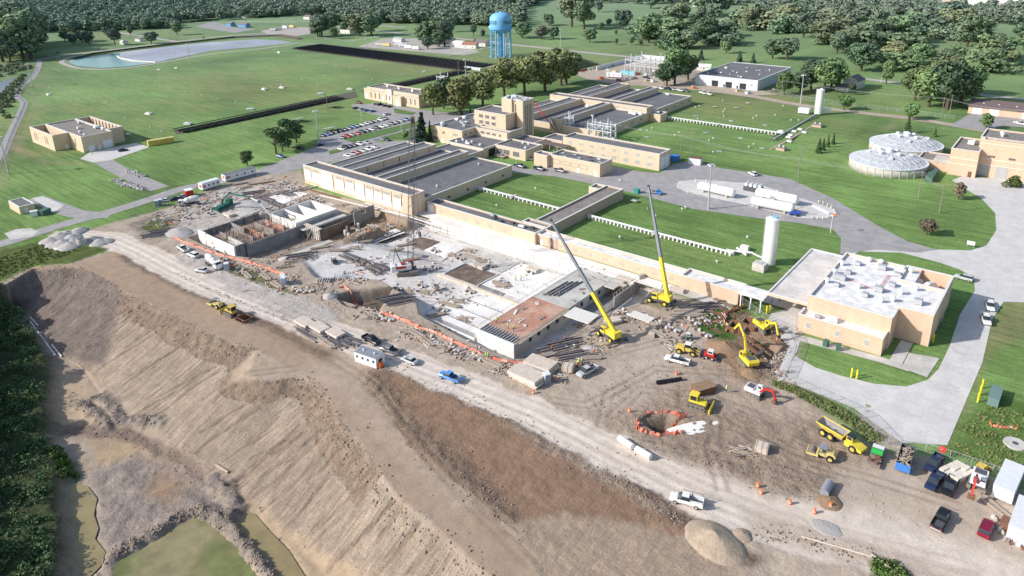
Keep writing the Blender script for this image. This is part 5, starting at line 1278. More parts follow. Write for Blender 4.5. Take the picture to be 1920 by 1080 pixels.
KC=dict(t='timber_pile',l='lumber_stack',b='beam_stack',p='panel_stack',r='rebar_bundle',f='form_stack',s='scrap_heap',c='crate')
for w_,st in((W1,'t 545 520 10 n 1,l 500 520 -8 n 1,l 520 535 -5 n 1,s 455 512 0 n 1,t 480 505 0 n 1,s 555 545 20 n 1,s 575 548 60 n 1,t 590 535 30 n 1,f 610 527 35 n 1,f 655 522 35 n 1,f 640 522 35 n 1,s 680 523 0 n 1,l 465 517 -10 n 1,s 420 485 0 n 1,s 400 470 0 n 1'),
 (W2,'b 290 442 60 n 1,b 305 434 60 n 1,t 330 405 20 n 1,s 352 408 0 n 1,t 370 398 0 n 1,s 385 392 0 n 1,t 340 392 0 n 1,l 365 386 5 n 1,s 395 400 0 n 1,p 430 405 0 n 1,l 480 345 65 n 1,l 500 342 65 n 1,t 460 352 65 n 1,l 450 345 70 n 1,b 475 362 60 n 1,t 520 352 30 n 1,s 530 345 0 n 1'),
 (W8,'b 540 365 0 n 1,t 560 375 0 n 1,s 585 372 0 n 1,s 600 377 0 n 1,t 640 384 0 n 1,p 620 388 0 n 1,t 670 390 0 n 1,s 545 352 10 n 1,b 500 375 0 n 1,b 520 385 0 n 1,t 480 385 0 n 1'),
 (W3,'b 668 488 0 n 1,b 700 505 -10 n 1,b 655 483 0 n 1,b 705 500 5 n 1,t 690 495 0 n 1,b 735 560 60 n 1,b 750 566 60 n 1,t 768 546 0 n 1,t 800 548 0 n 1,s 745 540 0 n 1,s 790 535 0 n 1,f 785 480 20 n 1,l 770 487 60 n 1,s 815 500 0 n 1,s 800 505 20 n 1,l 760 460 60 n 1,l 740 470 60 n 1,t 850 478 0 a 1,s 862 484 0 a 1,l 885 482 0 a 1,t 905 490 30 a 1,s 920 498 0 a 1,p 900 502 0 a 1,t 880 470 0 a 1,s 815 470 0 a 1,l 940 533 5 a 1,t 940 536 10 a 1,s 942 528 0 a 1,s 995 510 0 a 1,p 1000 508 0 a 1,t 870 598 5 a 1,t 862 565 20 a 1,s 880 546 0 a 1,l 845 572 10 a 1,s 830 580 0 a 1,l 815 592 60 a 1'),
 (W9,'s 742 438 0 n 1,t 720 440 20 n 1,t 430 447 30 -1 1,t 470 462 0 -1 1,l 450 440 -5 -1 1,t 505 440 0 -1 1,s 492 445 0 -1 1,t 530 425 10 -1 1,p 520 415 0 -1 1,t 555 420 10 -1 1,l 560 412 10 -1 1,s 535 412 10 -1 1,t 500 470 60 n 1,b 560 480 60 n 1,t 545 490 60 n 1,l 575 475 60 n 1,l 600 465 60 n 1,t 530 500 60 n 1,t 665 465 30 n 1,t 690 445 50 n 1,l 680 455 60 n 1,l 635 470 40 n 1,t 700 425 0 n 1,s 665 425 0 n 1,s 730 425 0 n 1,t 500 490 0 n 1'),
 (W4,'t 700 590 0 n 1,s 715 597 0 n 1,t 685 583 0 n 1,l 664 576 10 n 1,l 650 572 10 n 1,s 725 600 30 n 1,t 765 620 0 n 1,l 785 628 -5 n 1,s 812 640 0 n 1,t 830 650 0 n 1,l 800 640 -8 n 1,s 850 655 0 n 1,t 905 670 0 n 1,l 925 682 0 n 1,s 895 672 10 n 1,t 965 695 60 n 1,l 985 698 75 n 1,l 975 700 80 n 1,p 1015 690 5 n 1.7,p 990 712 0 n 1.9,c 1065 695 20 n 1.6,t 1045 710 10 n 1'),
 (W5,'b 1040 655 60 n 1,b 1060 645 60 n 1,b 1075 668 55 n 1,l 1020 668 60 n 1,t 1085 680 50 n 1,l 1105 672 40 n 1,t 1115 660 30 n 1,s 1195 595 0 n 1,s 1175 588 0 n 1,l 1230 625 -10 n 1.2,t 1250 640 10 n 1,c 1221 632 30 n 1,s 1245 612 0 n 1,t 1225 608 0 n 1,s 1262 618 0 n 1,p 1150 605 60 n 1,t 1165 600 50 n 1,l 1130 612 60 n 1,t 1090 610 60 n 1,p 1270 547 10 n 1,s 1250 545 0 n 1,p 1215 545 10 n 1'),
 (W6,'l 1290 585 40 n 1.2,b 1305 580 45 n 1,l 1285 592 38 n 1.3,t 1300 590 40 n 1.3,b 1322 575 45 n 1,t 1270 600 30 n 1,r 1370 575 -15 n 1.3,r 1360 582 -15 n 1.3,r 1345 590 -12 n 1.3,r 1330 612 -20 n 1,r 1345 600 40 n 1,s 1300 605 0 n 1,s 1318 600 0 n 1,s 1320 628 0 n 1'),
 (W7,'p 572 610 -2 n 1.3,p 600 620 -2 n 1.3,b 632 640 -2 n 1.1,p 630 630 -2 n 1.2,b 585 625 -2 n 1.2,l 600 634 -2 n 1.2,l 615 645 -2 n 1,b 650 640 10 n 1,t 565 612 -2 n 1'),
 ('in the middle of the near right yard','t 1390 847 30 n 1,c 1428 845 10 n 1.5'),
 ('beside the white trailer','l 1870 955 -35 n 1'),
 ('beside the second white container','s 1885 990 0 n 1,s 1898 1015 0 n 1')):
 for q in st.split(','):
  k,px,py,an,z,s_=q.split();put(KC[k],float(px),float(py),float(an),{'n':None,'a':FL+.12}.get(z)if z in 'na' else float(z),w_,float(s_))
def litter(name,label,spots,n,seed,mats=('timber_old','timber','form_panel','steel_rust','concrete_grey','safety_orange','steel_dark')):
 r=rnd(seed);b=MB()
 for k in range(n):
  sx,sy,rad_=spots[k%len(spots)]
  px=sx+r.gauss(0,rad_);py=sy+r.gauss(0,rad_*.35);g_=G(px,py)
  z=zat(g_[0],g_[1]);g_=G(px,py,z);z=zat(g_[0],g_[1])
  b.mat(r.choices(range(len(mats)),[6,5,4,3,3,1,2][:len(mats)])[0])
  if r.random()<.6:b.obox((g_[0],g_[1],z+.1),r.uniform(.6,3.6),r.uniform(.08,.3),.14,r.uniform(0,3.1),0,r.uniform(-.05,.05))
  else:b.obox((g_[0],g_[1],z+.15),r.uniform(.2,1),r.uniform(.2,.8),r.uniform(.1,.45),r.uniform(0,3.1),r.uniform(-.3,.3))
 o=b.build(name,list(mats));return tag(o,label,'debris',kind='stuff')
litter('debris','small scattered planks and rubbish over the left works',[(350,395,30),(450,370,40),(560,372,25),(310,415,20),(400,350+20,30),(520,350,25),(480,400,30)],620,21)
litter('debris','small scattered rubbish along the orange netting and haul road',[(440,500,20),(520,530,25),(600,545,20),(700,590,16),(790,628,20),(870,660,18),(950,690,15),(660,523,20)],480,22)
litter('debris','small scattered planks on the excavation floor',[(850,480,30),(960,500,30),(800,545,25),(700,500,25),(880,560,25),(770,440,25),(690,440,25),(560,480,25)],420,23)
litter('debris','small scattered rubbish around the yellow cranes',[(1100,640,22),(1200,600,22),(1260,610,25),(1160,590,16),(1300,590,20),(1350,600,14),(1060,690,16),(1280,650,16),(1460,700,8)],420,24)
# ---- orange netting
def netting(pts,label,h=.85):
 t=thing('safety_netting',label,'netting',tuple(G(*pts[0])));b=MB();P_=[]
 q=[]
 for(a0,b0),(a1,b1)in zip(pts,pts[1:]):
  for k in range(4):q.append((a0+(a1-a0)*k/4,b0+(b1-b0)*k/4))
 q.append(pts[-1]);r=rnd(len(pts)+int(pts[0][0]))
 for px,py in q:
  g_=G(px,py);z=zat(g_[0],g_[1]);g_=G(px,py,z);P_.append(Vector((g_[0]+r.uniform(-.3,.3),g_[1]+r.uniform(-.3,.3),zat(g_[0],g_[1]))))
 for a_,c_ in zip(P_,P_[1:]):
  h0=h*r.uniform(.6,1.05);l_=r.uniform(-.3,.5)
  b.add([a_,c_,c_+Vector((l_,.3,h0)),a_+Vector((l_,.3,h0*.95))],[(0,1,2,3)])
 b.build('net','orange_net',t);s_=MB()
 for p_ in P_[::4]:s_.bar(p_,p_+Vector((0,0,1.3)),.1)
 s_.build('stakes','safety_orange',t)
netting([(325,447),(365,462),(400,476),(440,486),(470,495),(500,505),(532,517)],'torn orange safety netting between parked pickups and the left excavation')
netting([(640,560),(662,570),(690,580),(720,590),(750,600),(785,615),(820,628),(850,642),(880,656),(905,668),(950,680),(985,683)],'long sagging orange safety netting along the near side of the main excavation')
netting([(1195,806),(1192,795),(1212,776),(1240,776),(1270,778),(1272,785)],'orange safety netting round the far and left sides of the small pit')
netting([(1195,806),(1210,812),(1235,817),(1262,815),(1278,813)],'orange safety netting along the near side of the small pit')
netting([(1262,800),(1272,792),(1284,782)],'bunched orange netting at the right end of the small pit',1.4)
netting([(1362,622),(1358,604),(1358,590),(1375,585),(1392,577)],'orange netting around the timber-shored trench boxes',1.4)
netting([(985,683),(1010,670),(1035,655),(1060,637)],'orange netting running up beside the muddy trench')
netting([(1853,795),(1870,802),(1908,806)],'collapsed orange netting in the grass at the right edge',.5)
# ---- piles
def heap(px,py,r_,h,m,name,label,cat,seed=1,asp=1,ang=0,z=None,group=None,sharp=.8,wa=.22):
 g_=G(px,py,z or 0);z0=zat(g_[0],g_[1]);g_=G(px,py,z0);b=MB();n=28;rings=9;V=[];F=[]
 for k in range(rings+1):
  f=k/rings
  for i in range(n):
   a_=2*pi*i/n;wob=1+wa*(vnoise(np.array(cos(a_)*2+seed*3.1),np.array(sin(a_)*2+f),1,seed)-.5)
   rr_=r_*(1-f)*wob;x=rr_*cos(a_)*asp;y=rr_*sin(a_);x,y=x*cos(ang)-y*sin(ang),x*sin(ang)+y*cos(ang)
   zz=h*f**sharp*(1+.15*(float(vnoise(np.array(x*1.0+seed),np.array(y*1.0),.8,seed))-.5))-(.25 if k==0 else 0)
   V.append((g_[0]+x,g_[1]+y,z0+zz))
 for k in range(rings):
  for i in range(n):F.append((k*n+i,k*n+(i+1)%n,(k+1)*n+(i+1)%n,(k+1)*n+i))
 b.add(V,F);o=b.build(name,m,smooth=True);return tag(o,label,cat,group)
for i,(px,py,r_,h)in enumerate(((95,452,4,1.6),(112,446,5,2.2),(118,458,4.5,2),(135,447,4,1.8),(138,455,4,1.6),(130,462,4.5,1.8),(150,438-5,3.6,1.6),(143,437,3.6,1.5),(125,440,4,1.7),(172,452,4.5,2),(187,455,4,1.7),(198,453,3.4,1.3),(100,460,3.5,1.2))):
 heap(px,py,r_,h,'gravel_pile','gravel_heap','pale grey gravel heap in the cluster at the left junction','gravel heap',i+1,group='pale gravel heaps at the left junction')
heap(1340,1016,4.6,2.2,'sand_pile','sand_heap','large tan half-dug sand heap below the white service truck','sand heap',31,1.4,-.2,sharp=.92,wa=.1)
heap(1392,1004,1.8,.9,'sand_pile','soil_heap','small dark shaded heap beside the large sand heap','soil heap',32)
heap(1358,655,4.6,2.3,'soil_pile','soil_heap','brown spoil heap between skid loader and yellow excavator','soil heap',33,1.2,.3)
heap(1408,700,3,1,'soil_pile','soil_heap','small dark spoil heap behind the yellow excavator','soil heap',34)
heap(618,556,2.4,1.4,'gravel_pile','gravel_heap','grey gravel heap at the corner of the ramp into the excavation','gravel heap',35)
heap(335,437,5,1.6,'gravel_pile','gravel_heap','broad grey spoil heap left of the tank chambers','gravel heap',36,1.4)
heap(470,384,6.5,1.3,'gravel_pile','gravel_heap','broad grey heap beside the green concrete pump','gravel heap',37,1.6,.2)
heap(1108,655,2.4,.7,'gravel_pile','gravel_heap','low pale heap beside the nearer yellow crane','gravel heap',38)
heap(1555,942,2.6,1,'soil_pile','soil_heap','small soil heap beside the grey culvert pipe','soil heap',39)
heap(1302,801,2.2,.12,'lime','lime_spill','white tongue of lime beside the small fenced pit','lime',41,3.2,.95)
o=heap(1550,990,2,.2,'gravel_pile','gravel_heap','thin grey gravel spread near the orange drums','gravel heap',42,1.5)
def rocks(name,label,pa,pb,n,seed,spread=2.0,size=.7):
 r=rnd(seed);b=MB();A_=Vector(G(*pa));B_=Vector(G(*pb))
 for k in range(n):
  p_=A_.lerp(B_,r.random())+Vector((r.gauss(0,spread),r.gauss(0,spread),0));s_=size*r.uniform(.6,1.6);b.mat(r.randrange(3));b.obox((p_.x,p_.y,s_*.4),s_*1.5,s_,s_*.9,r.uniform(0,3),r.uniform(-.5,.5),r.uniform(-.5,.5))
 return tag(b.build(name,['rock_white','concrete','concrete_grey']),label,'rocks',kind='stuff')
rocks('rock_row','long row of broken white rock on the near side of the left drive',(212,338),(268,356),240,51,.9,.5)
rocks('rock_row','row of white rubble across the drive from the long rock row, beside the lawn',(232,318),(254,325),80,52,.8,.5);rocks('rock_row','small group of white rubble at the end of the broken row',(258,328),(272,332),50,53,.9,.5)
rocks('rubble','rubble strewn along the fence corner near the yellow excavator',(1440,690),(1478,655),70,55,.8,.22)
# ------------------------------------------------------------------ vehicles (local frame: x forward)
PAINTS={'white':(.8,.8,.8),'silver':(.5,.52,.54),'black':(.015,.016,.02),'dark blue':(.02,.035,.09),'blue':(.07,.17,.42),'bright blue':(.1,.3,.75),'red':(.55,.02,.03),'maroon':(.22,.01,.04),'grey':(.16,.17,.19),'tan':(.45,.38,.28),'green':(.04,.12,.08)}
for k_n,c_ in PAINTS.items():mat('paint_'+k_n.replace(' ','_'),c_,rough=.28,spec=.5,var=.03,scale=2,world=False)
mat('paint_base',(.5,.5,.5),rough=.3,spec=.5,var=.03,world=False)
mat('lamp_clear',(.8,.8,.75),rough=.2,var=.02);mat('lamp_red',(.5,.02,.02),rough=.3,var=.02)
def loft(b,secs):
 """secs: (x, halfwidth bottom, halfwidth top, z0, z1)"""
 V=[];n=8
 for x,wb,wt_,z0,z1 in secs:
  h=z1-z0
  V+=[(x,-wb*.9,z0),(x,wb*.9,z0),(x,wb,z0+h*.25),(x,wb,z0+h*.7),(x,wt_*.93,z1),(x,-wt_*.93,z1),(x,-wb,z0+h*.7),(x,-wb,z0+h*.25)]
 F=[tuple(range(n-1,-1,-1)),tuple(range((len(secs)-1)*n,len(secs)*n))]
 F=[tuple(range(n)),tuple(reversed(range((len(secs)-1)*n,len(secs)*n)))]
 for k in range(len(secs)-1):
  for i in range(n):F.append((k*n+i,(k+1)*n+i,(k+1)*n+(i+1)%n,k*n+(i+1)%n))
 b.add(V,[tuple(reversed(f))for f in F]);return b
def wheel(root,x,y,r,w,tm='tyre',rm='rim',name='wheel'):
 b=MB();b.tube((x,y-w/2,r),(x,y+w/2,r),r,n=14);o=b.build(name,tm,root)
 s_=1 if y>0 else-1
 c=MB();c.tube((x,y+s_*(w/2-.02),r),(x,y+s_*(w/2+.03),r),r*.55,n=10);c.build('rim',rm,o);return o
def lights(root,xf,xr,hw,z):
 for s_ in(-1,1):
  b=MB();b.box(xf-.06,s_*hw-.16,z-.08,xf+.03,s_*hw+.16,z+.08);b.build('headlight','lamp_clear',root)
  b=MB();b.box(xr-.03,s_*hw-.12,z-.08,xr+.06,s_*hw+.12,z+.14);b.build('tail_light','lamp_red',root)
def mk_car():
 t=thing('parked_car','x','car',world=False)
 loft(MB(),[(-2.3,.78,.72,.35,.85),(-2.1,.88,.82,.25,.98),(-1.0,.9,.84,.22,.95),(.7,.9,.84,.22,.95),(1.9,.86,.76,.24,.82),(2.3,.74,.62,.3,.68)]).build('body','paint_base',t)
 loft(MB(),[(-1.75,.78,.66,.93,.97),(-1.05,.8,.62,.93,1.38),(.2,.8,.62,.93,1.4),(1.05,.78,.66,.9,.95)]).build('window','glass',t)
 MB().box(-1.1,-.6,1.37,.2,.6,1.43).build('roof','paint_base',t)
 for x in(-1.4,1.4):
  for y in(-.82,.82):wheel(t,x,y,.32,.22)
 lights(t,2.24,-2.28,.58,.62);return t
def mk_suv():
 t=thing('parked_suv','x','suv',world=False)
 loft(MB(),[(-2.35,.85,.8,.4,1.0),(-2.2,.93,.88,.3,1.12),(.9,.93,.88,.3,1.1),(2.1,.9,.8,.32,.98),(2.4,.8,.72,.4,.8)]).build('body','paint_base',t)
 loft(MB(),[(-2.25,.84,.74,1.1,1.3),(-2.0,.85,.72,1.1,1.72),(.3,.85,.72,1.1,1.74),(1.15,.83,.74,1.05,1.12)]).build('window','glass',t)
 MB().box(-2.0,-.68,1.71,.3,.68,1.78).build('roof','paint_base',t)
 for x in(-1.45,1.45):
  for y in(-.85,.85):wheel(t,x,y,.37,.24)
 lights(t,2.32,-2.34,.62,.8);return t
def mk_pickup():
 t=thing('pickup_truck','x','pickup truck',world=False)
 loft(MB(),[(-.55,.96,.9,.45,1.12),(1.2,.96,.9,.42,1.12),(2.6,.95,.84,.42,1.1),(2.95,.88,.78,.5,.95)]).build('body','paint_base',t)
 bd=MB();bd.box(-2.9,-.95,.5,-.56,.95,.72);bd.box(-2.9,-.95,.72,-.56,-.85,1.15);bd.box(-2.9,.85,.72,-.56,.95,1.15);bd.box(-2.9,-.85,.72,-2.8,.85,1.15);bo=bd.build('cargo_bed','paint_base',t)
 MB().box(-2.8,-.85,.721,-.57,.85,.745).build('bed_floor','steel_dark',bo)
 loft(MB(),[(-.5,.86,.74,1.1,1.7),(-.35,.87,.74,1.1,1.82),(.85,.87,.74,1.1,1.84),(1.6,.85,.76,1.05,1.14)]).build('window','glass',t)
 MB().box(-.42,-.7,1.81,.85,.7,1.88).build('roof','paint_base',t)
 for x in(-1.8,1.9):
  for y in(-.86,.86):wheel(t,x,y,.4,.28)
 lights(t,2.86,-2.9,.66,.85)
 MB().box(-3.0,-.85,.45,-2.9,.85,.62).build('bumper','rim',t);return t
def mk_service():
 t=mk_pickup();t.name='service_truck'
 b=MB();b.box(-2.9,-1.0,.75,-.7,-.62,1.45);b.box(-2.9,.62,.75,-.7,1.0,1.45);b.build('tool_box','machine_white',t)
 b=MB()
 for x in(-2.8,-.8):
  for y in(-.9,.9):b.bar((x,y,1.4),(x,y,2.0),.07)
 for y in(-.9,.9):b.bar((-2.8,y,2.0),(.9,y,2.0),.07)
 b.build('ladder_rack','steel_dark',t);return t
VP={}
def vh(p_rear,p_front,z=None):
 a_=G(*p_rear);zz=zat(a_[0],a_[1])if z is None else z
 a_=Vector(G(*p_rear,zz));c_=Vector(G(*p_front,zz));m_=(a_+c_)/2;m_.z=zat(m_.x,m_.y)if z is None else z
 if z is None:m_.z=max(m_.z,.0)if m_.z>-.4 else m_.z
 m_.z+=.04
 return m_,atan2(c_.y-a_.y,c_.x-a_.x)
def veh(kind,rear,front,colour,label,group=None,z=None,sc=1.1,cat=None):
 mk={'car':mk_car,'suv':mk_suv,'pickup':mk_pickup,'service':mk_service}[kind]
 loc,rz=vh(rear,front,z)
 if kind not in VP:VP[kind]=mk();index_kids(VP[kind])
 pr=VP[kind];pm_={'paint_base':'paint_'+colour.replace(' ','_')}
 o=dup(pr,loc,rz,label,group,sc,pm_)
 if not group and 'group' in o:del o['group']
 return o
rr=random.Random(12)
def row(pts,cols,desc,head,kind='car',group=None):
 for i,((px,py),c_)in enumerate(zip(pts,cols)):
  l_=cols[i-1]if i else None;r_=cols[i+1]if i<len(cols)-1 else None
  nb_='left end' if l_ is None else('right end' if r_ is None else 'between %s and %s ones'%(l_,r_))
  g_=Vector(G(px,py));kd=kind if kind!='mix' else('suv' if i%3==1 else 'car')
  f=VP.get(kd)
  if f is None:VP[kd]={'car':mk_car,'suv':mk_suv,'pickup':mk_pickup}[kd]();index_kids(VP[kd]);f=VP[kd]
  dup(f,(g_.x,g_.y,.06),radians(head)+rr.uniform(-.04,.04),'%s %s %s, %s'%(c_,'suv' if kd=='suv' else 'car',desc,nb_),group or 'cars '+desc,1.0,{'paint_base':'paint_'+c_.replace(' ','_')})
n_b=15
row([(605+i*(722-605)/14.,256-i*(256-224)/14.)for i in range(15)],['dark blue','blue','dark blue','black','dark blue','dark blue','grey','blue','dark blue','silver','silver','dark blue','grey','white','black'],'far row of long car park',5,'mix')
row([(643+i*(762-643)/13.,260-i*(260-226)/13.)for i in range(14)],['dark blue','red','grey','red','black','dark blue','silver','black','white','silver','grey','dark blue','grey','blue'],'near row of long car park',5,'mix')
row([(640,281),(648,278),(656,276),(664,274),(675,272)],['white','black','dark blue','dark blue','white'],'short row near filter building',5,'mix')
row([(652,293.5),(662,290.5),(671,287.5),(681,284.5),(691,281.5),(703,277.5)],['white','silver','red','silver','white','silver'],'line against filter building wall',5,'mix')
row([(667,204),(679,207),(688,208.5),(699,210)],['dark blue','silver','blue','blue'],'turning place by administration building',80,'mix')
row([(704,196),(713,197.5),(723,199.5),(731,201)],['silver','black','dark blue','black'],'front of administration building',80,'mix')
for args in(('car',(720,217),(730,214),'white','white car driving up the road between the car park and the administration building'),('car',(720,262),(731,265),'dark blue','lone dark blue car parked beside the tall spruce'),
 ('car',(682,267),(694,271),'silver','silver car turning near the filter building'),('car',(520,294),(533,296),'blue','light blue car driving left on the road under the dark pines'),('car',(557,279),(568,280),'black','black car parked right of the dark pines'),('car',(594,275),(605,272),'dark blue','dark car at the foot of the lamp mast by the car park'),
 ('car',(668,193),(678,195),'maroon','maroon car at the far corner left of the administration building'),('car',(222,285),(240,282),'black','black car parked on the apron of the pump station'),('car',(384,72),(378,71),'dark blue','tiny dark car on the far road behind the reservoir'),
 ('car',(992,301),(1008,298),'white','white car parked beside the pump house bay doors'),('suv',(1416,331),(1406,326),'white','white suv on the yard road above the tank island'),
 ('pickup',(965,312),(985,316),'dark blue','dark blue pickup behind the workshop lawn, leftmost of three'),('pickup',(1002,317),(1021,321),'dark blue','dark blue pickup on the road by the workshop, middle of three'),
 ('pickup',(1040,320),(1060,325),'grey','grey pickup with a laden bed by the workshop, right of two blue ones'),
 ('suv',(1820,528),(1793,521),'silver','silver suv parked at the grass edge behind the white-roofed plant building'),('pickup',(1852,566),(1858,588),'white','white pickup on the right road, rear one of two'),('pickup',(1844,592),(1851,613),'white','white pickup on the right road, front one of two'),
 ('pickup',(1286,684),(1254,676),'white','white pickup with open door beside the skid loader'),('pickup',(862,718),(826,705),'bright blue','bright blue pickup on the edge of the haul road'),('service',(1318,952),(1257,936),'white','white service truck with open door beside the sand heap'),
 ('pickup',(684,635),(710,648),'black','black pickup behind the white site hut'),('pickup',(746,666),(719,657),'grey','grey and white pickup right of the white site hut'),('car',(779,684),(757,675),'silver','silver car nearest the haul road, right of the site hut'),
 ('pickup',(1112,694),(1090,706),'silver','silver pickup with workers behind it near the yellow crane'),
 ('pickup',(354,476),(334,464),'white','white pickup at the head of the line beside the orange netting'),('suv',(372,485),(353,478),'white','white suv behind the white pickup beside the netting'),('car',(392,512),(366,508),'silver','silver pickup-like car beside the concrete mixer truck'),
 ('pickup',(1760,862),(1742,885),'dark blue','blue pickup at the back of the pair near the no-entry sign'),('pickup',(1764,888),(1738,928),'dark blue','dark blue pickup in front of the other blue pickup'),('pickup',(1792,895),(1768,940),'black','black pickup parked beside the tan stack of blocks'),
 ('pickup',(1752,1000),(1774,960),'black','black pickup standing alone in the near right yard'),('suv',(1838,1020),(1858,975),'maroon','maroon suv near the right edge of the photo'),
 ('car',(305,379),(322,376),'white','white car in the trio left of the red container'),('car',(323,376),(338,373),'dark blue','dark car in the middle of the trio left of the red container'),('car',(338,372),(350,369),'silver','silver car directly left of the red container'),
 ('pickup',(1183,149),(1194,148),'silver','silver pickup beside the substation gate'),('pickup',(1206,146),(1216,148),'dark blue','blue pickup behind the silver one at the substation gate'),
 ('car',(1812,325),(1796,322),'black','black car parked by the residuals building'),('pickup',(1905,232),(1918,235),'white','white pickup outside the garage range'),
 ('car',(112,99),(103,101),'dark blue','dark parked car beside the trees at the far left path'),('suv',(1168,152),(1180,150),'white','white van-like suv left of the substation gate')):
 veh(*args)
for i in range(10):
 px,py=1084+i*7.2,134-i*1.1;c_=['white','red','maroon','white','silver','red','white','dark blue','white','silver'][i]
 veh('car',(px-3,py+1),(px+3,py-1),c_,c_+' car in the line beside the small solar array','cars beside the small solar array')
for i,(px,py,c_)in enumerate(((1240,167,'white'),(1252,168,'dark blue'),(1262,169,'silver'),(1275,171,'white'),(1287,172,'grey'),(1318,176,'white'),(1330,178,'white'))):
 veh('pickup' if i%2 else 'suv',(px-4,py-1),(px+4,py+1),c_,c_+' vehicle parked behind the north filter building','vehicles parked behind the north filter building')
# ---- heavier plant
def hd(a_,c_):p=G(*a_);q=G(*c_);return math.degrees(atan2(q[1]-p[1],q[0]-p[0]))
def tracks(root,L_,w_,gap,h,m='track_steel',x0=0):
 for s_ in(-1,1):
  b=MB();y0=s_*gap/2-w_/2;y1=y0+w_;r=h/2
  pr=[(x0-L_/2+r*.3,0),(x0+L_/2-r*.3,0),(x0+L_/2,r*.6),(x0+L_/2+.05,r),(x0+L_/2,r*1.4),(x0+L_/2-r*.4,h),(x0-L_/2+r*.4,h),(x0-L_/2,r*1.4),(x0-L_/2,r*.6)]
  b.side(pr,y0,y1);o=b.build('track',m,root)
  c=MB()
  for k in range(int(L_/.5)):c.box(x0-L_/2+.3+k*.5,y0-.02,h,x0-L_/2+.45+k*.5,y1+.02,h+.06)
  for k in range(4):c.tube((x0-L_/2+.5+k*(L_-1)/3,y0-.03,r),(x0-L_/2+.5+k*(L_-1)/3,y1+.03,r),r*.55,n=10)
  c.build('roller','steel_dark',o)
def excavator(loc,trk,up,bend,name,label,paint_='crane_yellow',sc=1,reach=1,boomc=None,zbase=None):
 """trk: track heading, up: heading of house and boom (degrees); bend: (boom tip, stick tip) in (forward, height)"""
 t=thing(name,label,'excavator',loc,None,radians(trk),world=False)
 tracks(t,4.6,.75,2.7,1.1)
 MB().box(-1.2,-1,.5,1.2,1,1.1).build('undercarriage','steel_dark',t)
 a_=radians(up-trk);M=Matrix.Rotation(a_,3,'Z')
 def rot(b):
  b.v=[tuple(M@Vector(p))for p in b.v];return b
 b=MB();b.side([(-3.2,1.25),(-3.3,2.1),(-2.9,2.6),(-.6,2.5),(-.4,2.1),(1.5,2.0),(1.5,1.25)],-1.4,1.4);rot(b).build('house',paint_,t)
 b=MB();b.box(-2.6,-1.0,2.6,-.9,1.0,2.72);rot(b).build('engine_cover','steel_dark',t)
 b=MB();b.side([(-.1,2.0),(-.1,3.2),(.3,3.35),(1.2,3.3),(1.6,2.6),(1.6,1.9)],.35,1.35);c_=rot(b).build('cab',paint_,t)
 b=MB();b.box(.1,1.352,2.2,1.2,1.37,3.1);b.add([(1.23,.45,3.2),(1.62,.45,2.6),(1.62,1.25,2.6),(1.23,1.25,3.2)],[(0,1,2,3)]);b.box(.1,.33,2.3,1.1,.348,3.1);rot(b).build('window','glass',c_)
 (bx,bz),(mx_,mz),(sx,sz)=bend
 bc=boomc or paint_
 b=MB()
 for y in(-.35,):pass
 b.bar((1.2,-.35,1.9),(bx,-.35,bz),.5,.75);b.bar((bx,-.35,bz),(mx_,-.35,mz),.42,.6);rot(b).build('boom',bc,t)
 b=MB();b.bar((mx_,-.35,mz+.3),(sx,-.35,sz),.4,.5);rot(b).build('stick',bc,t)
 b=MB();b.bar((1.5,-.75,1.7),(bx-.2,-.75,bz-.3),.16);b.bar((1.5,.05,1.7),(bx-.2,.05,bz-.3),.16);b.bar((bx,-.35,bz+.5),(mx_,-.35,mz+.75),.2);rot(b).build('hydraulic_ram','steel_dark',t)
 b=MB();b.side([(sx-.2,sz+.2),(sx+.4,sz),(sx+.3,sz-.9),(sx-.3,sz-1.2),(sx-.9,sz-.8),(sx-.6,sz-.1)],-1.0,.3);rot(b).build('bucket','steel_rust',t)
 t.scale=(sc,)*3;return t
def gl3(px,py,dz=0.04):
 g_=G(px,py);z=zat(g_[0],g_[1]);g_=G(px,py,z);return(g_[0],g_[1],zat(g_[0],g_[1])+dz)
excavator(gl3(1400,682),hd((1415,700),(1385,668)),hd((1402,686),(1368,650)),((3.0,6.4),(5.2,8.0),(7.6,5.4)),'excavator','yellow excavator with raised arm beside the brown spoil heap',sc=1.05)
excavator(gl3(1432,620),hd((1420,610),(1450,632)),hd((1422,615),(1458,640)),((3.2,4.2),(4.6,4.8),(6.0,1.8)),'excavator','yellow excavator next to the timber trench boxes and chain fence',sc=1.0)
excavator(gl3(1418,742),hd((1405,735),(1430,750)),hd((1415,740),(1455,757)),((2.6,3.6),(4.6,3.9),(5.6,1.4)),'excavator','white compact excavator with a red arm','machine_white',.85,boomc='machine_red')
excavator(gl3(1832,912),hd((1828,930),(1842,890)),hd((1832,912),(1815,970)),((2.6,4.2),(5.2,5.0),(7.2,2.6)),'excavator','white excavator with red boom parked between black pickup and white trailer','machine_white',.95,boomc='machine_red')
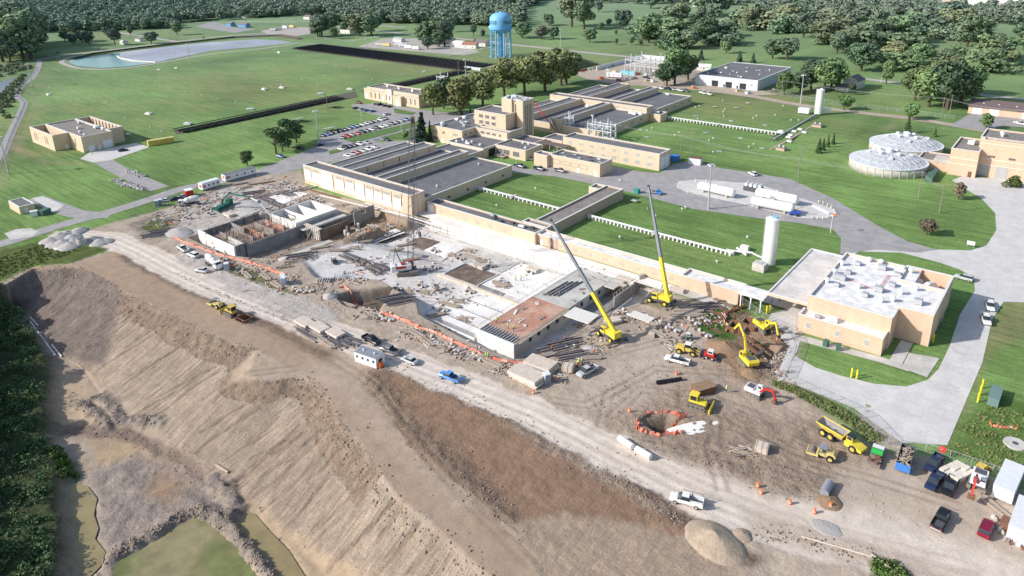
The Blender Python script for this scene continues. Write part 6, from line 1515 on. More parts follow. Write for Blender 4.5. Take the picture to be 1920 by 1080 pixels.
def dozer(loc,hd,label,c_='plant_yellow',rip=False,sc=1):
 t=thing('bulldozer',label,'bulldozer',loc,None,radians(hd),world=False);tracks(t,4.0,.7,2.3,1.15)
 MB().side([(-1.7,.8),(-1.7,1.7),(-.3,1.75),(1.9,1.6),(2.0,.8)],-.8,.8).build('body',c_,t)
 b=MB();b.box(-1.4,-.8,1.75,.1,.8,2.9);b.build('cab_frame','glass',t);MB().box(-1.6,-.95,2.9,.25,.95,3.05).build('roof',c_,t)
 b=MB()
 for x in(-1.42,.1):
  for y in(-.82,.82):b.bar((x,y,1.7),(x,y,2.9),.12)
 b.build('pillar',c_,t)
 MB().side([(2.9,.05),(3.15,.1),(3.05,.7),(3.2,1.35),(3.0,1.4),(2.8,.7)],-1.75,1.75).build('blade',c_,t)
 b=MB();b.bar((.8,-1.25,.6),(2.9,-1.25,.5),.25);b.bar((.8,1.25,.6),(2.9,1.25,.5),.25);b.build('push_arm','steel_dark',t)
 MB().tube((1.1,.45,1.6),(1.1,.45,2.6),.08,n=6).build('exhaust','steel_dark',t)
 t.scale=(sc,)*3;return t
dozer(gl3(1307,762),hd((1290,757),(1330,769)),'bright yellow bulldozer facing right above the small fenced pit','crane_yellow',sc=1.1)
dozer(gl3(434,590),hd((455,600),(415,582)),'yellow bulldozer towing a disc harrow on the smooth bench',sc=1.05)
def harrow(loc,hd,label):
 t=thing('disc_harrow',label,'harrow',loc,None,radians(hd),world=False)
 b=MB();b.bar((-2.2,-1.4,.9),(2.0,-1.4,.9),.2);b.bar((-2.2,1.4,.9),(2.0,1.4,.9),.2);b.bar((-2.2,-1.4,.9),(-2.2,1.4,.9),.2);b.bar((2,-1.4,.9),(2,1.4,.9),.2);b.bar((2,0,.9),(4,0,.7),.2);b.build('frame','steel_rust',t)
 for j,x in enumerate((-1.6,-.4,.8,1.7)):
  b=MB();b.bar((x,-1.7,.5),(x,1.7,.5),.1)
  for i in range(9):b.tube((x-.03,-1.6+i*.4,.5),(x+.03,-1.6+i*.4,.5),.45,n=10)
  b.build('disc_gang','steel_rust',t)
 for y in(-1.2,1.2):wheel(t,-.9,y,.45,.3)
harrow(gl3(459,600),hd((470,606),(440,592)),'rusty disc harrow towed behind the yellow bulldozer')
def roller(loc,hd,label,c_='plant_tan',sc=1):
 t=thing('road_roller',label,'roller',loc,None,radians(hd),world=False)
 MB().tube((2.0,-1.05,.78),(2.0,1.05,.78),.78,n=20).build('drum','track_steel',t)
 b=MB();b.box(1.1,-1.3,.6,2.9,-1.12,1.0);b.box(1.1,1.12,.6,2.9,1.3,1.0);b.box(2.85,-1.3,.6,3.05,1.3,1.1);b.box(.7,-1.3,.6,1.15,1.3,1.2);b.build('drum_frame',c_,t)
 MB().side([(-2.6,.8),(-2.7,1.3),(-2.2,1.9),(-.8,1.9),(-.7,.8)],-.75,.75).build('hood',c_,t)
 MB().box(-.7,-.8,.8,.6,.8,1.3).build('platform',c_,t)
 b=MB()
 for x in(-.6,.5):
  for y in(-.7,.7):b.bar((x,y,1.2),(x,y,2.7),.1)
 b.build('post','steel_dark',t);MB().box(-.8,-.9,2.7,.75,.9,2.82).build('canopy_roof','boom_grey',t)
 MB().box(-.4,-.3,1.3,.1,.3,1.8).build('seat','steel_dark',t)
 for y in(-.95,.95):wheel(t,-1.7,y,.75,.5,rm=c_)
 t.scale=(sc,)*3
roller(gl3(406,575),hd((418,580),(392,569)),'tan single-drum roller ahead of the yellow bulldozer on the bench')
roller(gl3(1541,857),hd((1560,865),(1515,850)),'yellow single-drum roller parked below the dump truck')
def dump_truck(loc,hd,label):
 t=thing('articulated_dump_truck',label,'dump truck',loc,None,radians(hd),world=False)
 MB().side([(1.2,1.0),(1.2,1.9),(2.3,2.0),(4.2,1.6),(5.0,1.3),(5.0,.8),(1.6,.8)],-1.25,1.25).build('hood','crane_yellow',t)
 c=MB().box(1.3,-.75,1.9,2.7,.75,3.1).build('cab','plant_yellow',t);b=MB();b.box(1.5,-.77,2.3,2.5,.77,2.95);b.box(2.69,-.65,2.3,2.72,.65,2.95);b.build('window','glass',c)
 MB().box(1.25,-.85,3.1,2.8,.85,3.2).build('cab_roof','glass',t)
 b=MB();P_o=[(-5.0,2.9),(.7,2.6)]
 b.add([(-5.4,-1.5,2.9),(.9,-1.5,2.7),(.9,1.5,2.7),(-5.4,1.5,2.9),(-4.2,-1.0,1.5),(.5,-1.0,1.4),(.5,1.0,1.4),(-4.2,1.0,1.5)],[(4,5,6,7),(0,1,5,4),(1,2,6,5),(2,3,7,6),(3,0,4,7)])
 b.build('dump_body','plant_yellow',t)
 b=MB();b.add([(-5.2,-1.38,2.86),(.8,-1.38,2.66),(.8,1.38,2.66),(-5.2,1.38,2.86),(-4.1,-.9,1.65),(.4,-.9,1.55),(.4,.9,1.55),(-4.1,.9,1.65)],[(7,6,5,4),(4,5,1,0),(5,6,2,1),(6,7,3,2),(7,4,0,3)]);b.build('body_lining','concrete_grey',t)
 b=MB();b.bar((-5.4,-1.5,2.9),(.9,-1.5,2.7),.18);b.bar((-5.4,1.5,2.9),(.9,1.5,2.7),.18);b.bar((.9,-1.5,2.7),(.9,1.5,2.7),.2);b.build('body_rim','crane_yellow',t)
 b=MB();b.box(-4.4,-.6,.8,1.2,.6,1.4);b.build('chassis','steel_dark',t)
 for x in(-3.7,-1.9,3.2):
  for y in(-1.15,1.15):wheel(t,x,y,.88,.65,rm='plant_yellow')
dump_truck(gl3(1577,830),hd((1540,808),(1615,850)),'yellow articulated dump truck with empty grey body')
def loader(loc,hd,label):
 t=thing('wheel_loader',label,'loader',loc,None,radians(hd),world=False)
 MB().side([(-3.2,.9),(-3.2,1.9),(-1,2.1),(-.8,.9)],-1,1).build('engine_hood','plant_yellow',t)
 c=MB().box(-.9,-.75,1.0,.7,.75,2.0).build('cab','plant_yellow',t);MB().box(-.8,-.7,2.0,.6,.7,3.0).build('window','glass',c);MB().box(-.95,-.85,3.0,.75,.85,3.12).build('roof','machine_white',t)
 b=MB();b.bar((.6,-.6,1.6),(3.2,-.6,.8),.28);b.bar((.6,.6,1.6),(3.2,.6,.8),.28);b.build('lift_arm','plant_yellow',t)
 MB().side([(3.1,.1),(4.4,.15),(4.4,.3),(3.4,.35),(3.3,1.5),(3.1,1.5)],-1.4,1.4).build('bucket','timber_old',t)
 for x in(-2.2,1.5):
  for y in(-1.1,1.1):wheel(t,x,y,.78,.55,rm='plant_yellow')
loader(gl3(1290,663),hd((1262,657),(1310,668)),'tan and black wheel loader behind the white pickup')
def skid(loc,hd,label,c_='machine_red',sc=1):
 t=thing('skid_loader',label,'skid loader',loc,None,radians(hd),world=False);b=MB();b.box(-1.3,-.6,.5,.9,.6,1.3);b.build('body',c_,t)
 c=MB().box(-.6,-.55,1.3,.6,.55,2.1).build('cab','machine_white',t);MB().box(-.5,-.56,1.45,.5,.56,1.95).build('window','glass',c)
 b=MB();b.bar((-1.2,-.75,1.4),(1.4,-.75,.6),.16);b.bar((-1.2,.75,1.4),(1.4,.75,.6),.16);b.build('lift_arm',c_,t)
 MB().side([(1.3,.1),(2.2,.12),(1.5,.3),(1.4,.9),(1.3,.9)],-.9,.9).build('bucket','steel_dark',t)
 for x in(-.7,.6):
  for y in(-.75,.75):wheel(t,x,y,.42,.3)
 t.scale=(sc,)*3
skid(gl3(1332,672),hd((1322,668),(1350,676)),'red and white skid loader right of the wheel loader',sc=1.2)
skid(gl3(627,493),-20,'small dark buggy alone on the gravel left of the lattice crane','steel_dark')
skid(gl3(1290,636),200,'small green compressor-like loader right of the crate','box_green',.9)
t0_=dozer(gl3(1838,888),75,'yellow backhoe loader tucked against the fence behind the white excavator','plant_yellow',sc=.75)
def mixer(loc,hd,label,sc=1):
 t=thing('mixer_truck',label,'concrete mixer',loc,None,radians(hd),world=False)
 MB().box(-4.4,-.5,.8,4.0,.5,1.15).build('chassis','steel_dark',t)
 c=MB().side([(2.3,.7),(2.3,2.9),(4.0,2.9),(4.4,2.1),(4.5,.7)],-1.2,1.2).build('cab','machine_white',t)
 b=MB();b.add([(4.02,-1,2.8),(4.4,-1,2.15),(4.4,1,2.15),(4.02,1,2.8)],[(0,1,2,3)]);b.v=[(p[0]+.03,p[1],p[2])for p in b.v];b.box(2.9,-1.22,2.0,3.9,1.22,2.7);b.build('window','glass',c)
 b=MB();ax=[((2.0,0,2.1),.7),((1.0,0,2.3),1.2),((-1.4,0,2.7),1.35),((-3.2,0,3.1),.95),((-4.1,0,3.3),.55)]
 for(p,r0),(q,r1)in zip(ax,ax[1:]):b.tube(p,q,r0,r1,18,True)
 b.build('drum','white_tank',t)
 b=MB();b.tube((.0,0,2.47),(-.25,0,2.51),1.31,n=18);b.build('drum_band','steel_dark',t)
 b=MB();b.bar((-4.2,0,2.9),(-5.4,0,1.4),.5,.2);b.build('chute','galv',t);b=MB();b.bar((-3.8,-.8,.9),(-3.6,-.7,3),.15);b.bar((-3.8,.8,.9),(-3.6,.7,3),.15);b.build('drum_frame','machine_white',t)
 for x in(-3.3,-2.0,3.3):
  for y in(-1.05,1.05):wheel(t,x,y,.52,.4)
 t.scale=(sc,)*3
mixer(gl3(400,500),hd((380,486),(424,510)),'white concrete mixer truck parked on the haul road verge');mixer(gl3(355,385),hd((385,380),(330,388)),'white concrete mixer truck in the left works beside the concrete pump')
loc=gl3(418,392);t=thing('concrete_pump','dark green concrete pump truck with a long arched boom','concrete pump',loc)
x,y,z=loc
b=MB();b.obox((x,y,1.2),8,2.3,1.2,1.9);b.build('body','pump_green',t);b=MB();b.obox((x-1.5,y+4,1.8),2.2,2.3,2.4,1.9);b.build('cab','pump_green',t)
def at_h(px,py,xx,yy):   # height where the sight line passes nearest the given ground point
 best=None
 for k in range(0,800):
  h=k*.1;g_=G(px,py,h);d_=hypot(g_[0]-xx,g_[1]-yy)
  if best is None or d_<best[0]:best=(d_,h)
 return best[1]
q0=Vector((x,y,2.2));ends=G(508,405,3.5);ex,ey=ends[0],ends[1]
def along(f,px,py):xx,yy=x+(ex-x)*f,y+(ey-y)*f;return Vector((xx,yy,at_h(px,py,xx,yy)))
bp=[q0,along(.02,412,376),along(.2,432,362),along(.62,468,370),along(.8,488,378),Vector(ends)]
b=MB()
for i,(p,q)in enumerate(zip(bp,bp[1:])):b.mat(0 if i<3 else 1);b.bar(p,q,.55-.07*i,.6-.07*i)
b.build('boom',['pump_green','white_metal'],t)
b=MB()
for p in bp[1:-1]:b.obox(tuple(p),.9,.9,.9)
b.build('joint','steel_dark',t)
for i,(dx,dy)in enumerate(((4,2),(-4,2.4),(3.4,-3),(-3,-3.4))):b=MB();b.bar((x,y,1.2),(x+dx,y+dy,.3),.3);b.obox((x+dx,y+dy,.15),.9,.9,.3);b.build('outrigger','pump_green',t)
for dx in(-1.1,1.1):
 for k in(-2.6,-1.2,3.4):wheel(t,0,0,.5,.4)if False else None
def rt_crane(base,boomfoot,joint,tip,hd,label,outr=True):
 """base, joint, tip: photo points; the boom leans in the plane through base that looks right"""
 loc=gl3(*base);t=thing('mobile_crane',label,'crane',loc,None,0);x,y,z=loc;h=radians(hd);c_,s_=cos(h),sin(h)
 L=lambda u,v,w:(x+u*c_-v*s_,y+u*s_+v*c_,z+w)
 b=MB();b.obox(L(0,0,1.35),7.2,2.4,.8,h);b.build('carrier','steel_dark',t)
 b=MB();b.obox(L(-1.4,0,2.5),4.2,2.3,1.4,h);b.obox(L(-3.2,0,2.6),1.4,2.6,1.8,h);b.build('superstructure','crane_yellow',t)
 b=MB();b.obox(L(.9,1.0,2.7),1.7,.95,1.7,h);cb=b.build('cab','crane_yellow',t);b=MB();b.obox(L(1.0,1.0,3.0),1.55,1.0,.8,h);b.build('window','glass',cb)
 for u in(-2.4,2.5):
  for v in(-1.25,1.25):
   p=L(u,v-.3,.85);q=L(u,v+.3,.85);b=MB();b.tube(p,q,.85,n=16);o=b.build('wheel','tyre',t);sgn=1 if v>0 else-1;p2=L(u,v+sgn*.27,.85);q2=L(u,v+sgn*.36,.85);b=MB();b.tube(p2,q2,.45,n=12);b.build('rim','crane_yellow',o)
 for u in(-4,4):
  for v in(-1,1):b=MB();b.bar(L(u,0,.9),L(u,v*3.2,.9),.35);b.bar(L(u,v*3.2,.9),L(u,v*3.2,.1),.22);b.obox(L(u,v*3.2,.1),.9,.9,.15,h);b.build('outrigger','steel_dark',t)
 foot=Vector(L(-2.6,-.2,2.9));tipw=Vector(tip);jw=foot.lerp(tipw,joint)
 b=MB();b.bar(foot,foot.lerp(tipw,joint*.55),.95,1.05);b.bar(foot.lerp(tipw,joint*.55),jw,.88,.98);b.build('boom_base','crane_yellow',t)
 d_=tipw-foot;b=MB();n_=3
 for i in range(n_):p=jw.lerp(tipw,i/n_);q=jw.lerp(tipw,(i+1)/n_+(.0));b.bar(p,q,.78-.14*i,.86-.15*i)
 b.build('boom_section','boom_grey',t)
 b=MB();b.obox(tuple(tipw),.7,.6,.7,h);b.build('boom_head','steel_dark',t)
 b=MB();b.tube(foot.lerp(tipw,joint*.45)+Vector((0,0,-.6)),Vector(L(.4,-.2,2.2)),.24,n=8);b.build('lift_ram','galv',t)
 hk=tipw-Vector((0,0,7));b=MB();b.bar(tipw,hk,.08);b.build('hoist_rope','steel_dark',t);b=MB();b.obox(tuple(hk),.4,.3,.7);b.build('hook_block','boom_grey',t)
 return t
def tip_point(base,px,py,hgt_):
 return G(px,py,hgt_)
b1=gl3(1140,632);t1=G(1033,413,32)
rt_crane((1140,634),None,.36,t1,hd((1155,645),(1118,622)),'yellow rough-terrain crane in front of the decked structure with its boom leaning left')
t2=G(1216,349,36)
rt_crane((1235,568),None,.36,t2,hd((1255,575),(1218,565)),'second yellow crane, standing by the brick gallery with an almost upright boom')
loc=gl3(763,515);x,y,z=loc;t=thing('crawler_crane','red and white crawler crane with a tall lattice boom amid the excavation','crane',loc)
h=radians(55);c_,s_=cos(h),sin(h);L=lambda u,v,w:(x+u*c_-v*s_,y+u*s_+v*c_,z+w)
for v in(-2.2,2.2):
 b=MB();b.obox(L(0,v,.65),7.4,.9,1.2,h);b.build('track','track_steel',t)
b=MB();b.obox(L(0,0,1.1),2.6,3.6,.8,h);b.build('carbody','steel_dark',t)
b=MB();b.obox(L(-1.5,0,2.6),6.2,3.0,1.8,h);b.build('house','machine_white',t);b=MB();b.obox(L(-4.6,0,2.8),1.5,4.2,2.2,h);b.build('counterweight','machine_white',t)
b=MB();b.obox(L(1.8,1.5,2.9),1.8,1.2,2.1,h);cb=b.build('cab','machine_red',t);b=MB();b.obox(L(2.0,1.5,3.2),1.5,1.25,1.0,h);b.build('window','glass',cb)
b=MB();b.obox(L(-2,-1.52,2.9),3.4,.1,.9,h);b.obox(L(-1,0,3.7),1.2,1.8,.5,h);b.build('red_panel','machine_red',t)
def lattice(b,p,q,w0,w1,n,r=.07):
 p=Vector(p);q=Vector(q);d_=(q-p).normalized();a_=Vector((.574,.819,0));a_=(a_-d_*a_.dot(d_)).normalized();e_=d_.cross(a_)
 prev=None
 for i in range(n+1):
  f=i/n;w_=w0+(w1-w0)*f;m_=p.lerp(q,f);cr_=[m_+a_*(sx*w_/2)+e_*(sy*w_/2)for sx,sy in((-1,-1),(1,-1),(1,1),(-1,1))]
  if prev:
   for k in range(4):b.bar(prev[k],cr_[k],r*1.5);b.bar(prev[k],cr_[(k+1)%4]if i%2 else cr_[(k+3)%4],r)
  prev=cr_
foot=Vector(L(1.4,0,2.2));tp=Vector(G(773,226,51.0));
b=MB();lattice(b,foot,foot.lerp(tp,.06),.8,1.8,2,.075);lattice(b,foot.lerp(tp,.06),foot.lerp(tp,.95),1.8,1.8,28,.075);lattice(b,foot.lerp(tp,.95),tp,1.8,.8,2,.075);b.build('lattice_boom',mat('boom_steel',(.17,.17,.2),var=.1),t)
b=MB();b.obox(tuple(tp),1.2,1.4,1.6,h);b.build('boom_head','steel_dark',t)
b=MB();m_=Vector(L(-3.5,0,9.5));b.bar(Vector(L(-1.5,-.8,3.5)),m_,.25);b.bar(Vector(L(-1.5,.8,3.5)),m_,.25);b.bar(Vector(L(-4.5,0,3.6)),m_,.15);b.build('gantry','steel_dark',t)
b=MB();b.bar(m_,tp,.09);b.bar(tp,tp-Vector((0,0,40)),.07);b.build('pendant_rope','steel_dark',t)
b=MB();hk=tp-Vector((0,0,40));b.obox(tuple(hk),.8,.6,1.6);b.build('hook_block','steel_dark',t)
x,y,_=G(776,268);t=thing('radio_mast','short dark lattice mast with a box head beside the blue spruce','mast',(x,y,0));c_,s_=1,0
b=MB();lattice(b,(x,y,0),(x,y,11),2.6,1.6,8,.1);b.build('lattice','steel_dark',t);b=MB();b.box(x-.9,y-.9,11,x+.9,y+.9,15);b.build('head','steel_rust',t)
loc=gl3(1052,262);x,y,z=loc;t=thing('boom_lift','red and green boom lift reaching up beside the tower','boom lift',loc)
b=MB();b.obox((x,y,1),5,2.4,1.6,.3);b.build('base','machine_red',t)
e1=Vector(G(1034,222,9));e2=Vector(G(998,188,17));b=MB();b.bar((x,y,1.8),e1,.5);b.build('lower_boom','box_green',t);b=MB();b.bar((x-1,y,2),e2,.4);b.build('upper_boom','machine_red',t)
b=MB();b.obox(tuple(e2),1.6,.9,1.0);b.build('basket','machine_red',t)
for u in(-1.6,1.6):
 for v in(-1.1,1.1):b=MB();b.tube((x+u,y+v-.2,.5),(x+u,y+v+.2,.5),.5,n=10);b.build('wheel','tyre',t)
def boxthing(name,label,cat,rear,front,wd,h,m,roof='white_metal',z=None,lift=.0,extras=None,group=None):
 loc,rz=vh(rear,front,z);L_=(Vector(G(*front))-Vector(G(*rear))).length;t=thing(name,label,cat,loc,group,rz,world=False)
 MB().box(-L_/2,-wd/2,lift,L_/2,wd/2,h).build('body',m,t);MB().box(-L_/2-.06,-wd/2-.06,h,L_/2+.06,wd/2+.06,h+.12).build('roof',roof,t)
 if lift>.3:
  for x_ in(-L_*.25,-L_*.1):
   for y_ in(-wd*.4,wd*.4):wheel(t,x_,y_,.45,.3)
 if extras:extras(t,L_,wd,h)
 return t
def win_strip(n,m='glass',side=-1,w_=.9,hh=.8):
 def f(t,L_,wd,h):
  for i in range(n):x_=-L_/2+L_*(i+.5)/n;MB().box(x_-w_/2,side*wd/2-.03,h*.5,x_+w_/2,side*wd/2+.03,h*.5+hh).build('window',m,t)
 return f
def logo_ex(t,L_,wd,h):
 win_strip(4)(t,L_,wd,h);b=MB();b.box(-L_/2-.04,-.9,h*.45,-L_/2-.005,-.2,h*.8);b.box(-L_/2-.04,.0,h*.45,-L_/2-.005,.7,h*.8);b.box(-L_/2+.6,-wd/2-.04,h*.4,-L_/2+1.4,-wd/2-.005,h*.75);b.build('logo_panel','machine_red',t)
boxthing('site_hut','white site hut with dark roof and small windows beside the haul road','site hut',(674,672),(714,686),3.4,2.9,'white_wall','boom_grey',extras=lambda t,L_,w_,h:(win_strip(4,w_=.7,hh=.7)(t,L_,w_,h),MB().box(L_/2,-.7,1.3,L_/2+.03,.7,2.2).build('window','glass',t),MB().lathe([(.25,0),(.25,.4),(.05,.5)],(-L_*.25,0,h+.1),8).build('vent','white_wall',t),MB().lathe([(.25,0),(.25,.4),(.05,.5)],(L_*.25,0,h+.1),8).build('vent','white_wall',t)))
boxthing('office_trailer','long white office trailer with red logo panels, farther one on the left site road','trailer',(420,341),(478,326),3.6,3.6,'white_wall','roof_gravel',lift=.6,extras=logo_ex)
boxthing('office_trailer','shorter white trailer with red logo between red container and office trailer','trailer',(377,358),(410,348),3.2,3.6,'white_wall','white_metal',lift=.6,extras=logo_ex)
boxthing('container','bright red container with a white roof at the end of the parked cars','container',(348,369),(362,366),3.6,3.0,'machine_red','white_wall',extras=win_strip(3,'steel_dark',w_=.2,hh=1))
boxthing('container','long yellow container beside the pump station apron','container',(278,274),(326,266),3.0,3.0,'plant_yellow','plant_tan',extras=win_strip(5,'steel_rust',w_=.15,hh=1))
boxthing('freight_trailer','long white freight trailer with red lettering blocks by the substation','trailer',(1138,145),(1166,147),3,4.2,'white_wall','white_wall',lift=.9,extras=win_strip(3,'machine_red',w_=1))
boxthing('container','light blue container pair beside the substation','container',(1165,139),(1190,141),4,3,mat('sky_blue',(.25,.55,.65),var=.06),'sky_blue',extras=win_strip(4,'white_wall',w_=.2))
boxthing('trailer','white box trailer with pale roof near the right edge','trailer',(1876,942),(1898,893),3.4,3.2,'white_wall','white_metal',lift=.5,extras=win_strip(6,'galv',w_=.1,hh=1.2))
boxthing('trailer','white container cut by the right edge of the photo','trailer',(1906,1018),(1925,960),3.4,3.0,'white_wall','white_metal',extras=win_strip(6,'galv',w_=.1,hh=1.2))
boxthing('skip','small rusty red tool chest in front of the right edge container','skip',(1880,992),(1888,980),1.4,1.2,'steel_rust','steel_rust',extras=win_strip(2,'steel_dark',w_=.1,hh=.4))
boxthing('container','grey equipment container on the lawn edge behind the chemical building','container',(1293,306),(1315,309),3.6,3.2,'white_metal','steel_rust',extras=win_strip(4,'galv',w_=.15))
boxthing('container','bright blue open container right of the chemical building','container',(1260,302),(1270,300),3.4,2.6,'blue_paint','blue_paint',extras=win_strip(3,'steel_dark',w_=.2))
boxthing('dumpster','teal dumpster on the yard road beside the corridor end','dumpster',(1190,361),(1198,363),2.0,1.8,'box_teal','box_teal',extras=win_strip(3,'box_green',w_=.1,hh=.6))
boxthing('generator','green generator set on a white skid beside the domed tank','generator',(1740,342),(1752,325),3,2.4,'box_green','box_green',extras=win_strip(4,'steel_dark',w_=.5))
boxthing('transformer','green transformer box, left one of two in front of the plant building','transformer',(1544,647),(1552,650),1.5,1.6,'box_green','box_green',extras=win_strip(2,'steel_dark',w_=.1,hh=.6))
boxthing('transformer','green transformer box, right one of two in front of the plant building','transformer',(1567,655),(1576,657),1.5,1.6,'box_green','box_green',extras=win_strip(2,'steel_dark',w_=.1,hh=.6))
boxthing('transformer','large grey-green transformer cabinet in the grass behind three yellow posts','transformer',(1860,762),(1868,738),2.2,2.0,mat('grey_green',(.16,.25,.24),var=.08),'grey_green',extras=win_strip(2,'box_green',w_=.08,hh=1))
boxthing('transformer','dark green cabinet cluster beside the small hut on the left lawn','transformer',(76,405),(92,398),2.6,2.0,'box_green','box_green',extras=win_strip(3,'steel_dark',w_=.1,hh=.6))
boxthing('cabinet','pair of white cabinets right of the small hut on the left lawn','cabinet',(58,406),(72,404),2.0,2.2,'white_wall','white_metal',extras=win_strip(2,'galv',w_=.1,hh=.8))
boxthing('skip','orange plastic crate at the corner of the white site hut','skip',(708,687),(716,690),1.3,1.3,'safety_orange','safety_orange',extras=win_strip(2,'steel_rust',w_=.1,hh=.5))
boxthing('scale_box','rust brown steel bin standing open above the bright yellow bulldozer','bin',(1302,738),(1335,728),3.0,1.6,'steel_rust','soil_pile')
loc,rz=vh((1690,890),(1702,848));t=thing('debris_trailer','blue tipper body full of demolition timber','trailer',loc,None,rz,world=False)
b=MB();b.box(-4,-1.3,.8,3,-1.2,2.6);b.box(-4,1.2,.8,3,1.3,2.6);b.box(-4,-1.3,.6,3,1.3,.8);b.box(2.9,-1.2,.8,3,1.2,2.6);b.build('body','steel_dark',t);b=MB();b.box(-4.15,-1.35,.8,-4.02,1.35,2.5);b.build('tailgate','blue_paint',t)
r=rnd(77);b=MB()
for k in range(60):b.obox((r.uniform(-3.6,2.6),r.uniform(-1,1),r.uniform(1.6,2.5)),r.uniform(.4,2),.2,.15,r.uniform(0,3),r.uniform(-.5,.5));
o=b.build('load','timber',t);o['kind']='stuff'
for x_ in(-2.4,-1,2):
 for y_ in(-1.1,1.1):wheel(t,x_,y_,.5,.35)
loc,rz=vh((1636,880),(1648,842));t=thing('equipment_trailer','flat trailer carrying a green tank and red machinery','trailer',loc,None,rz,world=False)
MB().box(-3.6,-1.2,.6,3.4,1.2,.8).build('deck','timber_old',t);MB().tube((.4,-1.1,1.5),(.4,1.1,1.5),.75,n=16).build('tank',mat('tank_green',(.03,.35,.08),var=.05),t);MB().box(1.2,-1.1,.8,2.6,1.1,1.8).build('machine','machine_white',t)
b=MB()
for k in range(8):b.obox((r.uniform(-3,-.6),r.uniform(-.9,.9),1.1),.7,.5,r.uniform(.3,.8),r.uniform(0,3))
b.build('cargo','steel_rust',t)
for x_ in(-2,-1):
 for y_ in(-1.15,1.15):wheel(t,x_,y_,.42,.3)
loc,rz=vh((1775,900),(1812,880));t=thing('block_stack','tan stack of precast blocks between the pickups and the white excavator','block stack',loc,None,rz,world=False)
for i in range(3):
 for j in range(4):MB().box(-2.9+i*2,-1.9+j*1.0,0,-1.05+i*2,-1.0+j*1.0,1.3-.12*((i+j)%3)).build('block','limestone',t)
def small_truck(rear,front,cabm,label,bed='galv',z=None):
 loc,rz=vh(rear,front,z);t=thing('flatbed_truck',label,'truck',loc,None,rz,world=False)
 c=loft(MB(),[(.9,1,.95,.5,2.1),(2.0,1,.95,.5,2.2),(2.3,.95,.85,.5,1.5),(3.4,.85,.75,.5,1.3)]).build('cab',cabm,t);MB().box(1.1,-1.01,1.45,1.9,1.01,2.0).build('window','glass',c)
 MB().box(-3.2,-1.1,.8,.8,1.1,1.0).build('bed',bed,t);b=MB()
 for k in range(6):b.obox((-2.8+k*.6,((k*7)%3-1)*.4,1.3),.6,.7,.6,k)
 b.build('cargo','timber_old',t)
 for x_ in(-2.2,2.5):
  for y_ in(-.95,.95):wheel(t,x_,y_,.48,.32)
small_truck((1212,361),(1242,366),'blue_paint','bright blue flatbed truck on the yard road below the workshops')
small_truck((925,293),(950,298),'timber','brown box truck parked in front of the pump house garage opening')
x,y,z=gl3(1490,404);t=thing('telehandler','blue-grey telehandler with crane arm at the end of the tank pair','telehandler',(x,y,z));b=MB();b.obox((x,y,1.3),4,1.8,1,.5);b.build('body','blue_tarp',t);b=MB();b.bar((x-1,y,1.8),(x+2.5,y+1.5,4),.4);b.build('arm','timber',t)
for u in(-1.3,1.3):
 for v in(-1,1):b=MB();b.tube((x+u,y+v-.2,.6),(x+u,y+v+.2,.6),.6,n=12);b.build('wheel','tyre',t)
for i,(px,py,lb)in enumerate(((1381,618,'timber-braced steel trench box nearest the red netting'),(1405,612,'timber-braced steel trench box right of the first one'))):
 x,y,z=gl3(px,py,0);t=thing('trench_box',lb,'trench box',(x,y,z));b=MB()
 for s_ in(-1,1):b.box(x-2.2,y+s_*2.2-.12,z-1.5,x+2.2,y+s_*2.2+.12,z+1.6)
 b.build('plate','steel_rust',t);b=MB();b.box(x-2.3,y-2,z-1.5,x-2.1,y+2,z+1.2);b.box(x+2.1,y-2,z-1.5,x+2.3,y+2,z+1.2);b.build('timber_wall','timber',t)
for i,(a_,c_,lb)in enumerate((((1390,640),(1422,668),'rusty steel plate beam lying left in the shored trench'),((1400,634),(1432,660),'rusty steel plate beam lying right in the shored trench'),((1408,682),(1430,660),'dark steel trench plate leaning behind the yellow excavator'))):
 p=Vector(G(*a_));q=Vector(G(*c_));zz=zat(p.x,p.y);p.z=max(p.z,zz)+.5;q.z=max(0,zat(q.x,q.y))+.5;b=MB();b.bar(p,q,1.0,.4);tag(b.build('steel_plate','steel_rust' if i<2 else 'steel_dark'),lb,'steel plate')
def person_mesh():
 me=bpy.data.meshes.new('person');v=[(0,0,.95),(0,0,1.2),(0,0,1.45),(0,0,1.56),(0,.02,1.68),(0,.02,1.78),(.1,0,.9),(.12,.04,.5),(.12,0,.08),(.12,.12,.04),(-.1,0,.9),(-.12,-.03,.5),(-.14,-.06,.08),(-.14,.07,.04),
  (.2,0,1.42),(.27,0,1.15),(.25,.15,.95),(-.2,0,1.42),(-.28,0,1.15),(-.25,.18,.98)]
 e=[(0,1),(1,2),(2,3),(3,4),(4,5),(0,6),(6,7),(7,8),(8,9),(0,10),(10,11),(11,12),(12,13),(2,14),(14,15),(15,16),(2,17),(17,18),(18,19)]
 rad=[.14,.14,.15,.065,.1,.09,.095,.07,.05,.05,.095,.07,.05,.05,.07,.05,.035,.07,.05,.035]
 me.from_pydata(v,e,[]);o=bpy.data.objects.new('tmp',me);COL.objects.link(o);m=o.modifiers.new('s','SKIN')
 for i,sv in enumerate(me.skin_vertices[0].data):sv.radius=(rad[i],rad[i]*.85);sv.use_root=(i==0)
 s2=o.modifiers.new('u','SUBSURF');s2.levels=1;s2.render_levels=1
 dg=bpy.context.evaluated_depsgraph_get();me2=bpy.data.meshes.new_from_object(o.evaluated_get(dg));bpy.data.objects.remove(o);me2.name='person'
 return me2
pmesh=person_mesh();pmesh.materials.clear();pmesh.materials.append(MATS['jeans']);pmesh.materials.append(MATS['skin'])
for pl in pmesh.polygons:
 zc=sum(pmesh.vertices[i].co.z for i in pl.vertices)/len(pl.vertices);pl.material_index=1 if zc>1.54 else 0;pl.use_smooth=True
pobj=thing('person','x','person',world=False)
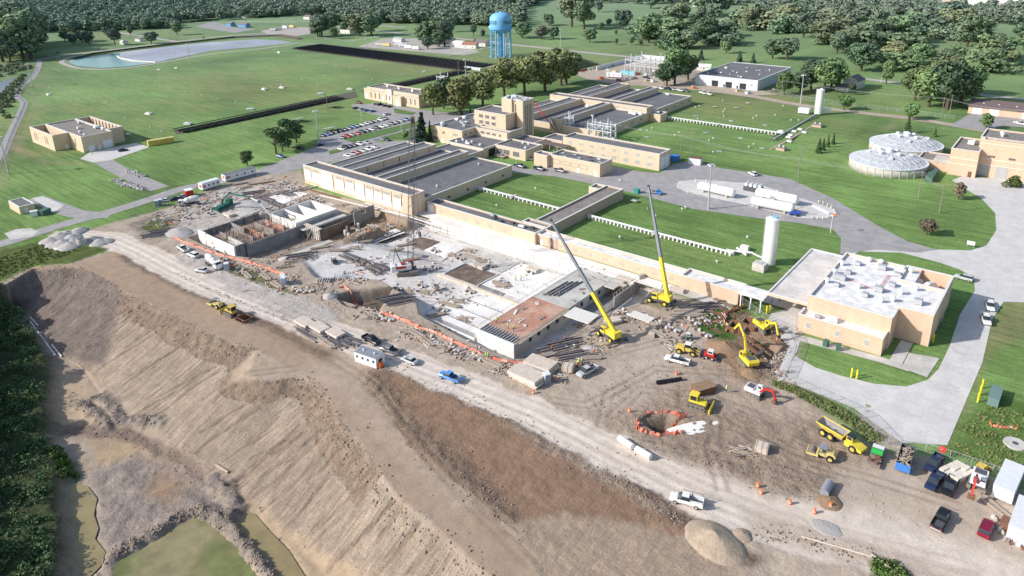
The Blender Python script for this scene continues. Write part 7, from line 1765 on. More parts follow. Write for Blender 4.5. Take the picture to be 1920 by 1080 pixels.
bd_=bpy.data.objects.new('body',pmesh);COL.objects.link(bd_);bd_.parent=pobj
b=MB();b.lathe([(.2,.98),(.215,1.2),(.22,1.4),(.12,1.52)],(0,0,0),10);b.build('vest','vest',pobj)
b=MB();b.lathe([(.15,1.74),(.145,1.8),(.1,1.88),(.02,1.9)],(0,.02,0),10);b.build('hard_hat','machine_white',pobj)
index_kids(pobj);first_p=True
for(px,py,zz,ang,ves,lb)in((1362,736,None,40,'vest','worker in a yellow vest walking right of the yellow bulldozer'),(862,713,None,0,'vest','worker in a yellow vest at the tailgate of the blue pickup'),(911,672,None,20,'vest','left one of two workers at the corner of the netting'),(915,673,None,80,'vest','right one of two workers at the corner of the netting'),
 (731,482,None,0,'vest','worker in a yellow vest left of the lattice crane'),(967,527,FL+.1,0,'vest','left one of a pair of workers on the white slab'),(977,526,FL+.1,0,'vest','right one of a pair of workers on the white slab'),(849,562,FL+.1,0,'vest','worker in a yellow vest alone near the left edge of the white slab'),
 (931,606,.02,0,'vest','worker at the left edge of the plywood deck'),(953,617,.02,40,'vest','worker in yellow among the boards on the deck, left of another'),(963,621,.02,90,'vest','worker in yellow among the boards on the deck, right of another'),(1113,665,None,0,'safety_orange','worker in red-orange beside the near crane tracks'),(1085,685,None,0,'vest','worker in yellow behind the silver pickup, left one'),(1091,683,None,0,'vest','worker in yellow behind the silver pickup, right one'),(1082,690,None,0,'safety_orange','worker in red by the tank behind the silver pickup'),
 (172,290,None,0,'vest','worker in yellow in front of the pump station, nearer one'),(175,287,None,0,'vest','worker in yellow in front of the pump station, farther one'),(466,432,-1,0,'vest','worker in yellow inside the tank chambers, left one'),(472,433,-1,0,'vest','worker in yellow inside the tank chambers, right one'),(547,418,.2,0,'vest','worker in yellow on the wall beside the white chambers'),(585,553-100,None,0,'safety_orange','worker in orange by the formwork wall'),(1208,514,None,0,'safety_orange','worker in orange below the gallery near the second crane'),(1215,509,None,0,'safety_orange','second worker in orange below the gallery'),
 (1456,646,None,0,'safety_orange','worker in orange beside the arm of the excavator at the fence'),(1426,684-30,None,0,'vest','worker standing at the edge of the shored trench')):
 if zz is None:g_=gl3(px,py,.02)
 else:g_=G(px,py,zz+.02)
 if first_p:
  o=pobj;o.location=g_;o.rotation_euler=(0,0,ang);o['label']=lb;first_p=False;o.scale=(1.1,)*3
 else:
  o=dup(pobj,g_,radians(ang*3),lb,None,1.1,{'vest':ves}if ves!='vest' else None)
def kit(name,parts,pts,label,cat,group,sc=1,rot=0):
 t=thing(name,label,cat,world=False);parts(t);index_kids(t)
 for i,p_ in enumerate(pts):
  g_=gl3(p_[0],p_[1],0.02)if len(p_)<3 or p_[2]is None else G(p_[0],p_[1],p_[2])
  lb=p_[3]if len(p_)>3 else label
  if i==0:t.location=g_;t.rotation_euler=(0,0,rot);t.scale=(sc,)*3;t['label']=lb;t['group']=group
  else:dup(t,g_,rot+(.1*i if cat!='lamp post' else 0),lb,group,sc)
mat('toilet_grey',(.38,.45,.55),var=.05)
kit('portable_toilet',lambda t:(MB().box(-.6,-.6,0,.6,.6,2.1).build('cabin','toilet_grey',t),MB().box(-.65,-.65,2.1,.65,.65,2.3).build('roof','white_metal',t),MB().box(-.45,-.63,.1,.45,-.6,1.95).build('door','boom_grey',t)),
 [(533,534,None,'grey portable toilet, front one of the pair at the end of the gravel bench'),(531,530,None,'grey portable toilet, rear one of the pair at the end of the gravel bench'),(426,507,None,'grey portable toilet behind the parked mixer truck'),(295,387,None,'grey portable toilet, left one by the left works'),(302,385,None,'grey portable toilet, right one by the left works'),(1025,718,None,'grey portable toilet beside the plywood stacks')],'x','portable toilet','portable toilets',1.25,.6)
kit('traffic_drum',lambda t:(MB().lathe([(.34,0),(.3,.55),(.26,1.05)],n=12).build('body','safety_orange',t),MB().lathe([(.315,.35),(.31,.5)],n=12).build('stripe','white_wall',t),MB().lathe([(.285,.72),(.275,.87)],n=12).build('stripe','white_wall',t)),
 [(1527,962),(1557,951),(1427,926),(1421,913),(1481,945),(1180,772),(1042,713),(1303,737),(1268,703),(1000,738)],'orange and white traffic drum at the edge of a track','traffic drum','orange traffic drums',1.0)
kit('yellow_post',lambda t:(MB().lathe([(.16,0),(.16,1.9),(.08,2)],n=10).build('post','yellow_post',t),MB().lathe([(.2,0),(.2,.1)],n=10).build('base','concrete',t)),
 [(1841,728),(1837,741),(1833,754),(1596,707),(1606,710),(1749,642),(1568,608-4),(1560,607)][:6]+[(1437,588),(1442,587)],'yellow bollard post set in the grass','bollard','yellow bollard posts',1.3)
for(a_,c_,r_,m_,lb,z_)in(((1162,821),(1186,838),.75,'lime','cream concrete pipe beside the haul road, upper left one',.75),((1193,841),(1220,857),.75,'lime','cream concrete pipe beside the haul road, lower right one',.75),((1231,717),(1278,710),.5,'pipe_black','black plastic pipe lying on the tracked yard',.5),((1545,925),(1556,905),.9,'boom_grey','grey culvert pipe leaning on a small soil heap',.8),
 ((40,580),(104,668),.22,'white_wall','long white pipe down the foot of the dark furrowed slope',None),((44,579),(72,612),.18,'white_wall','upper white pipe parallel to the long one',None),((98,648),(116,670),.18,'white_wall','lower short white pipe parallel to the long one',None),((405,872),(428,886),.3,'timber','pale log lying on the lower track',None),((1503,1006),(1635,1044),.16,'plywood','long timber rail beside the lower right track',.2),((1633,1038),(1700,1090),.22,'timber','timber rail running off the bottom edge',.3),((842,606),(842,598),.3,'pipe_black','short upright black post in front of the white slab',None)):
 if z_ is None:
  z1_=zat(*G(*a_,DEEP)[:2])if a_[0]<430 else 0;p=Vector(G(*a_,z1_));p.z=zat(p.x,p.y)+.3;z2_=zat(*G(*c_,DEEP)[:2])if a_[0]<430 else 0;q=Vector(G(*c_,z2_));q.z=zat(q.x,q.y)+.3
  if lb.startswith('short upright'):q=p+Vector((0,0,2.2))
 else:p=Vector(G(*a_,z_));q=Vector(G(*c_,z_))
 b=MB();b.tube(p,q,r_,n=12);tag(b.build('pipe' if 'pipe' in lb else 'rail',m_),lb,'pipe' if 'pipe' in lb else 'timber rail')
for(px,py,lb)in((633,736-20,'x'),)[:0]:pass
x,y,z=gl3(155,458);t=thing('concrete_ring','pale concrete manhole ring among the gravel heaps','concrete ring',(x,y,z));MB().lathe([(1.8,0),(1.8,2.4),(1.5,2.4),(1.5,.3)],(x,y,z),20).build('ring','concrete',t);MB().lathe([(1.45,.4),(1.45,.5)],(x,y,z),20).build('floor','concrete_grey',t)
x,y,z=gl3(112,466);t=thing('well_cover','round pale concrete lid lying beside the gravel heaps','lid',(x,y,z));MB().lathe([(2,0),(2,.3)],(x,y,z),20).build('slab','concrete_new',t);MB().lathe([(.5,.3),(.5,.36)],(x,y,z),12).build('hole','steel_dark',t)
x,y,z=gl3(1903,834);t=thing('manhole','round concrete manhole with dark cover in the rough grass','manhole',(x,y,z));MB().lathe([(2.2,0),(2.2,.4)],(x,y,z),20).build('slab','concrete',t);MB().lathe([(.6,.4),(.6,.45)],(x,y,z),12).build('cover','steel_dark',t)
x,y,z=gl3(818,545);t=thing('bucket_bin','pale round concrete bucket on the gravel below the lattice crane','bucket',(x,y,z));MB().lathe([(.7,0),(1.0,.6),(1.0,1.9)],(x,y,z),12).build('body','timber',t);MB().lathe([(.85,1.9),(.85,1.93)],(x,y,z),12).build('opening','steel_dark',t)
b=MB()
for k in range(3):b.obox((x+12+k,y-2,FL+.5),1,.8,.9,k)
# ------------------------------------------------------------------ trees and undergrowth
def leaf_mat(name,c,c2):
 m=bpy.data.materials.new(name);m.use_nodes=True;n=m.node_tree.nodes;L=m.node_tree.links;b=n['Principled BSDF']
 b.inputs['Roughness'].default_value=.85;b.inputs['Specular IOR Level'].default_value=.12
 g=n.new('ShaderNodeNewGeometry');oi=n.new('ShaderNodeObjectInfo')
 t=n.new('ShaderNodeTexNoise');t.inputs['Scale'].default_value=.45;t.inputs['Detail'].default_value=4;L.new(g.outputs['Position'],t.inputs['Vector'])
 r=n.new('ShaderNodeMapRange');r.inputs[1].default_value=.35;r.inputs[2].default_value=.65;L.new(t.outputs[0],r.inputs[0])
 mx=n.new('ShaderNodeMix');mx.data_type='RGBA';mx.inputs[6].default_value=(*c,1);mx.inputs[7].default_value=(*c2,1);L.new(r.outputs[0],mx.inputs[0])
 hs=n.new('ShaderNodeHueSaturation');L.new(mx.outputs[2],hs.inputs['Color'])
 r2=n.new('ShaderNodeMapRange');r2.inputs[3].default_value=.49;r2.inputs[4].default_value=.53;L.new(oi.outputs['Random'],r2.inputs[0]);L.new(r2.outputs[0],hs.inputs['Hue'])
 mm=n.new('ShaderNodeMath');mm.operation='FRACT';m2=n.new('ShaderNodeMath');m2.operation='MULTIPLY';m2.inputs[1].default_value=7.31;L.new(oi.outputs['Random'],m2.inputs[0]);L.new(m2.outputs[0],mm.inputs[0])
 r3=n.new('ShaderNodeMapRange');r3.inputs[3].default_value=.72;r3.inputs[4].default_value=1.25;L.new(mm.outputs[0],r3.inputs[0])
 isl=n.new('ShaderNodeMapRange');isl.inputs[3].default_value=.72;isl.inputs[4].default_value=1.28;L.new(g.outputs['Random Per Island'],isl.inputs[0])
 m3=n.new('ShaderNodeMath');m3.operation='MULTIPLY';L.new(r3.outputs[0],m3.inputs[0]);L.new(isl.outputs[0],m3.inputs[1]);L.new(m3.outputs[0],hs.inputs['Value'])
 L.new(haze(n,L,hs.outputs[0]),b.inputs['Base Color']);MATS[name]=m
leaf_mat('leaf_green',(.12,.195,.065),(.19,.27,.09));leaf_mat('leaf_dark',(.075,.125,.055),(.12,.175,.075))
leaf_mat('leaf_olive',(.16,.19,.07),(.25,.26,.1));leaf_mat('leaf_far',(.13,.2,.095),(.23,.28,.13));leaf_mat('leaf_brown',(.2,.16,.12),(.22,.2,.13));leaf_mat('leaf_spruce',(.03,.06,.05),(.06,.09,.075));leaf_mat('leaf_weed',(.15,.2,.07),(.27,.28,.13));leaf_mat('leaf_brush',(.075,.13,.03),(.15,.19,.06))  # leaf_far has distance haze put into its leaf colour
def leaves(V,F,cx,cy,cz,rx,rz_,n,size,rng):
 d=rng.normal(size=(n,3));d/=np.linalg.norm(d,axis=1)[:,None];rad=rng.uniform(.72,1.05,n)[:,None]
 p=d*rad*np.array([rx,rx,rz_])+np.array([cx,cy,cz])
 nr=d+rng.normal(size=(n,3))*.55;nr/=np.linalg.norm(nr,axis=1)[:,None]
 a=np.cross(nr,rng.normal(size=(n,3)));a/=np.linalg.norm(a,axis=1)[:,None];b_=np.cross(nr,a)
 s=(size*rng.uniform(.6,1.35,n))[:,None];o=sum(len(v)for v in V)
 q=np.stack([p-a*s-b_*s*.7,p+a*s-b_*s*.6,p+a*s*.8+b_*s*.8,p-a*s*.7+b_*s*.7],1).reshape(-1,3)
 V.append(q);F.append(np.arange(n*4).reshape(-1,4)+o)
def npmesh(name,V,F,m):
 V=np.concatenate(V);F=np.concatenate(F);me=bpy.data.meshes.new(name);me.vertices.add(len(V));me.vertices.foreach_set('co',V.astype(np.float32).ravel())
 me.loops.add(F.size);me.loops.foreach_set('vertex_index',F.astype(np.int32).ravel());me.polygons.add(len(F));me.polygons.foreach_set('loop_start',(np.arange(len(F))*4).astype(np.int32));me.polygons.foreach_set('loop_total',np.full(len(F),4,np.int32));me.update(calc_edges=True);me.materials.append(MATS[m]);return me
def crown_arrays(kind,seed,dens=1.0):
 """unit tree about 10 m high"""
 rng=np.random.RandomState(seed);V=[];F=[]
 if kind in('round','tall','oval'):
  H,R_={'round':(5.9,4.4),'tall':(6.2,3.2),'oval':(6.0,3.8)}[kind]
  nb=22
  for i in range(nb):
   th=rng.uniform(0,6.28);u=rng.uniform(-.95,1);rr_=R_*.62*sqrt(max(0.05,1-u*u*.75))*rng.uniform(.5,1)
   br=rng.uniform(.9,2.1)*(1-.25*max(0,u));leaves(V,F,rr_*cos(th),rr_*sin(th),H+u*3.0,br,br*.85,int((120 if dens>.9 else 62)*dens),.29 if dens>.9 else .62,rng)
  leaves(V,F,0,0,H,R_*.55,2.6,int(90*dens),.75,rng)
 elif kind=='spruce':
  for k in range(12):
   f=k/11;r_=2.5*(1-f)+.2
   for j in range(max(3,int(8*(1-f)+2))):
    th=rng.uniform(0,6.28);leaves(V,F,r_*.62*cos(th),r_*.62*sin(th),1+f*9-.2*r_,.75*(1-f*.6),.35,int(26*dens),.3,rng)
  leaves(V,F,0,0,4,1.1,3.6,int(120*dens),.4,rng)
 elif kind=='pine':
  for i in range(11):
   th=rng.uniform(0,6.28);r_=rng.uniform(.3,2.7);z=rng.uniform(3.6,9.2)
   leaves(V,F,r_*cos(th)*(1.2-z/14),r_*sin(th)*(1.2-z/14),z,1.7,.8,int(75*dens),.34,rng)
 elif kind=='bush':
  for i in range(18):
   th=rng.uniform(0,6.28);r_=rng.uniform(0,3.6);b_r=rng.uniform(.9,1.9);leaves(V,F,r_*cos(th),r_*sin(th),rng.uniform(1.2,5)*(1-r_/7),b_r,b_r*.8,int(100*dens),.27,rng)
 return V,F
def trunk_mesh(kind):
 b=MB();r=random.Random(len(kind)*3)
 if kind=='spruce':b.tube((0,0,-.3),(0,0,8.5),.22,.04,6)
 else:
  b.tube((0,0,-.3),(.1,0,3.2),.34,.24,7);b.tube((.1,0,3.1),(0,.1,6.5),.24,.1,6)
  for k in range(6):a_=k*1.05+.3;b.tube((.08,0,2.8+k*.3),(cos(a_)*2.3,sin(a_)*2.3,5.0+k*.35),.14,.04,5)
 me=bpy.data.meshes.new('trunk');me.from_pydata(b.v,[],b.f);me.materials.append(MATS['bark']);return me
CR_={};TK_={k:trunk_mesh(k)for k in('round','spruce')}
def crown(kind,m,var):
 k=(kind,m,var)
 if k not in CR_:
  V,F=crown_arrays(kind,hash(kind)%1+var*13+len(kind)*5,1.0);CR_[k]=npmesh('crown',V,F,m)
 return CR_[k]
tr_rng=random.Random(99);NT=[0]
TW={'round':'round-headed','tall':'tall','oval':'broad oval','spruce':'conical','pine':'ragged dark pine','bush':'low spreading'}
TC={'leaf_green':'green','leaf_dark':'dark green','leaf_olive':'olive brown','leaf_far':'hazy green','leaf_brown':'thin brownish','leaf_spruce':'blue-green','leaf_brush':'bright green'}
def tree(x,y,h,kind='round',m='leaf_green',where='',wide=1.0,label=None,parts=True):
 z=zat(x,y);s_=h/10.0;me=crown(kind,m,tr_rng.randrange(3));NT[0]+=1
 lb=label or '%s %s %s %s'%(TC[m],TW[kind],'conifer' if kind=='spruce' else('tree' if kind not in('pine','bush')else('' if kind=='pine' else 'bush')),where);lb=' '.join(lb.split())
 nm={'spruce':'spruce_tree','pine':'pine_tree','bush':'bush'}.get(kind,'tree')
 s_*=1 if kind!='bush' else 1.3
 t=bpy.data.objects.new(nm,None);COL.objects.link(t);t.location=(x,y,z);t.rotation_euler=(0,0,tr_rng.uniform(0,6.28));t.scale=(s_*wide,s_*wide,s_)
 tag(t,lb,'bush' if kind=='bush' else 'tree',None if label else 'trees '+where)
 c=bpy.data.objects.new('crown' if kind!='bush' else 'foliage',me);COL.objects.link(c);c.parent=t
 k=bpy.data.objects.new('trunk',TK_['spruce' if kind=='spruce' else 'round']);COL.objects.link(k);k.parent=t
 if kind=='bush':k.scale=(.5,.5,.4)
 return t
def tpx(px,py,hpx,kind='round',m='leaf_green',where='',wide=1.0,label=None):
 if m=='leaf_olive' and label:hpx*=1.1;wide*=1.15
 if kind=='bush':hpx*=1.2
 """foot of the tree in the photo and how tall it looks there"""
 z=zat(*G(px,py)[:2]);g_=G(px,py,z);d_=sqrt(g_[0]**2+g_[1]**2+CH**2);h=hpx*d_/FPX*1.04
 return tree(g_[0],g_[1],h,kind,m,where,wide,label)
for a in((812,215,50,'oval','leaf_olive','',1.0,'leftmost tall olive tree of the row behind the offices'),(862,216,66,'oval','leaf_olive','',1.0,'second tall olive tree of the row behind the offices'),(905,200,60,'oval','leaf_olive','',1.05,'third tall olive tree, just left of the tower'),
 (945,180,60,'oval','leaf_olive','',1.1,'olive tree directly behind the tower top'),(984,178,62,'oval','leaf_olive','',1.1,'olive tree right of the tower with a rounded head'),(1022,172,68,'oval','leaf_olive','',1.1,'largest olive tree of the group right of the tower'),(1052,160,62,'oval','leaf_olive','',1.15,'rear olive tree of the group right of the tower'),(1062,158,52,'round','leaf_olive','',1.2,'rightmost olive tree by the small solar array'),(832,204,60,'oval','leaf_dark','',1.0,'dark tree hidden between the first two olive trees'),
 (792,266,52,'spruce','leaf_spruce','',1.2,'blue-green spruce left of the office building'),(807,264,36,'spruce','leaf_dark','',.55,'dark columnar cypress touching the office corner'),(760,262,18,'round','leaf_green','',1,'small round tree by the lattice mast'),(864,215,20,'spruce','leaf_dark','',.9,'small dark shrub under the second olive tree'),(882,212,12,'spruce','leaf_dark','',.9,'small dark conical shrub beside the far road'),
 (518,288,46,'pine','leaf_dark','',1.35,'front left dark pine of the group by the car park'),(540,276,50,'pine','leaf_dark','',1.3,'tallest dark pine of the group by the car park'),(556,268,42,'pine','leaf_dark','',1.2,'rear right dark pine of the group by the car park'),(530,284,36,'pine','leaf_dark','',1.3,'middle low dark pine of the group by the car park'),
 (464,311,26,'round','leaf_dark','',1.2,'small round dark tree alone on the left lawn'),(1535,287,24,'spruce','leaf_dark','',1.0,'front conifer of the short row on the north lawn'),(1543,282,20,'spruce','leaf_dark','',.9,'second conifer of the short row on the north lawn'),(1552,276,20,'spruce','leaf_green','',.8,'third conifer of the short row on the north lawn'),(1562,270,18,'spruce','leaf_dark','',.8,'rear conifer of the short row on the north lawn'),
 (1797,374,27,'round','leaf_brown','',1.0,'small brownish tree at the bend of the drive'),(1901,350,22,'bush','leaf_brush','',1.1,'clipped round bush beside the grey roller doors'),(1737,440,28,'round','leaf_brown','',1.4,'bare reddish bush on the right lawn'),(1848,242,24,'round','leaf_green','',1.15,'round green tree in front of the garage apron'),
 (1582,206,28,'round','leaf_green','',1.3,'round green tree beside the far silo'),(1706,224,27,'round','leaf_green','',1.3,'round green tree on the road edge above the domes'),(1700,250,26,'spruce','leaf_dark','',1.1,'dark spruce behind the far domed tank'),(1752,256,14,'spruce','leaf_green','',1.1,'little conifer right of the far domed tank'),
 (1265,158,64,'tall','leaf_green','',1.15,'tall loose tree inside the substation wall'),(1250,162,46,'round','leaf_dark','',1.2,'dark low tree in front of the substation wall'),(1290,150,48,'round','leaf_green','',1.2,'tree at the right end of the substation wall'),(1500,172,36,'round','leaf_dark','',1.3,'dark tree beside the right end of the warehouse'),(1470,178,40,'oval','leaf_green','',1.1,'tree partly hiding the right end of the warehouse'),
 (1545,172,48,'oval','leaf_green','',1.3,'big green tree left of the white gabled house'),(1558,168,54,'round','leaf_green','',1.2,'tree leaning over the white gabled house'),(1520,168,50,'oval','leaf_dark','',1.2,'dark tree between warehouse and white house'),(1597,178,20,'tall','leaf_dark','',1,'small dark tree in front of the white house'),(1661,158,38,'tall','leaf_green','',.9,'slender loose tree by the road right of the white house'),
 (1715,188,52,'round','leaf_green','',1.3,'left tree of the big clump above the garage'),(1740,200,66,'oval','leaf_green','',1.3,'front tree of the big clump above the garage'),(1775,205,74,'oval','leaf_dark','',1.2,'middle dark tree of the big clump above the garage'),(1800,196,68,'oval','leaf_green','',1.2,'right tree of the big clump above the garage'),(1760,180,56,'round','leaf_olive','',1.2,'rear olive tree of the big clump above the garage'),(1815,178,48,'round','leaf_dark','',1.2,'rear dark tree at the right of the big clump'),
 (1614,133,50,'round','leaf_dark','',1.5,'very broad dark tree alone on the far grass'),(1475,112,38,'round','leaf_dark','',1.4,'open-crowned tree on the far grass above the warehouse'),(1448,110,36,'round','leaf_dark','',1.2,'dark tree left of the open-crowned one above the warehouse'),(1506,70,44,'round','leaf_dark','',1.2,'dark round tree at the middle right of the far park'),
 (1168,55,36,'round','leaf_dark','',1.35,'broad dark tree in the middle of the far park'),(1142,49,14,'round','leaf_dark','',1.1,'small dark tree left of the broad one in the park'),(1095,55,58,'tall','leaf_green','',1.2,'tall double tree in the far park, right stem'),(1072,50,54,'tall','leaf_olive','',1.2,'tall olive double tree in the far park, left stem'),(1106,80,26,'round','leaf_green','',1.3,'round tree above the far road in the park'),(1038,74,24,'round','leaf_dark','',1.2,'dark round tree right of the water tower'),(1015,74,26,'round','leaf_brown','',1.2,'brownish tree right of the water tower'),(980,72,32,'round','leaf_green','',1.3,'green tree touching the water tower legs'),(978,70,18,'round','leaf_brown','',1.3,'low reddish tree beside the water tower legs'),
 (888,68,20,'tall','leaf_dark','',1.1,'dark tree right of the white roofed sheds'),(905,70,14,'tall','leaf_dark','',1.1,'little dark tree left of the water tower'),(846,60,26,'round','leaf_green','',1,'small tree at the edge of the far field'),(1155,84,12,'round','leaf_green','',1,'left small tree of three along the far road'),(1184,84,14,'round','leaf_green','',1,'middle small tree of three along the far road'),(1201,86,12,'round','leaf_dark','',1,'right small tree of three along the far road'),(1155,66,9,'round','leaf_dark','',1,'tiny round tree in the middle of the park'),
 (1288,110,18,'spruce','leaf_dark','',1.4,'dark conifer behind the substation'),(1314,112,18,'spruce','leaf_dark','',1.6,'dark conifer left above the warehouse'),(1386,116,18,'spruce','leaf_dark','',1.4,'dark conifer above the warehouse roof, left'),(1412,118,16,'spruce','leaf_dark','',1.4,'dark conifer above the warehouse roof, right'),(1362,100,22,'round','leaf_green','',1.2,'lone tree above the warehouse'),
 (138,84,18,'round','leaf_dark','',1.2,'left dark tree of three on the mown strip behind the reservoir'),(155,80,20,'round','leaf_dark','',1.2,'middle dark tree of three behind the reservoir'),(168,84,20,'round','leaf_dark','',1.2,'right dark tree of three behind the reservoir'),(216,85,26,'oval','leaf_dark','',1.2,'dark tree left of the small white shed behind the reservoir'),(284,82,20,'round','leaf_dark','',1.5,'dark tree right of the long white house'),(333,66,22,'round','leaf_green','',1.1,'lone tree on the grass left of the blue building'),(198,66,14,'round','leaf_green','',1.2,'small tree at the edge of the far wood'),(122,78,16,'round','leaf_green','',1.2,'small tree at the left of the mown strip'),(245,66,16,'tall','leaf_green','',1,'small tree beside the far road, behind the long white house')):
 tpx(*a)
def clump(where,x0,y0,x1,y1,n,hp,mats,kinds=('round','oval','round','tall'),wide=1.25,seed=0,jit=.45):
 hp*=.9
 r=random.Random(seed+n)
 pts=[]
 for k in range(n):
  f=(k+.5)/n;px=x0+(x1-x0)*((f*7.13+.17)%1.0);py=y0+(y1-y0)*r.random();pts.append((py,px))
 for py,px in sorted(pts):tpx(px,py,hp*r.uniform(1-jit,1+jit),r.choice(kinds),r.choice(mats),where,wide*r.uniform(.9,1.25))
M1=('leaf_green','leaf_green','leaf_green','leaf_dark','leaf_dark','leaf_far','leaf_olive')
clump('in the wood left of the reservoir',0,80,70,118,16,52,M1,seed=1)
clump('between storage yard and plant road',596,54,720,74,12,34,M1,seed=2);clump('by the white trailers of the storage yard',786,82,836,94,6,36,('leaf_dark','leaf_green'),seed=3)
clump('in the belt crossing the middle of the park',1195,62,1370,92,18,36,M1,seed=4,kinds=('round','oval','bush','tall','bush'),wide=1.45);clump('in the park belt above the substation',1250,28,1360,52,12,34,M1,seed=14)
clump('in the thicket right of the park',1540,78,1640,104,8,38,M1,seed=5,kinds=('round','oval','bush','tall','bush'),wide=1.45);clump('in the long belt at the right of the park',1640,56,1860,96,15,36,M1,seed=6,kinds=('round','oval','bush','tall','bush'),wide=1.45);clump('along the edge of the right field',1640,104,1800,132,10,28,M1,seed=7,kinds=('round','oval','bush','tall','bush'),wide=1.45)
clump('at the far right above the field',1820,76,1925,136,9,34,M1,seed=8,kinds=('round','oval','bush','tall','bush'),wide=1.45);clump('in the hedge beyond the right park',1400,50,1560,62,14,36,M1,seed=9,kinds=('round','oval','bush','tall','bush'),wide=1.45)
clump('scattered over the far park',1000,14,1430,58,16,20,M1,seed=10)
def woodland(name,label,quads,dens,seed,hh=(11,17)):
 rng=np.random.RandomState(seed);V=[];F=[];off=0
 base=[crown_arrays(k,s_+40,.3)for k,s_ in(('round',1),('oval',2),('tall',3))];base=[(np.concatenate(a),np.concatenate(b_))for a,b_ in base]
 for q in quads:
  P_=[Vector(G(*p)[:2])for p in q];area=abs((P_[1]-P_[0]).cross(P_[2]-P_[0]))/2+abs((P_[2]-P_[0]).cross(P_[3]-P_[0]))/2;n=int(area/dens)
  for _ in range(n):
   u,v_=rng.rand(2);p=P_[0]*(1-u)*(1-v_)+P_[1]*u*(1-v_)+P_[2]*u*v_+P_[3]*(1-u)*v_;bv,bf=base[rng.randint(3)];s_=rng.uniform(*hh)/10;a_=rng.uniform(0,6.28)
   c_,s2=cos(a_),sin(a_);w_=s_*rng.uniform(1.1,1.5);x=(bv[:,0]*c_-bv[:,1]*s2)*w_+p.x;y=(bv[:,0]*s2+bv[:,1]*c_)*w_+p.y
   V.append(np.stack([x,y,bv[:,2]*s_],1));F.append(bf+off);off+=len(bv)
 if not V:return
 me_=npmesh(name,V,F,'leaf_far');o=bpy.data.objects.new(name,me_);COL.objects.link(o);return tag(o,label,'woodland',kind='stuff')
woodland('woodland','dense far wood across the top left behind the reservoir',[((-200,62),(140,62),(140,-20),(-300,-20)),((140,60),(330,54),(330,-20),(140,-20)),((330,44),(620,26),(620,-20),(330,-20))],150,1)
woodland('woodland','dense far wood across the top middle behind the water tower',[((620,42),(985,52),(985,-20),(620,-20)),((985,12),(1000,12),(1060,-20),(985,-20))],150,2)
woodland('woodland','far tree belt across the top right',[((1060,6),(1420,12),(1420,-20),(1060,-20)),((1420,44),(1500,52),(1500,-20),(1420,-20)),((1500,46),(1720,40),(1720,-20),(1500,-20)),((1720,40),(1940,50),(2000,18),(1720,18))],260,3)
woodland('horizon_woodland','distant woodland out to the horizon',[((-400,-22),(2300,-22),(2300,-60),(-400,-60))],4000,4,(16,26))
def brush(name,label,quads,n,seed,m='leaf_brush',hr=(1.2,3.4),z=None,sz=.3):
 rng=np.random.RandomState(seed);V=[];F=[]
 for _ in range(n):
  q=quads[rng.randint(len(quads))];P_=[Vector(G(*p,z or 0)[:2])for p in q];u,v_=rng.rand(2);p=P_[0]*(1-u)*(1-v_)+P_[1]*u*(1-v_)+P_[2]*u*v_+P_[3]*(1-u)*v_
  h=rng.uniform(*hr);leaves(V,F,p.x,p.y,zat(p.x,p.y)+h*.35,h*.75,h*.55,int(30+h*14),sz,rng)
 me_=npmesh(name,V,F,m);o=bpy.data.objects.new(name,me_);COL.objects.link(o);return tag(o,label,'undergrowth',kind='stuff')
brush('undergrowth','tangled green brush on the bank at the left edge',[((-20,570),(45,585),(90,690),(-20,690)),((-20,690),(80,690),(85,830),(-20,830)),((-20,830),(85,830),(105,1090),(-20,1090))],300,5,'leaf_dark',z=-7,hr=(.5,2.6),sz=.2)  # darker leaf colour stands in for deep shade on the bank
brush('undergrowth','bright weeds on the mud island edge',[((95,850),(112,845),(148,895),(112,905))],34,6,hr=(.6,1.4),z=DEEP,sz=.22)
brush('undergrowth','rough weeds along the chain link fence',[((1445,712),(1500,728),(1500,742),(1450,725)),((1500,730),(1580,768),(1570,782),(1495,745)),((1580,768),(1660,820),(1640,832),(1570,782))],520,7,'leaf_weed',hr=(.15,.65),sz=.11)
brush('undergrowth','green weed patch under the sorted timber by the trench boxes',[((1300,592),(1340,565),(1375,600),(1345,635)),((1340,565),(1385,562),(1395,585),(1375,600))],90,8,hr=(.2,.6),sz=.14)
brush('undergrowth','weedy verge at the far left of the haul road',[((-20,490),(90,455),(150,470),(-20,530))],420,9,'leaf_weed',hr=(.15,.5),sz=.11)
brush('undergrowth','low shrubs growing beside the bottom timber rails',[((1640,1050),(1690,1060),(1700,1085),(1640,1085))],26,10,hr=(.6,1.4),sz=.2)
brush('undergrowth','rough tall grass and weeds at the lower right edge',[((1790,800),(1860,760),(1925,780),(1925,880)),((1780,840),(1850,800),(1925,880),(1900,890))],420,11,'leaf_weed',hr=(.1,.4),sz=.1)
brush('undergrowth','marshy brush beside the river at the far left',[((-20,200),(30,150),(48,140),(20,230)),((-20,130),(40,118),(60,128),(-10,150))],130,12,m='leaf_olive',hr=(1.5,3.5),sz=.6)
mat('clod',(.3,.235,.185),var=.3,scale=1.5);mat('clod_pale',(.47,.4,.34),var=.3,scale=1.5)
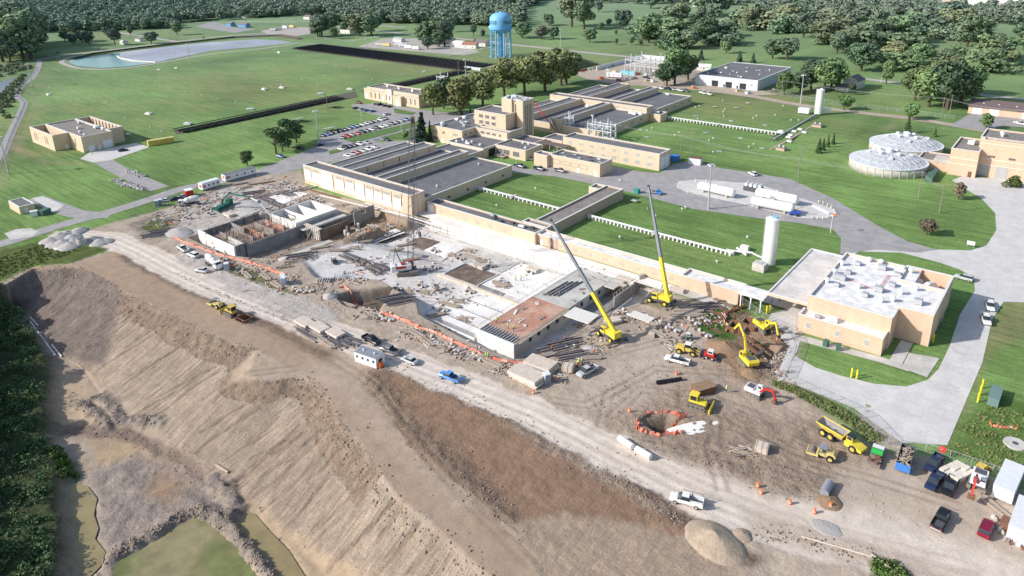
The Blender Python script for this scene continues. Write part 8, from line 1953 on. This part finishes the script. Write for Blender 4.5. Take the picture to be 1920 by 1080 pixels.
def clods(name,label,strips,m,seed):
 rng=np.random.RandomState(seed);V=[];F=[];off=0
 cube=np.array([(-1,-1,-1),(1,-1,-1),(1,1,-1),(-1,1,-1),(-1,-1,1),(1,-1,1),(1,1,1),(-1,1,1)])*.5;cf=np.array([(0,3,2,1),(4,5,6,7),(0,1,5,4),(1,2,6,5),(2,3,7,6),(3,0,4,7)])
 for pts,wd,n,s0,s1 in strips:
  for _ in range(n):
   k=rng.randint(len(pts)-1);f=rng.rand();x=pts[k][0]*(1-f)+pts[k+1][0]*f+rng.normal()*wd/2.5;y=pts[k][1]*(1-f)+pts[k+1][1]*f+rng.normal()*wd/2.5;s_=s0+(s1-s0)*.72*rng.rand()**3
   c_=cube*(1+rng.uniform(-.3,.3,(8,3)));q,_r=np.linalg.qr(rng.normal(size=(3,3)));V.append(c_@q*s_+np.array([x,y,zat(x,y)+s_*.15]));F.append(cf+off);off+=8
 o=bpy.data.objects.new(name,npmesh(name,V,F,m));COL.objects.link(o);return tag(o,label,'soil clods',kind='stuff')
clods('soil_clods','dark soil clods along the crest of the slope, the ploughed field and the mud dykes',[([(p[0],p[1]-2.5)for p in CREST],5,825,.1,0.5),([(p[0],p[1]-2)for p in CREST2[:7]],5,605,.1,0.55),(P((700,680),(900,765),(1150,895),(1260,975)),5,495,.1,0.4),(P((700,700),(760,800),(860,890),(950,970)),6,385,.1,0.4),(PL((205,800),(150,760),(190,745),(225,790),(300,800)),2,192,.15,0.55),(PL((210,1048),(260,1020),(330,975),(375,960),(420,975),(470,1040),(520,1100)),2.6,495,.15,0.55),(PL((95,805),(230,815),(330,865),(440,955),(560,1050)),3.5,330,.1,0.4),(P((1180,790),(1130,760),(1180,710),(1300,720)),8,275,.1,0.4),(P((1200,850),(1400,870),(1560,920)),8,275,.1,0.4),(P((1420,700),(1380,660),(1440,640)),4,275,.1,0.55),(P((1150,890),(1250,960),(1290,990)),2,137,.1,0.5),(P((330,510),(430,558),(560,608)),1.6,220,.1,0.4),(P((1420,1000),(1500,1010),(1640,1050)),3,165,.1,0.5)],'clod',61)
clods('stones','pale stones and lumps strewn over slopes and yards',[([(p[0],p[1]-9)for p in CREST[3:]],12,275,.08,0.35),([(p[0],p[1]-8)for p in CREST2[:7]],12,275,.08,0.35),(P((380,480),(520,545),(640,590)),6,275,.08,0.4),(P((640,640),(800,640),(950,720)),5,165,.08,0.35),(P((1060,700),(1250,660),(1400,740)),14,275,.08,0.35),(P((1500,870),(1700,930),(1900,1000)),12,192,.08,0.3),(P((280,410),(430,380),(560,370)),12,330,.1,0.55)],'clod_pale',62)
for i in range(22):
 f=i/21;x=-140-f*125;y=8-2+f*38+(i%3)*2.5-2
 tree(x-(i%2)*4,y-(i%2)*4,(7.5 if f<.3 else 11.5)+(i*7%4),'oval','leaf_green' if i%2 else 'leaf_dark','on the bank at the left edge, mostly out of frame',1.1)
 tree(x+2,y+3,5.5+(i%3),'bush','leaf_dark','under the trees at the left edge',1.1)
# ------------------------------------------------------------------ houses and sheds far off
def house(px,py,L_,w_,h,rz,wall_,roof_,label,cat='house',win=3):
 x,y,_=G(px,py);t=thing('house' if cat=='house' else 'shed',label,cat,(x,y,0),None,radians(rz),world=False)
 MB().box(-L_/2,-w_/2,0,L_/2,w_/2,h).build('wall',wall_,t);rh=w_*.32;b=MB();n_=.4
 b.add([(-L_/2-n_,-w_/2-n_,h-.05),(L_/2+n_,-w_/2-n_,h-.05),(L_/2+n_,w_/2+n_,h-.05),(-L_/2-n_,w_/2+n_,h-.05),(-L_/2-n_,0,h+rh),(L_/2+n_,0,h+rh)],[(0,1,5,4),(2,3,4,5),(0,3,2,1)]);b.build('roof',roof_,t)
 b=MB();b.add([(-L_/2,-w_/2,h),(-L_/2,w_/2,h),(-L_/2,0,h+rh-.1)],[(0,2,1)]);b.add([(L_/2,-w_/2,h),(L_/2,w_/2,h),(L_/2,0,h+rh-.1)],[(0,1,2)]);b.build('gable',wall_,t)
 for i in range(win):u=-L_/2+L_*(i+.5)/win;MB().box(u-.5,-w_/2-.05,1,u+.5,-w_/2-.01,2.2).build('window','pane',t)
 return t
mat('blue_siding',(.16,.34,.62),var=.08);mat('tan_siding',(.55,.48,.4),var=.08)
for a in((433,49,11,8,4,5,'blue_siding','house_roof','left one of two blue buildings with white gables'),(458,51,18,8,4,5,'blue_siding','house_roof','longer right one of two blue buildings'),(460,33,14,8,5,20,'house_white','house_roof','tan-roofed house behind the blue buildings'),(262,77,13,5.5,3,0,'house_white','house_roof','long low white house beside the far road'),(233,83,9,5,3,8,'house_white','white_metal','small white shed on the mown strip behind the reservoir','shed',1),
 (1600,163,12,11,5.5,82,'house_white','house_roof','white gabled house with dark roof at the right of the park'),(1580,170,9,7,3,0,'house_white','house_roof','low porch-like white annex beside the white gabled house','shed',2),
 (578,36,12,8,4,10,'house_white','house_roof','small white house right of the far crossroads'),(606,38,13,8,4,-15,'house_white','house_roof','white house with grey roof at the edge of the wood'),(124,32,12,9,4,10,'house_white','house_roof','white house glimpsed in the far left wood'),(592,10,12,9,4,30,'house_white','house_roof','white house at the top of the village'),(500,15,12,9,4,30,'tan_siding','house_roof','tan house at the top left of the village'),(575,20,12,9,4,0,'house_white','house_roof','white house halfway up the village'),
 (652,62,16,10,5,10,'house_white','house_roof','grey-roofed building among trees by the storage yard'),(860,88,16,9,4,10,'house_white','house_white','left white-roofed shed beside the water tower','shed',2),(882,90,16,9,4,20,'house_white','house_roof_red','middle shed with a reddish roof beside the water tower','shed',2),(902,86,16,9,4,10,'house_white','house_roof','right dark-roofed shed beside the water tower','shed',2),(843,80,14,7,4,0,'house_white','white_metal','white shed behind the white-roofed shed','shed',2),
 (1310,12,18,10,5,10,'house_white','house_roof','white house beyond the park, middle top'),(1382,8,12,8,4,10,'house_white','house_roof','white house beyond the park, right of the middle'),(1620,18,14,9,4,10,'tan_siding','house_roof_red','brown-roofed house above the right thicket'),(1765,12,18,9,4,0,'house_white','house_roof','white house at the top right'),(1775,28,18,9,4,0,'house_white','house_roof','white house among trees at the top right'),(1555,42,16,10,4,10,'tan_siding','house_roof','grey-roofed house right of the park'),(1320,131,11,7,3,20,'house_white','white_metal','white tent-like shed left of the warehouse','shed',1),
 (1850,8,60,26,7,5,'house_white','roof_pale','long white industrial hall at the top right, left one','hall',5),(1905,14,60,30,7,5,'tan_siding','roof_pale','tan industrial hall at the top right corner','hall',5),(1800,4,50,20,6,5,'tan_siding','house_roof_red','red-roofed industrial hall at the top right','hall',5),(748,78,14,6,3,0,'white_metal','galv','grey-blue shed at the end of the storage yard fence','shed',2)):
 house(*a)
for i,(px,py,rz,c_)in enumerate(((780,93,2,'white_wall'),(766,91,2,'white_wall'),(756,88,30,'machine_white'),(748,86,30,'white_wall'),(712,86,10,'galv'),(725,87,10,'plant_tan'),(512,58,20,'galv'),(522,57,80,'white_wall'),(535,53,0,'white_wall'),(548,52,0,'plant_tan'))):
 x,y,_=G(px,py);t=thing('trailer','pale box trailer or equipment parked in the far storage yards','trailer',(x,y,0),'trailers in the far storage yards',radians(rz),world=False);MB().box(-5,-1.3,.8,5,1.3,3.4).build('body',c_,t);wheel(t,-3,1.1,.5,.3);wheel(t,-3,-1.1,.5,.3)
# ------------------------------------------------------------------ masts, poles, wires, fences
def lamp_mast(t):MB().lathe([(.42,0),(.22,19)],n=10).build('pole','galv',t);b=MB();b.lathe([(1.3,19),(1.3,19.2)],n=12);b.build('ring','galv',t);[MB().box(1.2*cos(a_)-.35,1.2*sin(a_)-.35,18.6,1.2*cos(a_)+.35,1.2*sin(a_)+.35,19.1).build('lamp','white_metal',t)for a_ in(0,1.57,3.14,4.71)]
kit('lamp_mast',lamp_mast,[(598,270,None,'tall lamp mast beside the car park'),(1328,392,None,'tall lamp mast in front of the white horizontal tanks'),(17,326,None,'tall lamp mast at the left edge'),(61,163,None,'tall lamp mast beside the far left path'),(357,119,None,'tall lamp mast at the reservoir edge'),(1501,194,None,'tall lamp mast behind the far silo'),(688,92,None,'tall lamp mast beside the storage yard'),(874,156,None,'tall lamp mast behind the tall trees'),(1051,90,None,'tall lamp mast in the park by the far road')],'x','lamp post','tall lamp masts')
def upole(t):MB().lathe([(.2,0),(.13,12)],n=8).build('pole','timber_old',t);b=MB();b.bar((-1.3,0,11.2),(1.3,0,11.2),.14);b.bar((-1,0,10),(1,0,10),.12);b.build('crossarm','timber_old',t);b=MB();[b.box(u-.06,-.06,11.27,u+.06,.06,11.5)for u in(-1.2,-.5,.5,1.2)];b.build('insulator','galv',t)
kit('utility_pole',upole,[(1275,295,None),(1297,289,None),(1495,344,None),(1498,320,None),(1722,372,None),(1761,399,None),(1765,219,None),(1780,214,None),(1465,182,None),(1142,152,None),(1245,160,None),(1178,157,None),(860,142,None),(345,52,None),(322,76,None),(181,96,None),(615,212,None)],'wooden utility pole with crossarm','utility pole','wooden utility poles')
kit('small_pole',lambda t:(MB().lathe([(.12,0),(.08,7)],n=8).build('pole','white_metal',t),MB().box(-.6,-.2,7,.6,.2,7.2).build('lamp','white_metal',t)),[(1557,437,None,'thin pole carrying an orange windsock by the tank island'),(678,227,None,'white flagpole-like lamp by the car park'),(753,248,None,'slim white lamp pole near the lattice mast'),(968,325,None,'slim white lamp pole on the lawn corner by the filter building'),(1651,156,None,'slim pole with sign on the road right of the white house')],'x','pole','slim white poles')
x,y,_=G(1557,437);b=MB();b.tube((x,y,7.6),(x+1.6,y+.4,7.0),.4,.2,8);tag(b.build('windsock','safety_orange'),'orange windsock on a thin pole beside the tank island','windsock')
def wire(name,label,ps,h):
 b=MB()
 for a_,c_ in zip(ps,ps[1:]):
  A_=Vector((*G(*a_)[:2],h));B_=Vector((*G(*c_)[:2],h))
  for o_ in(-1.1,0,1.1):
   prev=None
   for k in range(9):f=k/8;p=A_.lerp(B_,f)+Vector((0,o_,-1.6*4*f*(1-f)));prev is not None and b.bar(prev,p,.035);prev=p
 tag(b.build(name,'galv'),label,'wires')
wire('power_line','thin power lines crossing the north lawn to the transformer yard',[(1128,262),(1275,295),(1495,344),(1722,372),(1761,399)],11.5);wire('power_line','thin power lines along the far side road',[(1465,182),(1765,219),(1920,245)],11.5)
def fence(label,pts,h=2.4,n=3.0,net=True):
 g0=G(*pts[0]);t=thing('chain_fence',label,'fence',(g0[0],g0[1],0));W_=[Vector((*G(*p)[:2],0))for p in pts];c=MB();po=None
 for a_,d_ in zip(W_,W_[1:]):
  k=max(1,int((d_-a_).length/n))
  for i in range(k):
   p=a_.lerp(d_,i/k)
   if po is None:po=MB().bar(p,p+Vector((0,0,h)),.1).build('post','galv',t);p0_=p.copy()
   else:inst(po,t,p-p0_)
  c.bar(a_+Vector((0,0,h)),d_+Vector((0,0,h)),.06);c.bar(a_+Vector((0,0,.25)),d_+Vector((0,0,.25)),.05)
  L_=(d_-a_).length;m_=int(L_/.6)
  if m_<400:
   for i in range(m_):p=a_.lerp(d_,i/m_);q=a_.lerp(d_,min(1,(i+1.6)/m_));c.bar(p+Vector((0,0,.2)),q+Vector((0,0,h)),.022);c.bar(p+Vector((0,0,h)),q+Vector((0,0,.2)),.022)
 c.build('mesh','galv',t)
fence('chain link fence along the weedy strip beside the lower drive',[(1468,712),(1560,752),(1620,784),(1665,832),(1690,835)]);fence('chain link fence from the no-entry gate to the right edge',[(1690,835),(1780,862),(1860,890),(1935,920)]);fence('curving chain link fence between plant building and yellow excavators',[(1392,572),(1430,600),(1480,622),(1492,650),(1478,690),(1468,712)])
fence('long chain link fence behind the north lawn',[(1440,175),(1560,196),(1700,212),(1790,224)],n=5);fence('fence along the far left path',[(0,318),(20,262),(48,196),(30,178),(44,158),(72,130)],n=5);fence('fence round the storage yard',[(590,72),(650,80),(735,66)],n=5);fence('fence between storage yard and big solar array',[(780,97),(840,106),(920,90)],n=5);fence('fence beside the substation gate',[(1230,150),(1285,158),(1310,145)],n=5)
x,y,_=G(1764,858);t=thing('no_entry_sign','round red no-entry sign with white bar on the gate','road sign',(x,y,0));d_=Vector((-x,-y,60)).normalized();c=Vector((x,y,2.1))
b=MB();b.tube(c-d_*.04,c,.72,n=20);b.build('disc','machine_red',t);b=MB();b.bar(c+d_*.02+Vector((CR[0],CR[1],0))*-.5,c+d_*.02+Vector((CR[0],CR[1],0))*.5,.03,.24);b.build('bar','white_wall',t);b=MB();b.bar((x+.02,y+.06,0),(x+.02,y+.06,1.6),.08);b.build('post','galv',t)
x,y,_=G(1819,464);t=thing('notice_board','white notice board on two legs at the lawn corner','sign',(x,y,0));MB().box(x-1.2,y-.05,1,x+1.2,y+.05,2.4).build('board','white_wall',t);MB().box(x-1,y+.06,0,x-.9,y+.14,2).build('leg','galv',t);MB().box(x+.9,y+.06,0,x+1,y+.14,2).build('leg','galv',t)
# ------------------------------------------------------------------ substations
def substation(label,px0,py0,nx,ny,sp,h,seed,rz=0,sc=1):
 x,y,_=G(px0,py0);t=thing('substation',label,'substation',(x,y,0),None,rz,world=False);r=random.Random(seed)
 for i in range(nx):
  for j in range(ny):
   b=MB();lattice(b,(i*sp,j*sp,0),(i*sp,j*sp,h+2*((i+j)%2)),.8,.3,7,.11);b.build('tower','white_metal',t)
 b=MB()
 for j in range(ny):
  for z in(h*.6,h*.9):b.bar((0,j*sp,z),((nx-1)*sp,j*sp,z),.32)
 for i in range(nx):
  for z in(h*.62,h*.85):b.bar((i*sp,0,z),(i*sp,(ny-1)*sp,z),.28)
 b.build('beam','white_metal',t);b=MB()
 for k in range(nx*ny*7):u,v_=r.uniform(0,(nx-1)*sp),r.choice(range(ny))*sp+r.uniform(-1,1);z=h*r.choice((.6,.9));b.tube((u,v_,z-1.2),(u,v_,z),.14,n=5)
 b.build('insulator','white_wall',t)['kind']='stuff';
 for k in range(max(2,nx)):u=r.uniform(.5,(nx-1)*sp-.5);v_=r.uniform(0,(ny-1)*sp);MB().box(u-1.2,v_-1,0,u+1.2,v_+1,2.6).build('transformer','white_metal',t)
 t.scale=(sc,)*3
substation('silver lattice transformer yard in front of the north filter building, larger part',1102,262,4,2,5,10.5,1);substation('small separate silver lattice frame left of the larger transformer yard',1060,252,2,2,3.4,11,2)
substation('large silver substation with tall posts inside the grey wall',1172,140,5,4,9,14,3);substation('small steel transformer frame beside the long solar rows',820,165,3,2,4,10,4)
t=thing('substation_wall','pale grey wall enclosing the large substation on three sides','wall',(-300,550,0));MB().box(-333,519,0,-332.4,598,3.4).build('wall_panel','white_metal',t);MB().box(-280,520,0,-279.4,596,3.4).build('wall_panel','concrete_grey',t);MB().box(-333,598,0,-279.4,598.6,3.4).build('wall_panel','white_wall',t)
for i,(px,py)in enumerate(((1152,136),(1140,133),(1172,150),(1195,140),(1210,152),(1224,154),(1160,152),(1128,148),(1385,172),(1402,176),(1450,172),(1300,166))):
 x,y,_=G(px,py);t=thing('equipment_crate','equipment or crates standing in the substation and warehouse yards','crate',(x,y,0),'equipment in the far yards',.5*i,world=False);MB().box(-2,-1,0,2,1,1.8).build('body',['plant_tan','machine_white','steel_rust','safety_orange'][i%4],t);MB().box(-2.1,-1.1,1.8,2.1,1.1,1.95).build('lid','galv',t)
for px,py,lb in((559,228,'grey picnic shelter behind the dark pines'),(622,200+2,'dark sloping sun screen on the lawn beside the car park'),(618,246,'pale bench frame left of the car park')):
 x,y,_=G(px,py);t=thing('shelter',lb,'shelter',(x,y,0));m_='steel_dark' if 'screen' in lb else 'galv';b=MB();b.add([(x-4,y-3,1.4),(x+4,y-3,3),(x+4,y+3,3),(x-4,y+3,1.4)],[(0,1,2,3)]);b.add([(x-4,y-3,1.3),(x+4,y-3,2.9),(x+4,y+3,2.9),(x-4,y+3,1.3)],[(3,2,1,0)]);b.build('roof',m_,t)
 for u,v_,z in((-3.8,-2.8,1.4),(3.8,-2.8,2.9),(3.8,2.8,2.9),(-3.8,2.8,1.4)):b=MB();b.bar((x+u,y+v_,0),(x+u,y+v_,z),.15);b.build('post','galv',t)
for i,g_ in enumerate(GREENS):
 b=MB();W_=[G(*p)[:2]for p in[]];o=tess('lawn_island',g_,.12,mat('lawn',(.1,.19,.05),var=.25,scale=1.2,c2=(.13,.19,.07)))
# ------------------------------------------------------------------ drop unused masters
for k,o in list(VP.items()):
 if hasattr(o,'children'):
  for c in list(o.children_recursive):bpy.data.objects.remove(c)
  bpy.data.objects.remove(o)
